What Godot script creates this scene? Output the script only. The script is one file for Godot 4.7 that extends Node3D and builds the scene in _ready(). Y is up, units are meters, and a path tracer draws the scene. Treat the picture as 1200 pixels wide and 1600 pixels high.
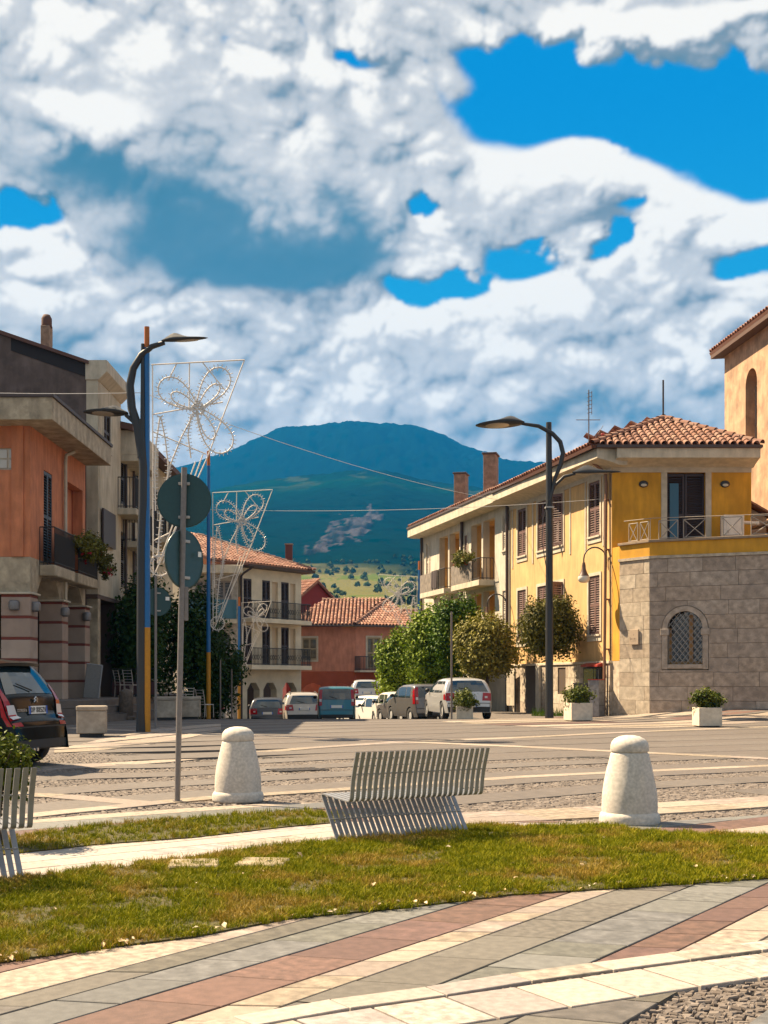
extends Node3D

# ---------------------------------------------------------------- helpers
var rng := RandomNumberGenerator.new()
var used := {}
var M := {}

func numbered(called: String) -> String:
	if not used.has(called):
		used[called] = 0
		return called
	used[called] += 1
	return "%s_%03d" % [called, used[called]]

func tag(o: Node, label: String, category: String, group := "") -> void:
	o.set_meta("label", label)
	o.set_meta("category", category)
	if group:
		o.set_meta("group", group)

func thing(called: String, label: String, category: String, at := Vector3.ZERO, turn := 0.0, group := "") -> Node3D:
	var o := Node3D.new()
	o.name = numbered(called)
	add_child(o)
	o.position = at
	o.rotation.y = turn
	tag(o, label, category, group)
	return o

func structure(called: String) -> Node3D:
	var o := Node3D.new()
	o.name = numbered(called)
	add_child(o)
	o.set_meta("kind", "structure")
	return o

func part(called: String, b, mat: Material, parent: Node, xf := Transform3D.IDENTITY) -> MeshInstance3D:
	var o := MeshInstance3D.new()
	o.name = called
	o.mesh = b.mesh() if b is MB else b
	o.material_override = mat
	o.transform = xf
	parent.add_child(o, true)
	return o

func stuff(o: Node) -> Node:
	o.set_meta("kind", "stuff")
	return o

func copy_of(t: Node3D, label: String, at: Vector3, turn := 0.0) -> Node3D:
	var r: Node3D = t.duplicate()
	r.name = numbered(String(t.name).get_slice("_00", 0))
	add_child(r)
	r.position = at
	r.rotation.y = turn
	r.set_meta("label", label)
	return r

# a mesh under construction; every face is given with an outward hint and turned to match it
class MB:
	var v := PackedVector3Array()
	var n := PackedVector3Array()
	var c := PackedColorArray()
	var tint := Color.WHITE
	var tinted := false

	func t3(a: Vector3, b: Vector3, d: Vector3, na: Vector3, nb: Vector3, nd: Vector3) -> void:
		var g := (d - a).cross(b - a)
		v.push_back(a); n.push_back(na)
		if g.dot(na + nb + nd) >= 0.0:
			v.push_back(b); v.push_back(d); n.push_back(nb); n.push_back(nd)
		else:
			v.push_back(d); v.push_back(b); n.push_back(nd); n.push_back(nb)
		if tinted:
			c.push_back(tint); c.push_back(tint); c.push_back(tint)

	func tri(a: Vector3, b: Vector3, d: Vector3, out: Vector3) -> void:
		var g := (d - a).cross(b - a)
		if g.length_squared() < 1e-16:
			return
		g = g.normalized()
		if g.dot(out) < 0.0:
			g = -g
		t3(a, b, d, g, g, g)

	func quad(a: Vector3, b: Vector3, d: Vector3, e: Vector3, out: Vector3) -> void:
		tri(a, b, d, out)
		tri(a, d, e, out)

	func squad(a: Vector3, b: Vector3, d: Vector3, e: Vector3, na: Vector3, nb: Vector3, nd: Vector3, ne: Vector3) -> void:
		t3(a, b, d, na, nb, nd)
		t3(a, d, e, na, nd, ne)

	# box centred on xf, with chamfered edges where bev > 0
	func box(xf: Transform3D, s: Vector3, bev := 0.0) -> void:
		var h := s * 0.5
		var B := xf.basis
		var ax := [Vector3.RIGHT, Vector3.UP, Vector3.BACK]
		for k in 3:
			var i: int = (k + 1) % 3
			var j: int = (k + 2) % 3
			for sg in [-1.0, 1.0]:
				var o: Vector3 = ax[k] * h[k] * sg
				var u: Vector3 = ax[i] * (h[i] - bev)
				var w: Vector3 = ax[j] * (h[j] - bev)
				quad(xf * (o - u - w), xf * (o + u - w), xf * (o + u + w), xf * (o - u + w), B * (ax[k] * sg))
		if bev <= 0.0:
			return
		for k in 3:
			var i: int = (k + 1) % 3
			var j: int = (k + 2) % 3
			for si in [-1.0, 1.0]:
				for sj in [-1.0, 1.0]:
					var e: Vector3 = ax[k] * (h[k] - bev)
					var p: Vector3 = ax[i] * h[i] * si + ax[j] * (h[j] - bev) * sj
					var q: Vector3 = ax[i] * (h[i] - bev) * si + ax[j] * h[j] * sj
					quad(xf * (p - e), xf * (p + e), xf * (q + e), xf * (q - e), B * (ax[i] * si + ax[j] * sj))
		for sx in [-1.0, 1.0]:
			for sy in [-1.0, 1.0]:
				for sz in [-1.0, 1.0]:
					var sg := Vector3(sx, sy, sz)
					var q := (h - Vector3.ONE * bev) * sg
					tri(xf * (q + Vector3(bev * sx, 0, 0)), xf * (q + Vector3(0, bev * sy, 0)), xf * (q + Vector3(0, 0, bev * sz)), B * sg)

	func bx(cx: float, cy: float, cz: float, sx: float, sy: float, sz: float, bev := 0.0) -> void:
		box(Transform3D(Basis.IDENTITY, Vector3(cx, cy, cz)), Vector3(sx, sy, sz), bev)

	# round bar from a to b
	func bar(a: Vector3, b: Vector3, r0: float, r1 := -1.0, seg := 6, caps := true) -> void:
		if r1 < 0.0:
			r1 = r0
		var d := (b - a).normalized()
		var x := d.cross(Vector3.UP if absf(d.y) < 0.9 else Vector3.RIGHT).normalized()
		var y := d.cross(x)
		for k in seg:
			var p := TAU * k / seg
			var q := TAU * (k + 1) / seg
			var e := x * cos(p) + y * sin(p)
			var g := x * cos(q) + y * sin(q)
			squad(a + e * r0, a + g * r0, b + g * r1, b + e * r1, e, g, g, e)
			if caps:
				tri(a, a + e * r0, a + g * r0, -d)
				tri(b, b + e * r1, b + g * r1, d)

	func tube(path: PackedVector3Array, radii: Array, seg := 8) -> void:
		var m := path.size()
		var prev_x := Vector3.ZERO
		var ring_e := []
		for i in m:
			var d := (path[mini(i + 1, m - 1)] - path[maxi(i - 1, 0)]).normalized()
			var x: Vector3
			if i == 0:
				x = d.cross(Vector3.UP if absf(d.y) < 0.9 else Vector3.RIGHT).normalized()
			else:
				x = (prev_x - d * prev_x.dot(d)).normalized()
			prev_x = x
			var y := d.cross(x)
			var ring := PackedVector3Array()
			for k in seg:
				ring.push_back(x * cos(TAU * k / seg) + y * sin(TAU * k / seg))
			ring_e.push_back(ring)
		for i in m - 1:
			var r0: float = radii[i] if radii.size() > 1 else radii[0]
			var r1: float = radii[i + 1] if radii.size() > 1 else radii[0]
			for k in seg:
				var l: int = (k + 1) % seg
				squad(path[i] + ring_e[i][k] * r0, path[i] + ring_e[i][l] * r0, path[i + 1] + ring_e[i + 1][l] * r1, path[i + 1] + ring_e[i + 1][k] * r1, ring_e[i][k], ring_e[i][l], ring_e[i + 1][l], ring_e[i + 1][k])
		for k in seg:
			var l: int = (k + 1) % seg
			var ra: float = radii[0]
			var rb: float = radii[radii.size() - 1]
			tri(path[0], path[0] + ring_e[0][k] * ra, path[0] + ring_e[0][l] * ra, path[0] - path[1])
			tri(path[m - 1], path[m - 1] + ring_e[m - 1][k] * rb, path[m - 1] + ring_e[m - 1][l] * rb, path[m - 1] - path[m - 2])

	# profile of (radius, height) turned round the y axis of xf
	func lathe(prof: PackedVector2Array, seg: int, xf := Transform3D.IDENTITY, wob := 0.0, nz: FastNoiseLite = null) -> void:
		var m := prof.size()
		var pn := PackedVector2Array()
		for i in m:
			var d := (prof[mini(i + 1, m - 1)] - prof[maxi(i - 1, 0)]).normalized()
			pn.push_back(Vector2(d.y, -d.x))
		for i in m - 1:
			for k in seg:
				var a := TAU * k / seg
				var b := TAU * (k + 1) / seg
				var ps := []
				var ns := []
				for q in [[i, a], [i, b], [i + 1, b], [i + 1, a]]:
					var pr: Vector2 = prof[q[0]]
					var dir := Vector3(cos(q[1]), 0, sin(q[1]))
					var r := pr.x
					if nz:
						r += wob * nz.get_noise_3d(dir.x * pr.x * 8, pr.y * 8, dir.z * pr.x * 8)
					ps.push_back(xf * (dir * r + Vector3(0, pr.y, 0)))
					ns.push_back((xf.basis * (dir * pn[q[0]].x + Vector3(0, pn[q[0]].y, 0))).normalized())
				squad(ps[0], ps[1], ps[2], ps[3], ns[0], ns[1], ns[2], ns[3])

	# flat polygon in the xy plane of xf, its front at z = 0 and its back at z = -depth; the front edge is chamfered by bev
	func prism(poly: PackedVector2Array, depth: float, xf: Transform3D, bev := 0.0, back := false) -> void:
		if Geometry2D.is_polygon_clockwise(poly):
			poly = poly.duplicate()
			poly.reverse()
		var top := poly
		if bev > 0.0:
			var ins := Geometry2D.offset_polygon(poly, -bev, Geometry2D.JOIN_MITER)
			if ins.size() == 1 and ins[0].size() == poly.size():
				top = ins[0]
				var best := 0
				for k in top.size():
					if top[k].distance_squared_to(poly[0]) < top[best].distance_squared_to(poly[0]):
						best = k
				var sorted := PackedVector2Array()
				for k in top.size():
					sorted.push_back(top[(best + k) % top.size()])
				top = sorted
		var idx := Geometry2D.triangulate_polygon(top)
		var N := xf.basis.z
		for k in range(0, idx.size(), 3):
			var a := top[idx[k]]
			var b := top[idx[k + 1]]
			var d := top[idx[k + 2]]
			tri(xf * Vector3(a.x, a.y, 0), xf * Vector3(b.x, b.y, 0), xf * Vector3(d.x, d.y, 0), N)
			if back:
				tri(xf * Vector3(a.x, a.y, -depth), xf * Vector3(b.x, b.y, -depth), xf * Vector3(d.x, d.y, -depth), -N)
		var m := poly.size()
		for k in m:
			var a := poly[k]
			var b := poly[(k + 1) % m]
			var e := b - a
			var out := xf.basis * Vector3(e.y, -e.x, 0)
			quad(xf * Vector3(a.x, a.y, -bev), xf * Vector3(b.x, b.y, -bev), xf * Vector3(b.x, b.y, -depth), xf * Vector3(a.x, a.y, -depth), out)
			if bev > 0.0 and top.size() == m and top != poly:
				var p := top[k]
				var q := top[(k + 1) % m]
				quad(xf * Vector3(a.x, a.y, -bev), xf * Vector3(b.x, b.y, -bev), xf * Vector3(q.x, q.y, 0), xf * Vector3(p.x, p.y, 0), out + N * 0.5 * out.length())

	func mesh() -> ArrayMesh:
		var m := ArrayMesh.new()
		if v.is_empty():
			return m
		var a := []
		a.resize(Mesh.ARRAY_MAX)
		a[Mesh.ARRAY_VERTEX] = v
		a[Mesh.ARRAY_NORMAL] = n
		if tinted:
			a[Mesh.ARRAY_COLOR] = c
		m.add_surface_from_arrays(Mesh.PRIMITIVE_TRIANGLES, a)
		return m

func V3(x: float, y: float, d: float) -> Vector3:   # metres right, up and ahead of the viewer's spot
	return Vector3(x, y, -d)

# frame of a wall: origin at p, x along the wall to the right as one faces it, y up, z out of the wall
func frame(p: Vector3, along: Vector3) -> Transform3D:
	var x := along.normalized()
	return Transform3D(Basis(x, Vector3.UP, x.cross(Vector3.UP)), p)

func local(x: float, y: float, z := 0.0, turn := 0.0) -> Transform3D:
	return Transform3D(Basis(Vector3.UP, turn), Vector3(x, y, z))

func rect(x0: float, y0: float, x1: float, y1: float) -> PackedVector2Array:
	return PackedVector2Array([Vector2(x0, y0), Vector2(x1, y0), Vector2(x1, y1), Vector2(x0, y1)])

# ---------------------------------------------------------------- materials
var noise_tex := {}

func ntex(key: String, freq: float, oct: int, lo: float, hi: float, size := 512, kind := FastNoiseLite.TYPE_SIMPLEX_SMOOTH, warp := 0.0) -> NoiseTexture2D:
	if noise_tex.has(key):
		return noise_tex[key]
	var fn := FastNoiseLite.new()
	fn.seed = hash(key) % 9999
	fn.noise_type = kind
	fn.frequency = freq
	fn.fractal_octaves = oct
	if warp > 0.0:
		fn.domain_warp_enabled = true
		fn.domain_warp_amplitude = warp
	var t := NoiseTexture2D.new()
	t.width = size
	t.height = size
	t.seamless = true
	t.noise = fn
	var g := Gradient.new()
	g.set_color(0, Color(lo, lo, lo))
	g.set_color(1, Color(hi, hi, hi))
	t.color_ramp = g
	noise_tex[key] = t
	return t

# linear base colour, grain of the surface and relief in centimetres
func mat(key: String, lin: Color, rough := 0.85, tex := "", scale := 0.5, bump := 0.0, bump_tex := "grain", detail := "", vcol := false, dscale := 0.0) -> StandardMaterial3D:
	if M.has(key):
		return M[key]
	var m := StandardMaterial3D.new()
	m.resource_name = key
	m.albedo_color = lin.linear_to_srgb()
	m.roughness = rough
	m.vertex_color_use_as_albedo = vcol
	if tex or bump > 0.0:
		m.uv1_triplanar = true
		m.uv1_world_triplanar = true
		m.uv1_scale = Vector3.ONE * scale
		m.uv1_triplanar_sharpness = 4.0
	if tex:
		m.albedo_texture = noise_tex[tex]
	if bump > 0.0:
		m.heightmap_enabled = true
		m.heightmap_texture = noise_tex[bump_tex]
		m.heightmap_scale = bump
	if detail:
		m.detail_enabled = true
		m.detail_albedo = noise_tex[detail]
		m.detail_blend_mode = BaseMaterial3D.BLEND_MODE_MUL
		m.detail_uv_layer = BaseMaterial3D.DETAIL_UV_2
		m.uv2_triplanar = true
		m.uv2_world_triplanar = true
		m.uv2_scale = Vector3.ONE * (dscale if dscale > 0.0 else scale * 0.23)
	M[key] = m
	return m

func metal(key: String, lin: Color, rough := 0.4, metallic := 0.6) -> StandardMaterial3D:
	var m := mat(key, lin, rough, "grime", 1.3, 0.0)
	m.metallic = metallic
	return m

func glass(key: String, lin: Color, rough := 0.06) -> StandardMaterial3D:
	if M.has(key):
		return M[key]
	var m := StandardMaterial3D.new()
	m.albedo_color = lin.linear_to_srgb()
	m.roughness = rough
	m.metallic_specular = 0.8
	M[key] = m
	return m

func make_textures() -> void:
	ntex("grain", 0.06, 4, 0.9, 1.0)
	ntex("speckle", 0.22, 3, 0.84, 1.0)
	ntex("blotch", 0.012, 5, 0.86, 1.0, 512, FastNoiseLite.TYPE_SIMPLEX_SMOOTH, 25.0)
	ntex("grime", 0.02, 6, 0.91, 1.0)
	ntex("stain", 0.016, 5, 0.7, 1.0, 512, FastNoiseLite.TYPE_SIMPLEX_SMOOTH, 40.0)
	ntex("streak", 0.014, 5, 0.84, 1.0, 512, FastNoiseLite.TYPE_SIMPLEX_SMOOTH, 30.0)
	ntex("rough", 0.09, 3, 0.0, 1.0, 512, FastNoiseLite.TYPE_CELLULAR)
	ntex("slab", 0.018, 6, 0.80, 1.0, 1024, FastNoiseLite.TYPE_SIMPLEX_SMOOTH, 30.0)
	ntex("pits", 0.16, 3, 0.76, 1.0, 1024)
	ntex("ground", 0.03, 5, 0.8, 1.0)

# ---------------------------------------------------------------- sky: cloud masses as [azimuth, height, reach, reach, strength] in degrees
const SKY_MASS := [[10.2, 23.8, 6.0, 1.6, -1.15], [14.8, 22.5, 4.2, 2.1, -1.00], [16.6, 20.8, 1.9, 1.2, -0.50], [6.6, 24.9, 2.5, 1.0, -0.55], [4.6, 25.4, 1.7, 0.6, -0.50], [-16.4, 19.2, 1.7, 0.6, -1.00], [2.9, 17.1, 2.1, 0.5, -0.85], [6.6, 18.0, 1.7, 0.5, -0.70], [16.4, 17.3, 1.3, 0.5, -0.90], [10.4, 18.7, 0.7, 0.4, -0.80], [1.9, 20.2, 0.6, 0.3, -0.80], [-1.1, 25.8, 1.3, 0.3, -0.50], [10.6, 19.7, 0.6, 0.2, -0.40], [12.4, 21.3, 3.0, 1.0, 0.35], [8.3, 21.9, 1.7, 1.6, 0.30], [-12.3, 23.0, 2.4, 1.2, 0.40], [12.7, 26.7, 5.5, 0.5, 0.50]]
const SKY_DARK := [[-4.6, 18.7, 6.1, 1.6, 0.69], [-3.4, 17.7, 3.6, 1.1, 0.51], [-10.5, 19.8, 5.5, 2.2, 0.37], [-1.1, 20.9, 5.3, 1.8, 0.24], [4.6, 21.2, 3.9, 1.3, 0.18], [-9.9, 24.4, 7.2, 1.0, 0.25], [-15.6, 22.1, 3.6, 2.4, 0.30], [-10.2, 21.8, 5.3, 1.6, 0.27], [2.9, 23.6, 4.4, 1.0, 0.13], [-9.9, 17.3, 4.2, 1.0, 0.25], [11.3, 11.0, 12.7, 1.6, 0.48], [-13.5, 13.7, 6.4, 2.1, 0.36], [-7.7, 10.5, 5.5, 1.0, 0.27], [13.5, 18.0, 2.5, 0.6, 0.18], [1.7, 14.5, 4.4, 0.8, 0.15], [8.5, 14.0, 5.5, 0.8, 0.15], [-7.7, 13.2, 4.2, 1.0, 0.18], [14.0, 15.8, 3.6, 1.0, 0.15], [7.1, 15.6, 2.5, 0.6, 0.15]]
const SKY_WHITE := [[-12.3, 23.2, 2.5, 1.1, 0.75], [-4.6, 25.2, 3.5, 1.0, 0.60], [-6.6, 25.4, 1.7, 0.9, 0.40], [0.6, 25.2, 1.7, 0.6, 0.60], [2.3, 22.1, 2.6, 0.9, 0.35], [-5.1, 22.6, 1.2, 0.6, 0.45], [11.6, 21.7, 3.2, 0.9, 0.55], [14.3, 19.2, 3.3, 1.0, 0.55], [0.0, 16.5, 4.7, 1.1, 0.55], [8.0, 17.1, 5.3, 0.8, 0.50], [11.3, 14.9, 5.8, 1.2, 0.40], [-15.4, 17.7, 2.2, 1.4, 0.60], [-7.7, 15.9, 2.8, 1.2, 0.50], [-2.3, 13.3, 4.7, 1.2, 0.35], [2.9, 26.9, 11.6, 1.0, 0.40], [-11.3, 26.9, 7.2, 1.3, 0.40], [-5.7, 11.9, 1.9, 0.7, 0.25], [6.0, 9.8, 2.5, 0.3, 0.70], [2.9, 19.1, 2.8, 0.9, 0.30], [5.4, 13.0, 4.4, 1.0, 0.30], [13.8, 13.2, 3.3, 1.0, 0.25], [-15.1, 24.7, 2.5, 1.0, 0.25], [9.9, 26.7, 6.6, 0.6, 0.40]]

var sky_billow := FastNoiseLite.new()
var sky_fine := FastNoiseLite.new()

func bumps(list: Array, az: float, el: float) -> float:
	var s := 0.0
	for b in list:
		var x: float = (az - b[0]) / b[2]
		var y: float = (el - b[1]) / b[3]
		var q := x * x + y * y
		if q < 4.0:
			s += b[4] * exp(-q * q * 0.7)
	return s

# the set masses on a coarse grid, a quarter of a degree apart: clear or thick, dark, white
var sky_maps := []
const MAP_W := 305
const MAP_H := 200

func make_sky_maps() -> void:
	for list in [SKY_MASS, SKY_DARK, SKY_WHITE]:
		var m := PackedFloat32Array()
		m.resize(MAP_W * MAP_H)
		for j in MAP_H:
			for i in MAP_W:
				m[j * MAP_W + i] = bumps(list, i * 0.25 - 38.0, j * 0.25 - 1.0)
		sky_maps.push_back(m)

func sky_map(k: int, az: float, el: float) -> float:
	var x := (az + 38.0) * 4.0
	var y := (el + 1.0) * 4.0
	var i := int(x)
	var j := int(y)
	if x < 0.0 or y < 0.0 or i >= MAP_W - 1 or j >= MAP_H - 1:
		return 0.0
	var m: PackedFloat32Array = sky_maps[k]
	var p := j * MAP_W + i
	var fx := x - i
	return lerpf(lerpf(m[p], m[p + 1], fx), lerpf(m[p + MAP_W], m[p + MAP_W + 1], fx), y - j)

func sky_image() -> Image:
	make_sky_maps()
	sky_billow.seed = 21
	sky_billow.noise_type = FastNoiseLite.TYPE_SIMPLEX_SMOOTH
	sky_billow.frequency = 0.03
	sky_billow.fractal_octaves = 3
	sky_fine.seed = 8
	sky_fine.noise_type = FastNoiseLite.TYPE_SIMPLEX_SMOOTH
	sky_fine.frequency = 0.10
	sky_fine.fractal_type = FastNoiseLite.FRACTAL_RIDGED
	sky_fine.fractal_octaves = 5
	sky_fine.fractal_gain = 0.46
	sky_fine.fractal_lacunarity = 2.1
	var W := 4096
	var H := 2048
	var coarse := sky_part(512, 256, 0, 0, 512, 256)
	coarse.resize(W, H, Image.INTERPOLATE_CUBIC)
	var x0 := W / 2 - 250
	var fine := sky_part(W, H, x0, 1024 - 420, 500, 440)
	coarse.blit_rect(fine, Rect2i(0, 0, 500, 440), Vector2i(x0, 1024 - 420))
	# Godot looks up straight ahead (-z) at the picture's left edge
	var turned := Image.create(W, H, false, Image.FORMAT_RGBF)
	turned.blit_rect(coarse, Rect2i(0, 0, W / 2, H), Vector2i(W / 2, 0))
	turned.blit_rect(coarse, Rect2i(W / 2, 0, W / 2, H), Vector2i(0, 0))
	return turned

func sky_part(W: int, H: int, x0: int, y0: int, w: int, h: int) -> Image:
	var im := Image.create(w, h, false, Image.FORMAT_RGBF)
	var big := W > 2000
	var mg := 30 if big else 5
	var ww := w + 2 * mg
	var hh := h + 2 * mg
	var den := PackedFloat32Array()
	den.resize(ww * hh)
	var dk := PackedFloat32Array()
	dk.resize(ww * hh)
	var wt := PackedFloat32Array()
	wt.resize(ww * hh)
	# how thick the cloud is in each direction
	for j in hh:
		var el := 90.0 - (y0 + j - mg + 0.5) / H * 180.0
		if el < -4.0:
			break
		var e := maxf(el, 0.0)
		var ce := cos(deg_to_rad(e))
		var se := sin(deg_to_rad(e))
		for i in ww:
			var az := (x0 + i - mg + 0.5) / W * 360.0 - 180.0
			var dir := Vector3(sin(deg_to_rad(az)) * ce, se, -cos(deg_to_rad(az)) * ce)
			var p := dir * 136.0
			p.y *= 1.3
			var f2 := sky_billow.get_noise_3dv(p * 1.3 + Vector3(5, 9, 2))
			var f1 := -sky_fine.get_noise_3dv(p + Vector3(f2, -f2, f2) * 2.2)
			var wx := f2 * 2.0 + f1 * 0.5
			var wy := f1 * 0.6 + f2 * 0.9
			var here := smoothstep(37.0, 25.0, absf(az)) * smoothstep(47.0, 34.0, el)
			var base := 0.40 + 0.75 * sky_billow.get_noise_3d(dir.x * 48.0 + 70.0, dir.y * 90.0, dir.z * 48.0)
			var dark := smoothstep(0.5, 0.95, base + f2 * 0.3) * 0.4
			var white := 0.25
			if here > 0.0:
				base = lerpf(base, 0.52 + sky_map(0, az + wx, el + wy), here)
				dark = lerpf(dark, sky_map(1, az + wx * 1.2, el + wy * 1.3), here)
				white = lerpf(white, sky_map(2, az + wx, el + wy), here)
			white = maxf(white, 0.0)
			var amp := 0.27 + 0.24 * minf(white, 0.8) + 0.16 * smoothstep(0.6, 0.1, base)
			amp *= 1.0 - 0.6 * clampf(dark - white, 0.0, 1.0)
			var k := j * ww + i
			den[k] = base + f1 * amp + f2 * 0.16 + 0.03
			dk[k] = dark
			wt[k] = white
	# then how the light from the upper left falls on it
	var steps := [[-1, -1, 0.7], [-2, -3, 0.7], [-5, -8, 0.62], [-12, -18, 0.46], [-18, -28, 0.26]] if big else [[-1, -1, 0.7], [-2, -3, 0.6]]
	var low := Color(0.27, 0.26, 0.24) * 0.40
	for j in h:
		var el := 90.0 - (y0 + j + 0.5) / H * 180.0
		var e := maxf(el, 0.0)
		if el < -1.0:
			im.fill_rect(Rect2i(0, j, w, h - j), low)
			break
		var blue := Color(0.0, 0.26, 0.64).lerp(Color(0.02, 0.40, 0.68), smoothstep(26.0, 9.0, e)).lerp(Color(0.0, 0.15, 0.50), smoothstep(35.0, 80.0, e))
		for i in w:
			var k := (j + mg) * ww + i + mg
			var d := den[k]
			var dark := dk[k]
			var white := wt[k]
			var calm := 1.0 - 0.45 * clampf(dark * 1.1 - white * 0.6, 0.0, 1.0)
			var relief := 0.0
			for s in steps:
				relief += clampf(d - den[k + s[1] * ww + s[0]], -0.34, 0.30) * s[2]
			var alpha := smoothstep(0.0, 0.30 - 0.14 * clampf(white, 0.0, 1.0), d)
			var edge := smoothstep(0.65, 0.15, d)
			var lit := 0.69 + relief * 1.30 * calm + white * 0.17 - dark * 0.34 * (1.0 - 0.6 * minf(white, 1.0)) + edge * 0.08
			lit = clampf(lit, 0.0, 1.1)
			var col: Color
			if lit > 0.72:
				col = Color(0.66, 0.655, 0.64).lerp(Color(1.06, 1.0, 0.90), smoothstep(0.70, 1.06, lit))
			else:
				col = Color(0.235, 0.29, 0.325).lerp(Color(0.66, 0.655, 0.64), smoothstep(0.12, 0.74, lit))
			# deep shade under the thickest cloud
			var deep := smoothstep(0.22, 0.85, dark - white * 0.5 - relief * 0.8)
			col = col.lerp(Color(0.045, 0.185, 0.27), deep * 0.88)
			col = blue.lerp(col, alpha)
			im.set_pixel(i, j, col * 0.315)
	return im

func make_environment() -> void:
	var cam := Camera3D.new()
	cam.name = "camera"
	add_child(cam)
	cam.projection = Camera3D.PROJECTION_FRUSTUM   # level camera, lens shifted upwards
	cam.near = 0.05
	cam.size = 0.05 * 2.0 * 0.4
	cam.frustum_offset = Vector2(0, 0.05 * 0.1315)
	cam.position = Vector3(0, 1.5, 0)
	cam.far = 12000.0
	cam.current = true
	var env := Environment.new()
	env.background_mode = Environment.BG_SKY
	var pano := PanoramaSkyMaterial.new()
	pano.panorama = ImageTexture.create_from_image(sky_image())
	pano.filter = true
	var sky := Sky.new()
	sky.sky_material = pano
	env.sky = sky
	env.tonemap_mode = Environment.TONE_MAPPER_LINEAR
	env.tonemap_exposure = 3.3
	env.sdfgi_enabled = true
	env.ssao_enabled = true
	env.ssil_enabled = true
	env.fog_enabled = true
	env.fog_light_color = Color(0.12, 0.58, 0.92)
	env.fog_density = 0.00008
	var we := WorldEnvironment.new()
	we.name = "world_environment"
	we.environment = env
	add_child(we)
	var sun := DirectionalLight3D.new()
	sun.name = "sun"
	var el := deg_to_rad(50.0)
	var towards := Vector3(-0.875 * cos(el), sin(el), -0.484 * cos(el))
	sun.basis = Basis.looking_at(-towards, Vector3.UP)
	sun.light_energy = 1.6
	sun.light_color = Color(1.0, 0.905, 0.76)
	sun.light_angular_distance = 0.5
	sun.shadow_enabled = true
	add_child(sun)

var CURB_TOP := PackedVector2Array([Vector2(-1.64, 4.96), Vector2(-1.19, 5.28), Vector2(-0.58, 5.78), Vector2(-0.24, 6.02), Vector2(0.12, 6.2), Vector2(0.65, 6.54), Vector2(1.31, 6.9), Vector2(2.21, 7.38), Vector2(3.24, 7.9)])
var CURB_MID := PackedVector2Array([Vector2(-1.55, 4.7), Vector2(-1.13, 5.04), Vector2(-0.5, 5.6), Vector2(-0.01, 5.9), Vector2(0.63, 6.26), Vector2(1.09, 6.52), Vector2(1.52, 6.76), Vector2(2.12, 7.06), Vector2(3.1, 7.56)])
var CURB_LOW := PackedVector2Array([Vector2(-1.14, 4.58), Vector2(-0.52, 5.16), Vector2(0.17, 5.6), Vector2(0.62, 5.82), Vector2(1.36, 6.18), Vector2(1.8, 6.44), Vector2(1.96, 6.54), Vector2(2.87, 7)])
var ISLAND := PackedVector2Array([Vector2(-2.45, 6.44), Vector2(-2.03, 6.78), Vector2(-1.66, 7.08), Vector2(-1.12, 7.44), Vector2(-0.6, 8.02), Vector2(0.21, 8.46), Vector2(0.89, 8.92), Vector2(1.85, 9.26), Vector2(2.9, 9.66), Vector2(4.12, 10.04), Vector2(4.7, 11.46), Vector2(3.66, 12.2), Vector2(2.82, 12.52), Vector2(2.22, 13.06), Vector2(0.91, 13), Vector2(-0.24, 12.06), Vector2(-1.12, 11.24), Vector2(-1.83, 10.46), Vector2(-2.64, 9.78), Vector2(-2.96, 9.24), Vector2(-3.29, 8.66)])
var PATH := PackedVector2Array([Vector2(-3.29, 8.66), Vector2(-2.96, 9.24), Vector2(-2.64, 9.78), Vector2(-1.83, 10.46), Vector2(-1.12, 11.24), Vector2(-0.24, 12.06), Vector2(0.91, 13), Vector2(2.28, 13.4), Vector2(0.92, 13.58), Vector2(-0.27, 13.58), Vector2(-0.51, 13.52), Vector2(-0.98, 13.12), Vector2(-1.83, 12.2), Vector2(-2.63, 11.68), Vector2(-3.29, 10.96), Vector2(-3.89, 10.24)])
var STRIP := PackedVector2Array([Vector2(-3.89, 10.24), Vector2(-3.29, 10.96), Vector2(-2.62, 11.64), Vector2(-1.82, 12.16), Vector2(-0.98, 13.06), Vector2(-0.5, 13.46), Vector2(-0.42, 14.1), Vector2(-0.73, 14.58), Vector2(-1.09, 14.58), Vector2(-2.07, 13.78), Vector2(-2.95, 13.12), Vector2(-3.63, 12.1), Vector2(-4.24, 11.16)])
var BORDER_FAR := PackedVector2Array([Vector2(-4.24, 11.16), Vector2(-3.63, 12.1), Vector2(-2.95, 13.12), Vector2(-2.07, 13.78), Vector2(-1.09, 14.58), Vector2(-0.73, 14.58), Vector2(-0.27, 13.58), Vector2(0.92, 13.58), Vector2(2.28, 13.4), Vector2(2.82, 12.52), Vector2(3.66, 12.2), Vector2(4.7, 11.46), Vector2(5.89, 14.36), Vector2(4.29, 14.3), Vector2(2.68, 13.4), Vector2(0.94, 13.9), Vector2(0, 14.94), Vector2(-0.79, 15.72), Vector2(-1.55, 15.48), Vector2(-2.39, 14.94), Vector2(-3.16, 14.36), Vector2(-3.8, 13.7), Vector2(-4.71, 12.4)])
var BAND_R_TOP := PackedVector2Array([Vector2(-0.28, 14.02), Vector2(0.98, 14.5), Vector2(2.59, 15.24), Vector2(4.97, 16.58), Vector2(7.32, 17.86)])
var BAND_R_LOW := PackedVector2Array([Vector2(-0.26, 13.22), Vector2(0.91, 13.46), Vector2(2.34, 13.78), Vector2(3.29, 14.3), Vector2(4.48, 14.94), Vector2(6.54, 15.96)])
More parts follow.
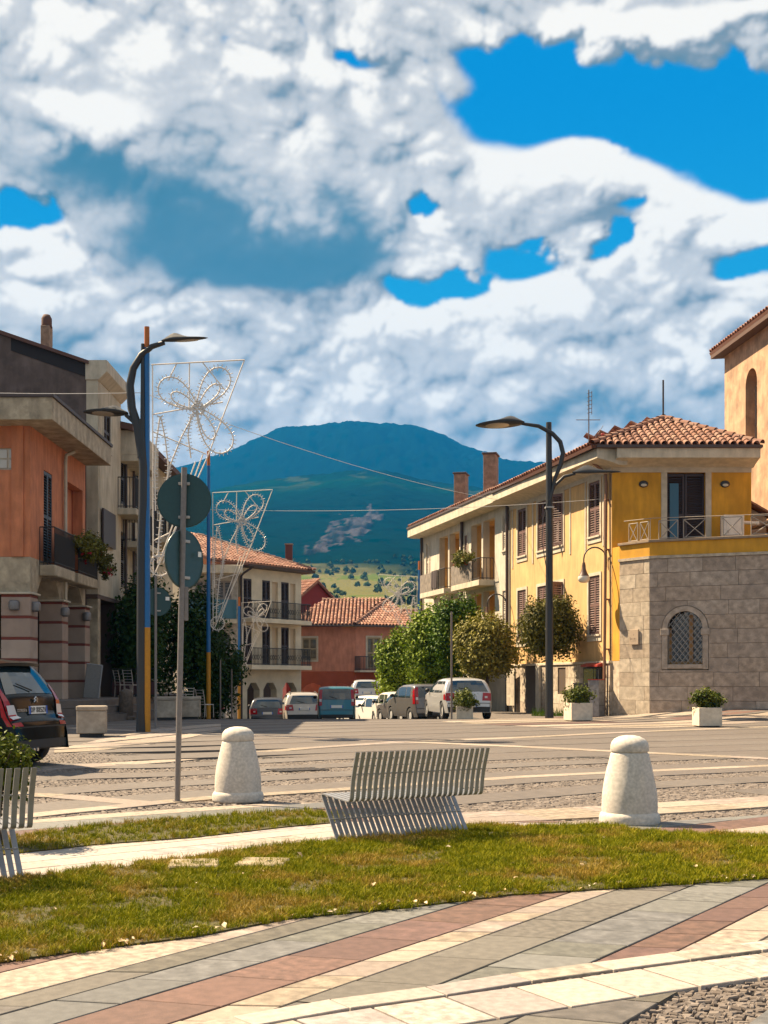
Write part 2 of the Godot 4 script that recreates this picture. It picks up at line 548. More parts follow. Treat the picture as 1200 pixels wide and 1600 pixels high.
var LINE_C := PackedVector2Array([Vector2(-5.19, 12.66), Vector2(-4.5, 13.64), Vector2(-4.01, 14.44), Vector2(-3.35, 15.24), Vector2(-2.46, 16.4), Vector2(-0.88, 17.6), Vector2(2, 20.02), Vector2(4.27, 21.36), Vector2(6.82, 22.72), Vector2(10.32, 24.28)])
var LINE_A := PackedVector2Array([Vector2(-6.11, 19.1), Vector2(-5.08, 21.6), Vector2(-3.72, 24.8), Vector2(-1.64, 28.02), Vector2(0.5, 30.08), Vector2(3.16, 31.6), Vector2(6.1, 33.88), Vector2(9.15, 35.88), Vector2(13.38, 38.24)])
var LINE_B := PackedVector2Array([Vector2(-8.7, 36.24), Vector2(-5.04, 33.58), Vector2(-1.04, 31.08), Vector2(2.85, 28.46), Vector2(7.39, 24.64), Vector2(9.16, 22.9)])
var LINE_L := PackedVector2Array([Vector2(-5.65, 17.12), Vector2(-4.3, 16.88), Vector2(-3.23, 16.14), Vector2(-2.44, 15.48)])
var LEFT_PALE := PackedVector2Array([Vector2(-5.99, 23.26), Vector2(-5.59, 26.64), Vector2(-4.74, 31.6), Vector2(-4.44, 34.84), Vector2(-4.93, 38.68), Vector2(-6.34, 36.24), Vector2(-6.82, 30.32), Vector2(-6.76, 26.26)])
var RIGHT_PALE := PackedVector2Array([Vector2(1.82, 40.44), Vector2(5.95, 45.74), Vector2(8.69, 46.36), Vector2(9.56, 45.5), Vector2(13.52, 45.06), Vector2(18.72, 45.66), Vector2(16.65, 40.6), Vector2(11.92, 39.74), Vector2(8.15, 36.24), Vector2(5.33, 35.52), Vector2(3.06, 38.24)])

# ---------------------------------------------------------------- ground
func gh(x: float, d: float) -> float:   # height of the square and the street
	var h := 0.2 * smoothstep(22.0, 42.0, d) + 0.16 * smoothstep(3.5, 6.5, -x) * smoothstep(15.0, 21.0, d) * (1.0 - smoothstep(22.0, 30.0, d))
	if d > 43.0:
		var k := 1.0 - 0.9 * smoothstep(4.4, 6.2, x + 0.25 * (d - 46.0))
		h -= k * (0.055 * (minf(d, 62.0) - 43.0) + 0.011 * maxf(minf(d, 130.0) - 62.0, 0.0))
	return h + 0.13 * maxf(0.0, x - 8.0) * smoothstep(39.0, 46.0, d)

const FLAT := Basis(Vector3(1, 0, 0), Vector3(0, 0, -1), Vector3(0, 1, 0))

func on_ground(b: MB) -> MB:
	for k in b.v.size():
		b.v[k].y += gh(b.v[k].x, -b.v[k].z)
	return b

func slab(parent: Node, called: String, poly: PackedVector2Array, m: Material, top := 0.0, depth := 0.06, bev := 0.0035) -> void:
	var b := MB.new()
	b.prism(poly, depth, Transform3D(FLAT, Vector3(0, top, 0)), bev)
	if b.v.size():
		part(called, on_ground(b), m, parent)

# slabs in parallel courses: angle of the courses, then [offset, offset, materials, length] for each
func lay(parent: Node, region: PackedVector2Array, ang: float, courses: Array, top := 0.0, joint := 0.006, skew := 0.0) -> void:
	var u := Vector2(cos(deg_to_rad(ang)), sin(deg_to_rad(ang)))
	var n := Vector2(u.y, -u.x)
	var lo := 1e9
	var hi := -1e9
	for p in region:
		lo = minf(lo, p.dot(u))
		hi = maxf(hi, p.dot(u))
	for c in courses:
		var s: float = lo - rng.randf() * c[3]
		while s < hi:
			var e: float = s + c[3] * rng.randf_range(0.75, 1.25)
			var a := s + joint
			var f := e - joint
			var o0: float = c[0] + joint
			var o1: float = c[1] - joint
			var quad := PackedVector2Array([u * a + n * o0, u * f + n * o0, u * (f + skew) + n * o1, u * (a + skew) + n * o1])
			for piece in Geometry2D.intersect_polygons(quad, region):
				if piece.size() >= 3 and absf(area2(piece)) > 0.004:
					slab(parent, "paving_slab", piece, c[2][rng.randi() % c[2].size()], top + rng.randf_range(-0.0015, 0.0015))
			s = e

func area2(p: PackedVector2Array) -> float:
	var s := 0.0
	for k in p.size():
		s += p[k].cross(p[(k + 1) % p.size()])
	return s * 0.5

func offset_curve(c: PackedVector2Array, o: float) -> PackedVector2Array:
	var r := PackedVector2Array()
	for i in c.size():
		var d := (c[mini(i + 1, c.size() - 1)] - c[maxi(i - 1, 0)]).normalized()
		r.push_back(c[i] + Vector2(-d.y, d.x) * o)
	return r

func lengthened(c: PackedVector2Array, by: float) -> PackedVector2Array:
	var r := c.duplicate()
	r.insert(0, c[0] + (c[0] - c[1]).normalized() * by)
	r.push_back(c[c.size() - 1] + (c[c.size() - 1] - c[c.size() - 2]).normalized() * by)
	return r

# points every step metres along a curve
func resample(c: PackedVector2Array, step: float) -> PackedVector2Array:
	var r := PackedVector2Array([c[0]])
	var left := step
	for i in c.size() - 1:
		var l := c[i].distance_to(c[i + 1])
		var at := 0.0
		while l - at >= left:
			at += left
			r.push_back(c[i].lerp(c[i + 1], at / l))
			left = step
		left -= l - at
	return r

# a strip between two curves cut into slabs
func strip(parent: Node, called: String, a: PackedVector2Array, b: PackedVector2Array, ms: Array, top: float, joint := 0.006) -> void:
	for i in mini(a.size(), b.size()) - 1:
		var ta := (a[i + 1] - a[i]).normalized() * joint
		var tb := (b[i + 1] - b[i]).normalized() * joint
		var q := PackedVector2Array([a[i] + ta, a[i + 1] - ta, b[i + 1] - tb, b[i] + tb])
		if absf(area2(q)) > 0.003:
			slab(parent, called, q, ms[rng.randi() % ms.size()], top + rng.randf_range(-0.001, 0.001))

func near_view(p: Vector2, slack := 2.5) -> bool:
	return absf(p.x) < p.y * 0.31 + slack

func make_ground() -> void:
	var cream := [mat("cream_a", Color(0.455, 0.365, 0.285), 0.85, "slab", 0.6, 0.45, "pits", "pits", false, 2.3), mat("cream_b", Color(0.41, 0.325, 0.25), 0.85, "slab", 0.7, 0.45, "pits", "pits", false, 2.3), mat("cream_c", Color(0.485, 0.395, 0.31), 0.85, "slab", 0.5, 0.45, "pits", "pits", false, 2.3)]
	var white := [mat("pale_a", Color(0.54, 0.465, 0.40), 0.85, "slab", 0.8, 0.45, "pits", "pits", false, 2.3), mat("pale_b", Color(0.50, 0.43, 0.37), 0.85, "slab", 0.7, 0.45, "pits", "pits", false, 2.3), mat("pale_c", Color(0.565, 0.49, 0.42), 0.85, "slab", 0.9, 0.45, "pits", "pits", false, 2.3)]
	var dg := [mat("grey_dark_a", Color(0.175, 0.155, 0.128), 0.8, "slab", 0.6, 0.45, "pits", "pits", false, 2.3), mat("grey_dark_b", Color(0.20, 0.18, 0.15), 0.8, "slab", 0.7, 0.45, "pits", "pits", false, 2.3)]
	var lg := [mat("grey_light_a", Color(0.205, 0.20, 0.18), 0.75, "slab", 0.6, 0.45, "pits", "pits", false, 2.3), mat("grey_light_b", Color(0.23, 0.225, 0.205), 0.75, "slab", 0.5, 0.45, "pits", "pits", false, 2.3)]
	var rust := [mat("rust_a", Color(0.205, 0.112, 0.086), 0.8, "slab", 0.6, 0.45, "pits", "pits", false, 2.3), mat("rust_b", Color(0.175, 0.098, 0.076), 0.8, "slab", 0.7, 0.45, "pits", "pits", false, 2.3)]
	var plaza := [mat("plaza_a", Color(0.172, 0.142, 0.122), 0.8, "slab", 0.3, 0.45, "pits", "pits", false, 2.3), mat("plaza_b", Color(0.185, 0.156, 0.134), 0.8, "slab", 0.35, 0.45, "pits", "pits", false, 2.3), mat("plaza_c", Color(0.162, 0.134, 0.114), 0.8, "slab", 0.28, 0.45, "pits", "pits", false, 2.3)]
	for list in [cream, white, dg, lg, rust, plaza]:
		var first: StandardMaterial3D = list[0]
		for k in 4:
			var m: StandardMaterial3D = first.duplicate()
			var c: Color = first.albedo_color.srgb_to_linear() * [0.78, 0.88, 1.08, 0.95][k]
			c.b *= [1.06, 0.94, 1.0, 1.08][k]
			m.albedo_color = c.linear_to_srgb()
			m.uv1_offset = Vector3(0.37 * k, 0.61 * k, 0.23 * k)
			if k > 0:
				m.detail_albedo = noise_tex["stain"]
				m.uv2_scale = Vector3.ONE * [1.0, 0.9, 1.4, 0.6][k]
			list.push_back(m)
	var rough := mat("cobble_bed", Color(0.17, 0.138, 0.116), 0.95, "rough", 1.6, 2.5, "rough", "ground")

	# one sheet under the square and the street
	var b := MB.new()
	var sq := structure("ground")
	var xs := PackedFloat32Array()
	for i in 61:
		xs.push_back(-45.0 + i * 1.5)
	var far_bed := MB.new()
	for j in 102:
		for i in 60:
			var d0 := -20.0 + j * 1.5
			var p := []
			for q in [[xs[i], d0], [xs[i + 1], d0], [xs[i + 1], d0 + 1.5], [xs[i], d0 + 1.5]]:
				p.push_back(V3(q[0], gh(q[0], q[1]) - (0.034 if q[1] < 25.0 else 0.006), q[1]))
			(b if d0 < 24.0 else far_bed).quad(p[0], p[1], p[2], p[3], Vector3.UP)
	part("square_bed", b, rough, sq)
	part("square_bed", far_bed, mat("cobble_far", Color(0.135, 0.111, 0.095), 0.95, "pits", 0.7, 0.4, "pits"), sq)
	# tarred street beyond the brow
	var fine := MB.new()
	for j in 40:
		var d0 := 43.3 + j * 1.4
		var x1 := lerpf(5.3, -3.0, clampf((d0 - 43.3) / 50.0, 0, 1))
		var x2 := lerpf(5.3, -3.0, clampf((d0 + 1.4 - 43.3) / 50.0, 0, 1))
		for i in 8:
			var t0 := i / 8.0
			var t1 := (i + 1) / 8.0
			var q := [Vector2(lerpf(-10, x1, t0), d0), Vector2(lerpf(-10, x1, t1), d0), Vector2(lerpf(-10, x2, t1), d0 + 1.4), Vector2(lerpf(-10, x2, t0), d0 + 1.4)]
			var w := []
			for e in q:
				w.push_back(V3(e.x, gh(e.x, e.y) + 0.012, e.y))
			fine.quad(w[0], w[1], w[2], w[3], Vector3.UP)
	var road := structure("street")
	part("asphalt", fine, mat("asphalt", Color(0.06, 0.058, 0.055), 0.9, "speckle", 0.6, 0.3), road)

	# coloured slabs between the curb arc and the lawn
	CURB_TOP = lengthened(CURB_TOP, 4.5)
	CURB_MID = lengthened(CURB_MID, 4.5)
	BAND_R_TOP = lengthened(BAND_R_TOP, 6.0)
	BAND_R_TOP.remove_at(0)
	var pav := structure("pavement")
	var front := PackedVector2Array()
	for p in CURB_TOP:
		front.push_back(p)
	front.push_back(Vector2(8.8, 12.4))
	front.push_back(Vector2(4.9, 11.2))
	for k in range(9, -1, -1):
		front.push_back(ISLAND[k] + Vector2(-0.06, 0.10))
	front.push_back(Vector2(-3.6, 6.0))
	front.push_back(Vector2(-4.6, 4.0))
	lay(pav, front, 57.0, [[-6.1, -5.62, dg, 0.6], [-5.62, -5.23, rust, 0.7], [-5.23, -4.79, cream, 1.5], [-4.79, -4.57, dg, 0.85], [-4.57, -4.25, lg, 0.55], [-4.25, -3.83, rust, 0.6], [-3.83, -3.6, cream, 0.34], [-3.6, -3.21, dg, 0.6], [-3.21, -2.78, lg, 0.42], [-2.78, -2.5, rust, 0.6], [-2.5, -2.2, cream, 0.6], [-2.2, -1.8, dg, 0.5], [-1.8, -1.4, lg, 0.5], [-1.4, -1.0, rust, 0.5], [-1.0, -0.4, dg, 0.6], [-0.4, 0.1, rust, 0.6], [0.1, 0.5, cream, 0.6], [0.5, 1.0, lg, 0.6], [1.0, 1.5, dg, 0.6]], 0.0, 0.007, 0.12)
	# the pale curb arc: narrow stones, a joint, wide stones
	var ct := resample(CURB_TOP, 0.52)
	var cm := resample(CURB_MID, 0.52)
	strip(pav, "curb_stone", ct, offset_curve(ct, -0.185), white, 0.004, 0.004)
	var wide_a := offset_curve(resample(CURB_MID, 0.40), -0.012)
	strip(pav, "curb_slab", wide_a, offset_curve(wide_a, -0.43), white, 0.003, 0.009)
	# grey slabs and a cobbled wedge inside the arc
	var inner := offset_curve(CURB_MID, -0.46)
	var reg := inner.duplicate()
	reg.push_back(Vector2(9, 8.5))
	reg.push_back(Vector2(6, 1.5))
	reg.push_back(Vector2(-5, 1.5))
	lay(pav, reg, 57.0, [[-4.6, -4.2, dg, 0.5], [-4.2, -3.8, dg, 0.45], [-3.8, -3.42, dg, 0.5], [-3.42, -3.05, lg, 0.5], [-3.05, -2.6, dg, 0.55], [-2.6, -2.17, dg, 0.5], [-1.72, -1.3, lg, 0.5], [-1.3, -0.9, dg, 0.5], [-0.4, 0.2, dg, 0.5]], 0.0, 0.006, 0.1)
	# the pale path between the two lawns
	lay(pav, PATH, 41.5, [[-11.3, -10.92, white, 1.0], [-10.92, -10.56, white, 1.2], [-10.56, -10.2, white, 0.9], [-10.2, -9.86, white, 1.1], [-9.86, -9.5, white, 0.9], [-9.5, -9.13, white, 1.2], [-9.13, -8.76, white, 0.8], [-8.76, -8.4, white, 1.1], [-8.4, -8.0, white, 0.9], [-8.0, -7.6, white, 0.9]], 0.0, 0.006)
	# slabs round the far side of the lawns
	lay(pav, BORDER_FAR, 38.0, [[-13.6, -13.25, rust, 0.9], [-13.25, -12.85, cream, 0.9], [-12.85, -12.3, lg, 1.0], [-12.3, -11.95, rust, 0.9], [-11.95, -11.6, cream, 0.7], [-11.6, -11.1, dg, 0.9], [-11.1, -10.8, rust, 0.8], [-10.8, -10.4, cream, 0.8], [-10.4, -9.9, dg, 0.9], [-9.9, -9.5, rust, 0.9], [-9.5, -9.0, cream, 0.8], [-9.0, -8.5, lg, 0.8], [-8.5, -8.0, rust, 0.8], [-8.0, -7.5, cream, 0.8]], 0.003, 0.005)

	# the square: smooth strips between cobbled ones, all parallel to one pale line
	var line := lengthened(LINE_C, 30.0)
	line = resample(line, 1.25)
	for k in range(-5, 17):
		var o := 1.7 * k + (0.0 if k >= 0 else 0.62)
		var a := offset_curve(line, o)
		var c := offset_curve(line, o + 0.88)
		for i in line.size() - 1:
			var mid := a[i].lerp(c[i + 1], 0.5)
			if mid.y > 43.0 or mid.y < 12.0 or mid.x > 17.0 or not near_view(mid, 6.0):
				continue
			if Geometry2D.is_point_in_polygon(mid, BORDER_FAR) or Geometry2D.is_point_in_polygon(mid, STRIP) or Geometry2D.is_point_in_polygon(mid, PATH) or (k < 0 and mid.x < 0.2) or (k < -2 and mid.x < 5.2):
				continue
			if k > 3 and i % 3 != 0:
				continue
			var e: int = i + (3 if k > 3 else 1)
			if e >= line.size():
				continue
			var j := 0.004 if k <= 3 else 0.0
			var t := (a[i + 1] - a[i]).normalized() * j
			slab(pav, "square_slab", PackedVector2Array([a[i] + t, a[e] - t, c[e] - t, c[i] + t]), plaza[rng.randi() % 3], rng.randf_range(-0.002, 0.001))
	# pale lines across the square
	var lc := resample(LINE_C, 0.8)
	strip(pav, "line_slab", lc, offset_curve(lc, -0.36), cream, 0.004, 0.004)
	for l in [LINE_A, LINE_B, LINE_L]:
		var q := resample(l, 1.6)
		strip(pav, "line_slab", q, offset_curve(q, -0.42), cream, 0.007 if l == LINE_B else 0.005, 0.004)
	var rt := resample(BAND_R_TOP, 0.9)
	for r in 2:
		var hi := offset_curve(rt, -0.52 * r - 0.01)
		strip(pav, "band_slab", hi, offset_curve(hi, -0.5), cream, 0.006, 0.004)
	lay(pav, LEFT_PALE, 70.0, [[-20.6, -19.9, cream, 1.2], [-19.7, -19.0, cream, 1.3], [-18.9, -18.2, cream, 1.1], [-18.0, -17.2, cream, 1.4], [-17.0, -16.2, cream, 1.2], [-16.0, -15.0, cream, 1.2], [-14.8, -14.0, cream, 1.2]], 0.009, 0.005)
	var courses := []
	for k in 26:
		courses.push_back([-50.0 + k * 1.25, -50.0 + k * 1.25 + 0.95, cream if k % 4 != 2 else rust, 2.2])
	lay(pav, RIGHT_PALE, 28.0, courses, 0.008, 0.004)

	# split stones on edge in the cobbled strips near the viewer
	var stone := MB.new()
	stone.box(Transform3D(Basis(Vector3(1, 0, 0), 0.25), Vector3(0, -0.012, 0)), Vector3(0.085, 0.036, 0.04), 0.008)
	var spots := []
	var d := 4.6
	while d < 25.6:
		var fine_by: float = 0.55 if d < 8.5 else 1.0
		d += 0.05 * fine_by
		var half := d * 0.33 + (1.6 if d < 9.0 else 3.5)
		for i in int(half * 2.0 / (0.085 * fine_by)):
			var p := Vector2(-half + i * 0.085 * fine_by + rng.randf() * 0.04, d + rng.randf() * 0.03)
			if d > 8.5 and d < 13.0:
				if Geometry2D.is_point_in_polygon(p, ISLAND) or Geometry2D.is_point_in_polygon(p, PATH):
					continue
			if d < 10.5 and Geometry2D.is_point_in_polygon(p, front):
				continue
			if d > 10.0 and d < 16.5 and Geometry2D.is_point_in_polygon(p, BORDER_FAR):
				continue
			spots.push_back(Transform3D(Basis.from_euler(Vector3(rng.randf_range(-0.22, 0.22), rng.randf_range(-0.9, 1.3), rng.randf_range(-0.14, 0.14))).scaled(Vector3(fine_by, lerpf(fine_by, 1.0, 0.5), fine_by) * rng.randf_range(0.75, 1.2)), V3(p.x, gh(p.x, p.y) - 0.017 + rng.randf_range(-0.008, 0.004), p.y)))
	var cob := scatter("cobbles", stone.mesh(), mat("cobble", Color(0.215, 0.178, 0.15), 0.9, "grain", 2.0, 0.4), spots, func(_i): return Color.WHITE.lerp(Color(0.5, 0.47, 0.45), rng.randf()), self)
	stuff(cob)

	# iron drain grate in the square
	var gr := thing("drain_grate", "small slotted iron drain grate set in the square beyond the bench", "drain grate", V3(-1.45, gh(-1.45, 21.4), 21.4), 0.5)
	b = MB.new()
	for k in 9:
		b.bx(-0.4 + k * 0.1, 0.008, 0, 0.045, 0.016, 0.5)
	b.bx(0, 0.008, 0.27, 0.9, 0.018, 0.04)
	b.bx(0, 0.008, -0.27, 0.9, 0.018, 0.04)
	part("grate_bars", b, metal("iron", Color(0.07, 0.06, 0.055), 0.6, 0.3), gr)

	make_lawns()

func scatter(called: String, mesh: Mesh, m: Material, spots: Array, color: Callable, parent: Node) -> MultiMeshInstance3D:
	var mm := MultiMesh.new()
	mm.transform_format = MultiMesh.TRANSFORM_3D
	mm.use_colors = true
	mm.mesh = mesh
	mm.instance_count = spots.size()
	for i in spots.size():
		mm.set_instance_transform(i, spots[i])
		mm.set_instance_color(i, color.call(i))
	var o := MultiMeshInstance3D.new()
	o.name = called
	o.multimesh = mm
	var mc: StandardMaterial3D = m.duplicate()
	mc.vertex_color_use_as_albedo = true
	o.material_override = mc
	parent.add_child(o, true)
	return o

func make_lawns() -> void:
	var soil := mat("soil", Color(0.075, 0.062, 0.018), 1.0, "ground", 1.2, 1.0, "grain")
	var lawn := structure("lawn")
	slab(lawn, "turf", ISLAND, soil, 0.012, 0.05, 0.0)
	slab(lawn, "turf", STRIP, soil, 0.012, 0.05, 0.0)
	# tufts of a few blades each
	var tufts := []
	for kind in 3:
		var b := MB.new()
		for k in 9:
			var a := rng.randf() * TAU
			var r := rng.randf() * 0.022
			var base := Vector3(cos(a) * r, 0, sin(a) * r)
			var lean := Vector3(rng.randf_range(-1, 1), 0, rng.randf_range(-1, 1)) * (0.016 + 0.012 * kind)
			var h := rng.randf_range(0.022, 0.058)
			var w := Vector3(rng.randf_range(-1, 1), 0, rng.randf_range(-1, 1)).normalized() * 0.0022
			var mid := base + lean * 0.4 + Vector3(0, h * 0.6, 0)
			b.quad(base - w, base + w, mid + w * 0.8, mid - w * 0.8, Vector3(0, 0.2, 1))
			b.tri(mid - w * 0.8, mid + w * 0.8, base + lean * 1.3 + Vector3(0, h, 0), Vector3(0, 0.2, 1))
		tufts.push_back(b.mesh())
	var dry := FastNoiseLite.new()
	dry.seed = 5
	dry.frequency = 0.55
	dry.fractal_octaves = 3
	var g := mat("grass_blade", Color(1, 1, 1), 0.6)
	g.metallic_specular = 0.15
	g.backlight_enabled = true
	g.backlight = Color(0.5, 0.55, 0.3)
	var lists := [[], [], []]
	var where := []
	for reg in [ISLAND, STRIP]:
		var grown: PackedVector2Array = Geometry2D.offset_polygon(reg, 0.03)[0]
		var n := 125000 if reg == ISLAND else 36000
		for i in n:
			var p := Vector2(rng.randf_range(-4.4, 4.8), rng.randf_range(6.6, 15.2))
			if not near_view(p, 1.8):
				continue
			var edge := Vector2(dry.get_noise_2d(p.x * 9.0, p.y * 9.0), dry.get_noise_2d(p.y * 9.0 + 50.0, p.x * 9.0)) * 0.10
			if not Geometry2D.is_point_in_polygon(p + edge, grown):
				continue
			var thin := dry.get_noise_2d(p.x * 2.2 + 31.0, p.y * 2.2)
			if thin > 0.34 and rng.randf() < 0.35:
				continue
			var near := clampf((11.5 - p.y) / 4.0, 0.0, 1.0)
			var s := rng.randf_range(0.65, 1.25) * lerpf(1.15, 0.95, near) * (1.0 - 0.45 * smoothstep(0.1, 0.4, thin))
			lists[rng.randi() % 3].push_back(Transform3D(Basis(Vector3.UP, rng.randf() * TAU).scaled(Vector3(s, s * rng.randf_range(0.7, 1.3), s)), V3(p.x, 0.01, p.y)))
	for k in 3:
		var l: Array = lists[k]
		var o := scatter("grass", tufts[k], g, l, func(i: int) -> Color:
			var p: Vector3 = l[i].origin
			var d := dry.get_noise_2d(p.x * 1.6, p.z * 1.6) + 0.35 * dry.get_noise_2d(p.x * 8.0, p.z * 8.0) + rng.randf_range(-0.25, 0.25)
			var green := Color(0.085, 0.108, 0.003).lerp(Color(0.275, 0.24, 0.010), rng.randf())
			var straw := Color(0.27, 0.155, 0.02).lerp(Color(0.50, 0.36, 0.14), rng.randf() * rng.randf())
			return green.lerp(straw, smoothstep(0.02, 0.46, d) * 0.82), lawn)
		stuff(o)
	# dead leaves and bits of litter
	var leaf := MB.new()
	leaf.quad(Vector3(-0.02, 0, -0.01), Vector3(0.0, 0.008, 0.014), Vector3(0.026, 0.003, 0.004), Vector3(0.004, 0.010, -0.014), Vector3.UP)
	var spots := []
	for i in 300:
		var p := Vector2(rng.randf_range(-4.0, 4.6), rng.randf_range(6.8, 14.8))
		var t: float = rng.randf()
		if i % 3 == 0:
			var k := rng.randi() % 9
			p = ISLAND[k].lerp(ISLAND[k + 1], t) + Vector2(rng.randf_range(-0.06, 0.06), rng.randf_range(-0.03, 0.10))
		elif not Geometry2D.is_point_in_polygon(p, ISLAND):
			continue
		spots.push_back(Transform3D(Basis.from_euler(Vector3(rng.randf_range(-0.6, 0.6), rng.randf() * TAU, rng.randf_range(-0.6, 0.6))).scaled(Vector3.ONE * rng.randf_range(0.5, 1.25)), V3(p.x, rng.randf_range(0.012, 0.045), p.y)))
	stuff(scatter("dead_leaves", leaf.mesh(), mat("dead_leaf", Color(1, 1, 1), 0.8), spots, func(_i): return Color(0.46, 0.30, 0.14).lerp(Color(0.68, 0.55, 0.38), rng.randf()), lawn))
	# two sunken covers in the grass
	var conc := mat("cover_concrete", Color(0.42, 0.33, 0.21), 0.9, "blotch", 1.3, 0.5, "grain", "stain")
	for k in 2:
		var o := thing("access_cover", ["pale concrete access cover sunk in the dry grass, left of a pair", "pale concrete access cover sunk in the grass, right of a pair near the bench"][k], "access cover", V3([-1.52, -0.98][k], 0.02, [10.25, 10.32][k]), [0.12, -0.1][k], "access covers in the lawn")
		var b := MB.new()
		b.bx(0, 0, 0, 0.40, 0.05, 0.42, 0.012)
		part("cover_slab", b, conc, o)
		b = MB.new()
		b.bar(Vector3(0.06, 0.02, 0), Vector3(0.06, 0.0285, 0), 0.022, 0.022, 10)
		part("lifting_hole", b, mat("dark_hole", Color(0.03, 0.025, 0.02), 0.9), o)

# ---------------------------------------------------------------- mountain and far country
const RIDGE_FAR := [[-1.2, 0.06], [-0.5, 0.10], [-0.30, 0.128], [-0.227, 0.147], [-0.185, 0.160], [-0.152, 0.170], [-0.122, 0.180], [-0.102, 0.188], [-0.081, 0.196], [-0.051, 0.1995], [-0.028, 0.2045], [0.0, 0.202], [0.025, 0.1985], [0.046, 0.191], [0.061, 0.183], [0.081, 0.177], [0.101, 0.171], [0.137, 0.170], [0.182, 0.162], [0.303, 0.137], [0.6, 0.09], [1.2, 0.06]]
const RIDGE_NEAR := [[-1.2, 0.05], [-0.5, 0.09], [-0.30, 0.115], [-0.184, 0.137], [-0.152, 0.147], [-0.086, 0.157], [-0.028, 0.162], [0.0, 0.163], [0.025, 0.157], [0.051, 0.154], [0.081, 0.149], [0.116, 0.139], [0.2, 0.12], [0.4, 0.09], [1.2, 0.05]]

func along(list: Array, a: float) -> float:
	for i in list.size() - 1:
		if a <= list[i + 1][0]:
			var t: float = clampf((a - list[i][0]) / (list[i + 1][0] - list[i][0]), 0.0, 1.0)
			return lerpf(list[i][1], list[i + 1][1], t)
	return list[list.size() - 1][1]

var land := FastNoiseLite.new()

func hill(a: float, d: float, near: float, far: float) -> float:
	if d < 130.0:
		return -3.5
	var s: float
	if d < 480.0:
		s = lerpf(-0.018, 0.056, smoothstep(130.0, 480.0, d))
	elif d < 1250.0:
		s = lerpf(0.056, 0.0835, (d - 480.0) / 770.0)
	elif d < 2800.0:
		var t := (d - 1250.0) / 1550.0
		s = lerpf(0.0835, near, pow(t, 0.85))
	elif d < 3400.0:
		s = lerpf(near, near * 0.90, smoothstep(2800.0, 3400.0, d))
	elif d < 4700.0:
		s = lerpf(near * 0.90, far, smoothstep(3400.0, 4700.0, d))
	else:
		s = far * lerpf(1.0, 0.62, (d - 4700.0) / 2300.0)
	var w := smoothstep(400.0, 1500.0, d)
	var x := a * d
	s += w * (land.get_noise_2d(x * 0.35, d * 0.35) * 0.004 + land.get_noise_2d(x * 2.2, d * 2.2) * 0.0016 + land.get_noise_2d(x * 9.0, d * 9.0) * 0.0011)
	s += (1.0 - w) * land.get_noise_2d(x * 1.2, d * 1.2) * 0.004 * smoothstep(150.0, 300.0, d)
	return 1.5 + s * d

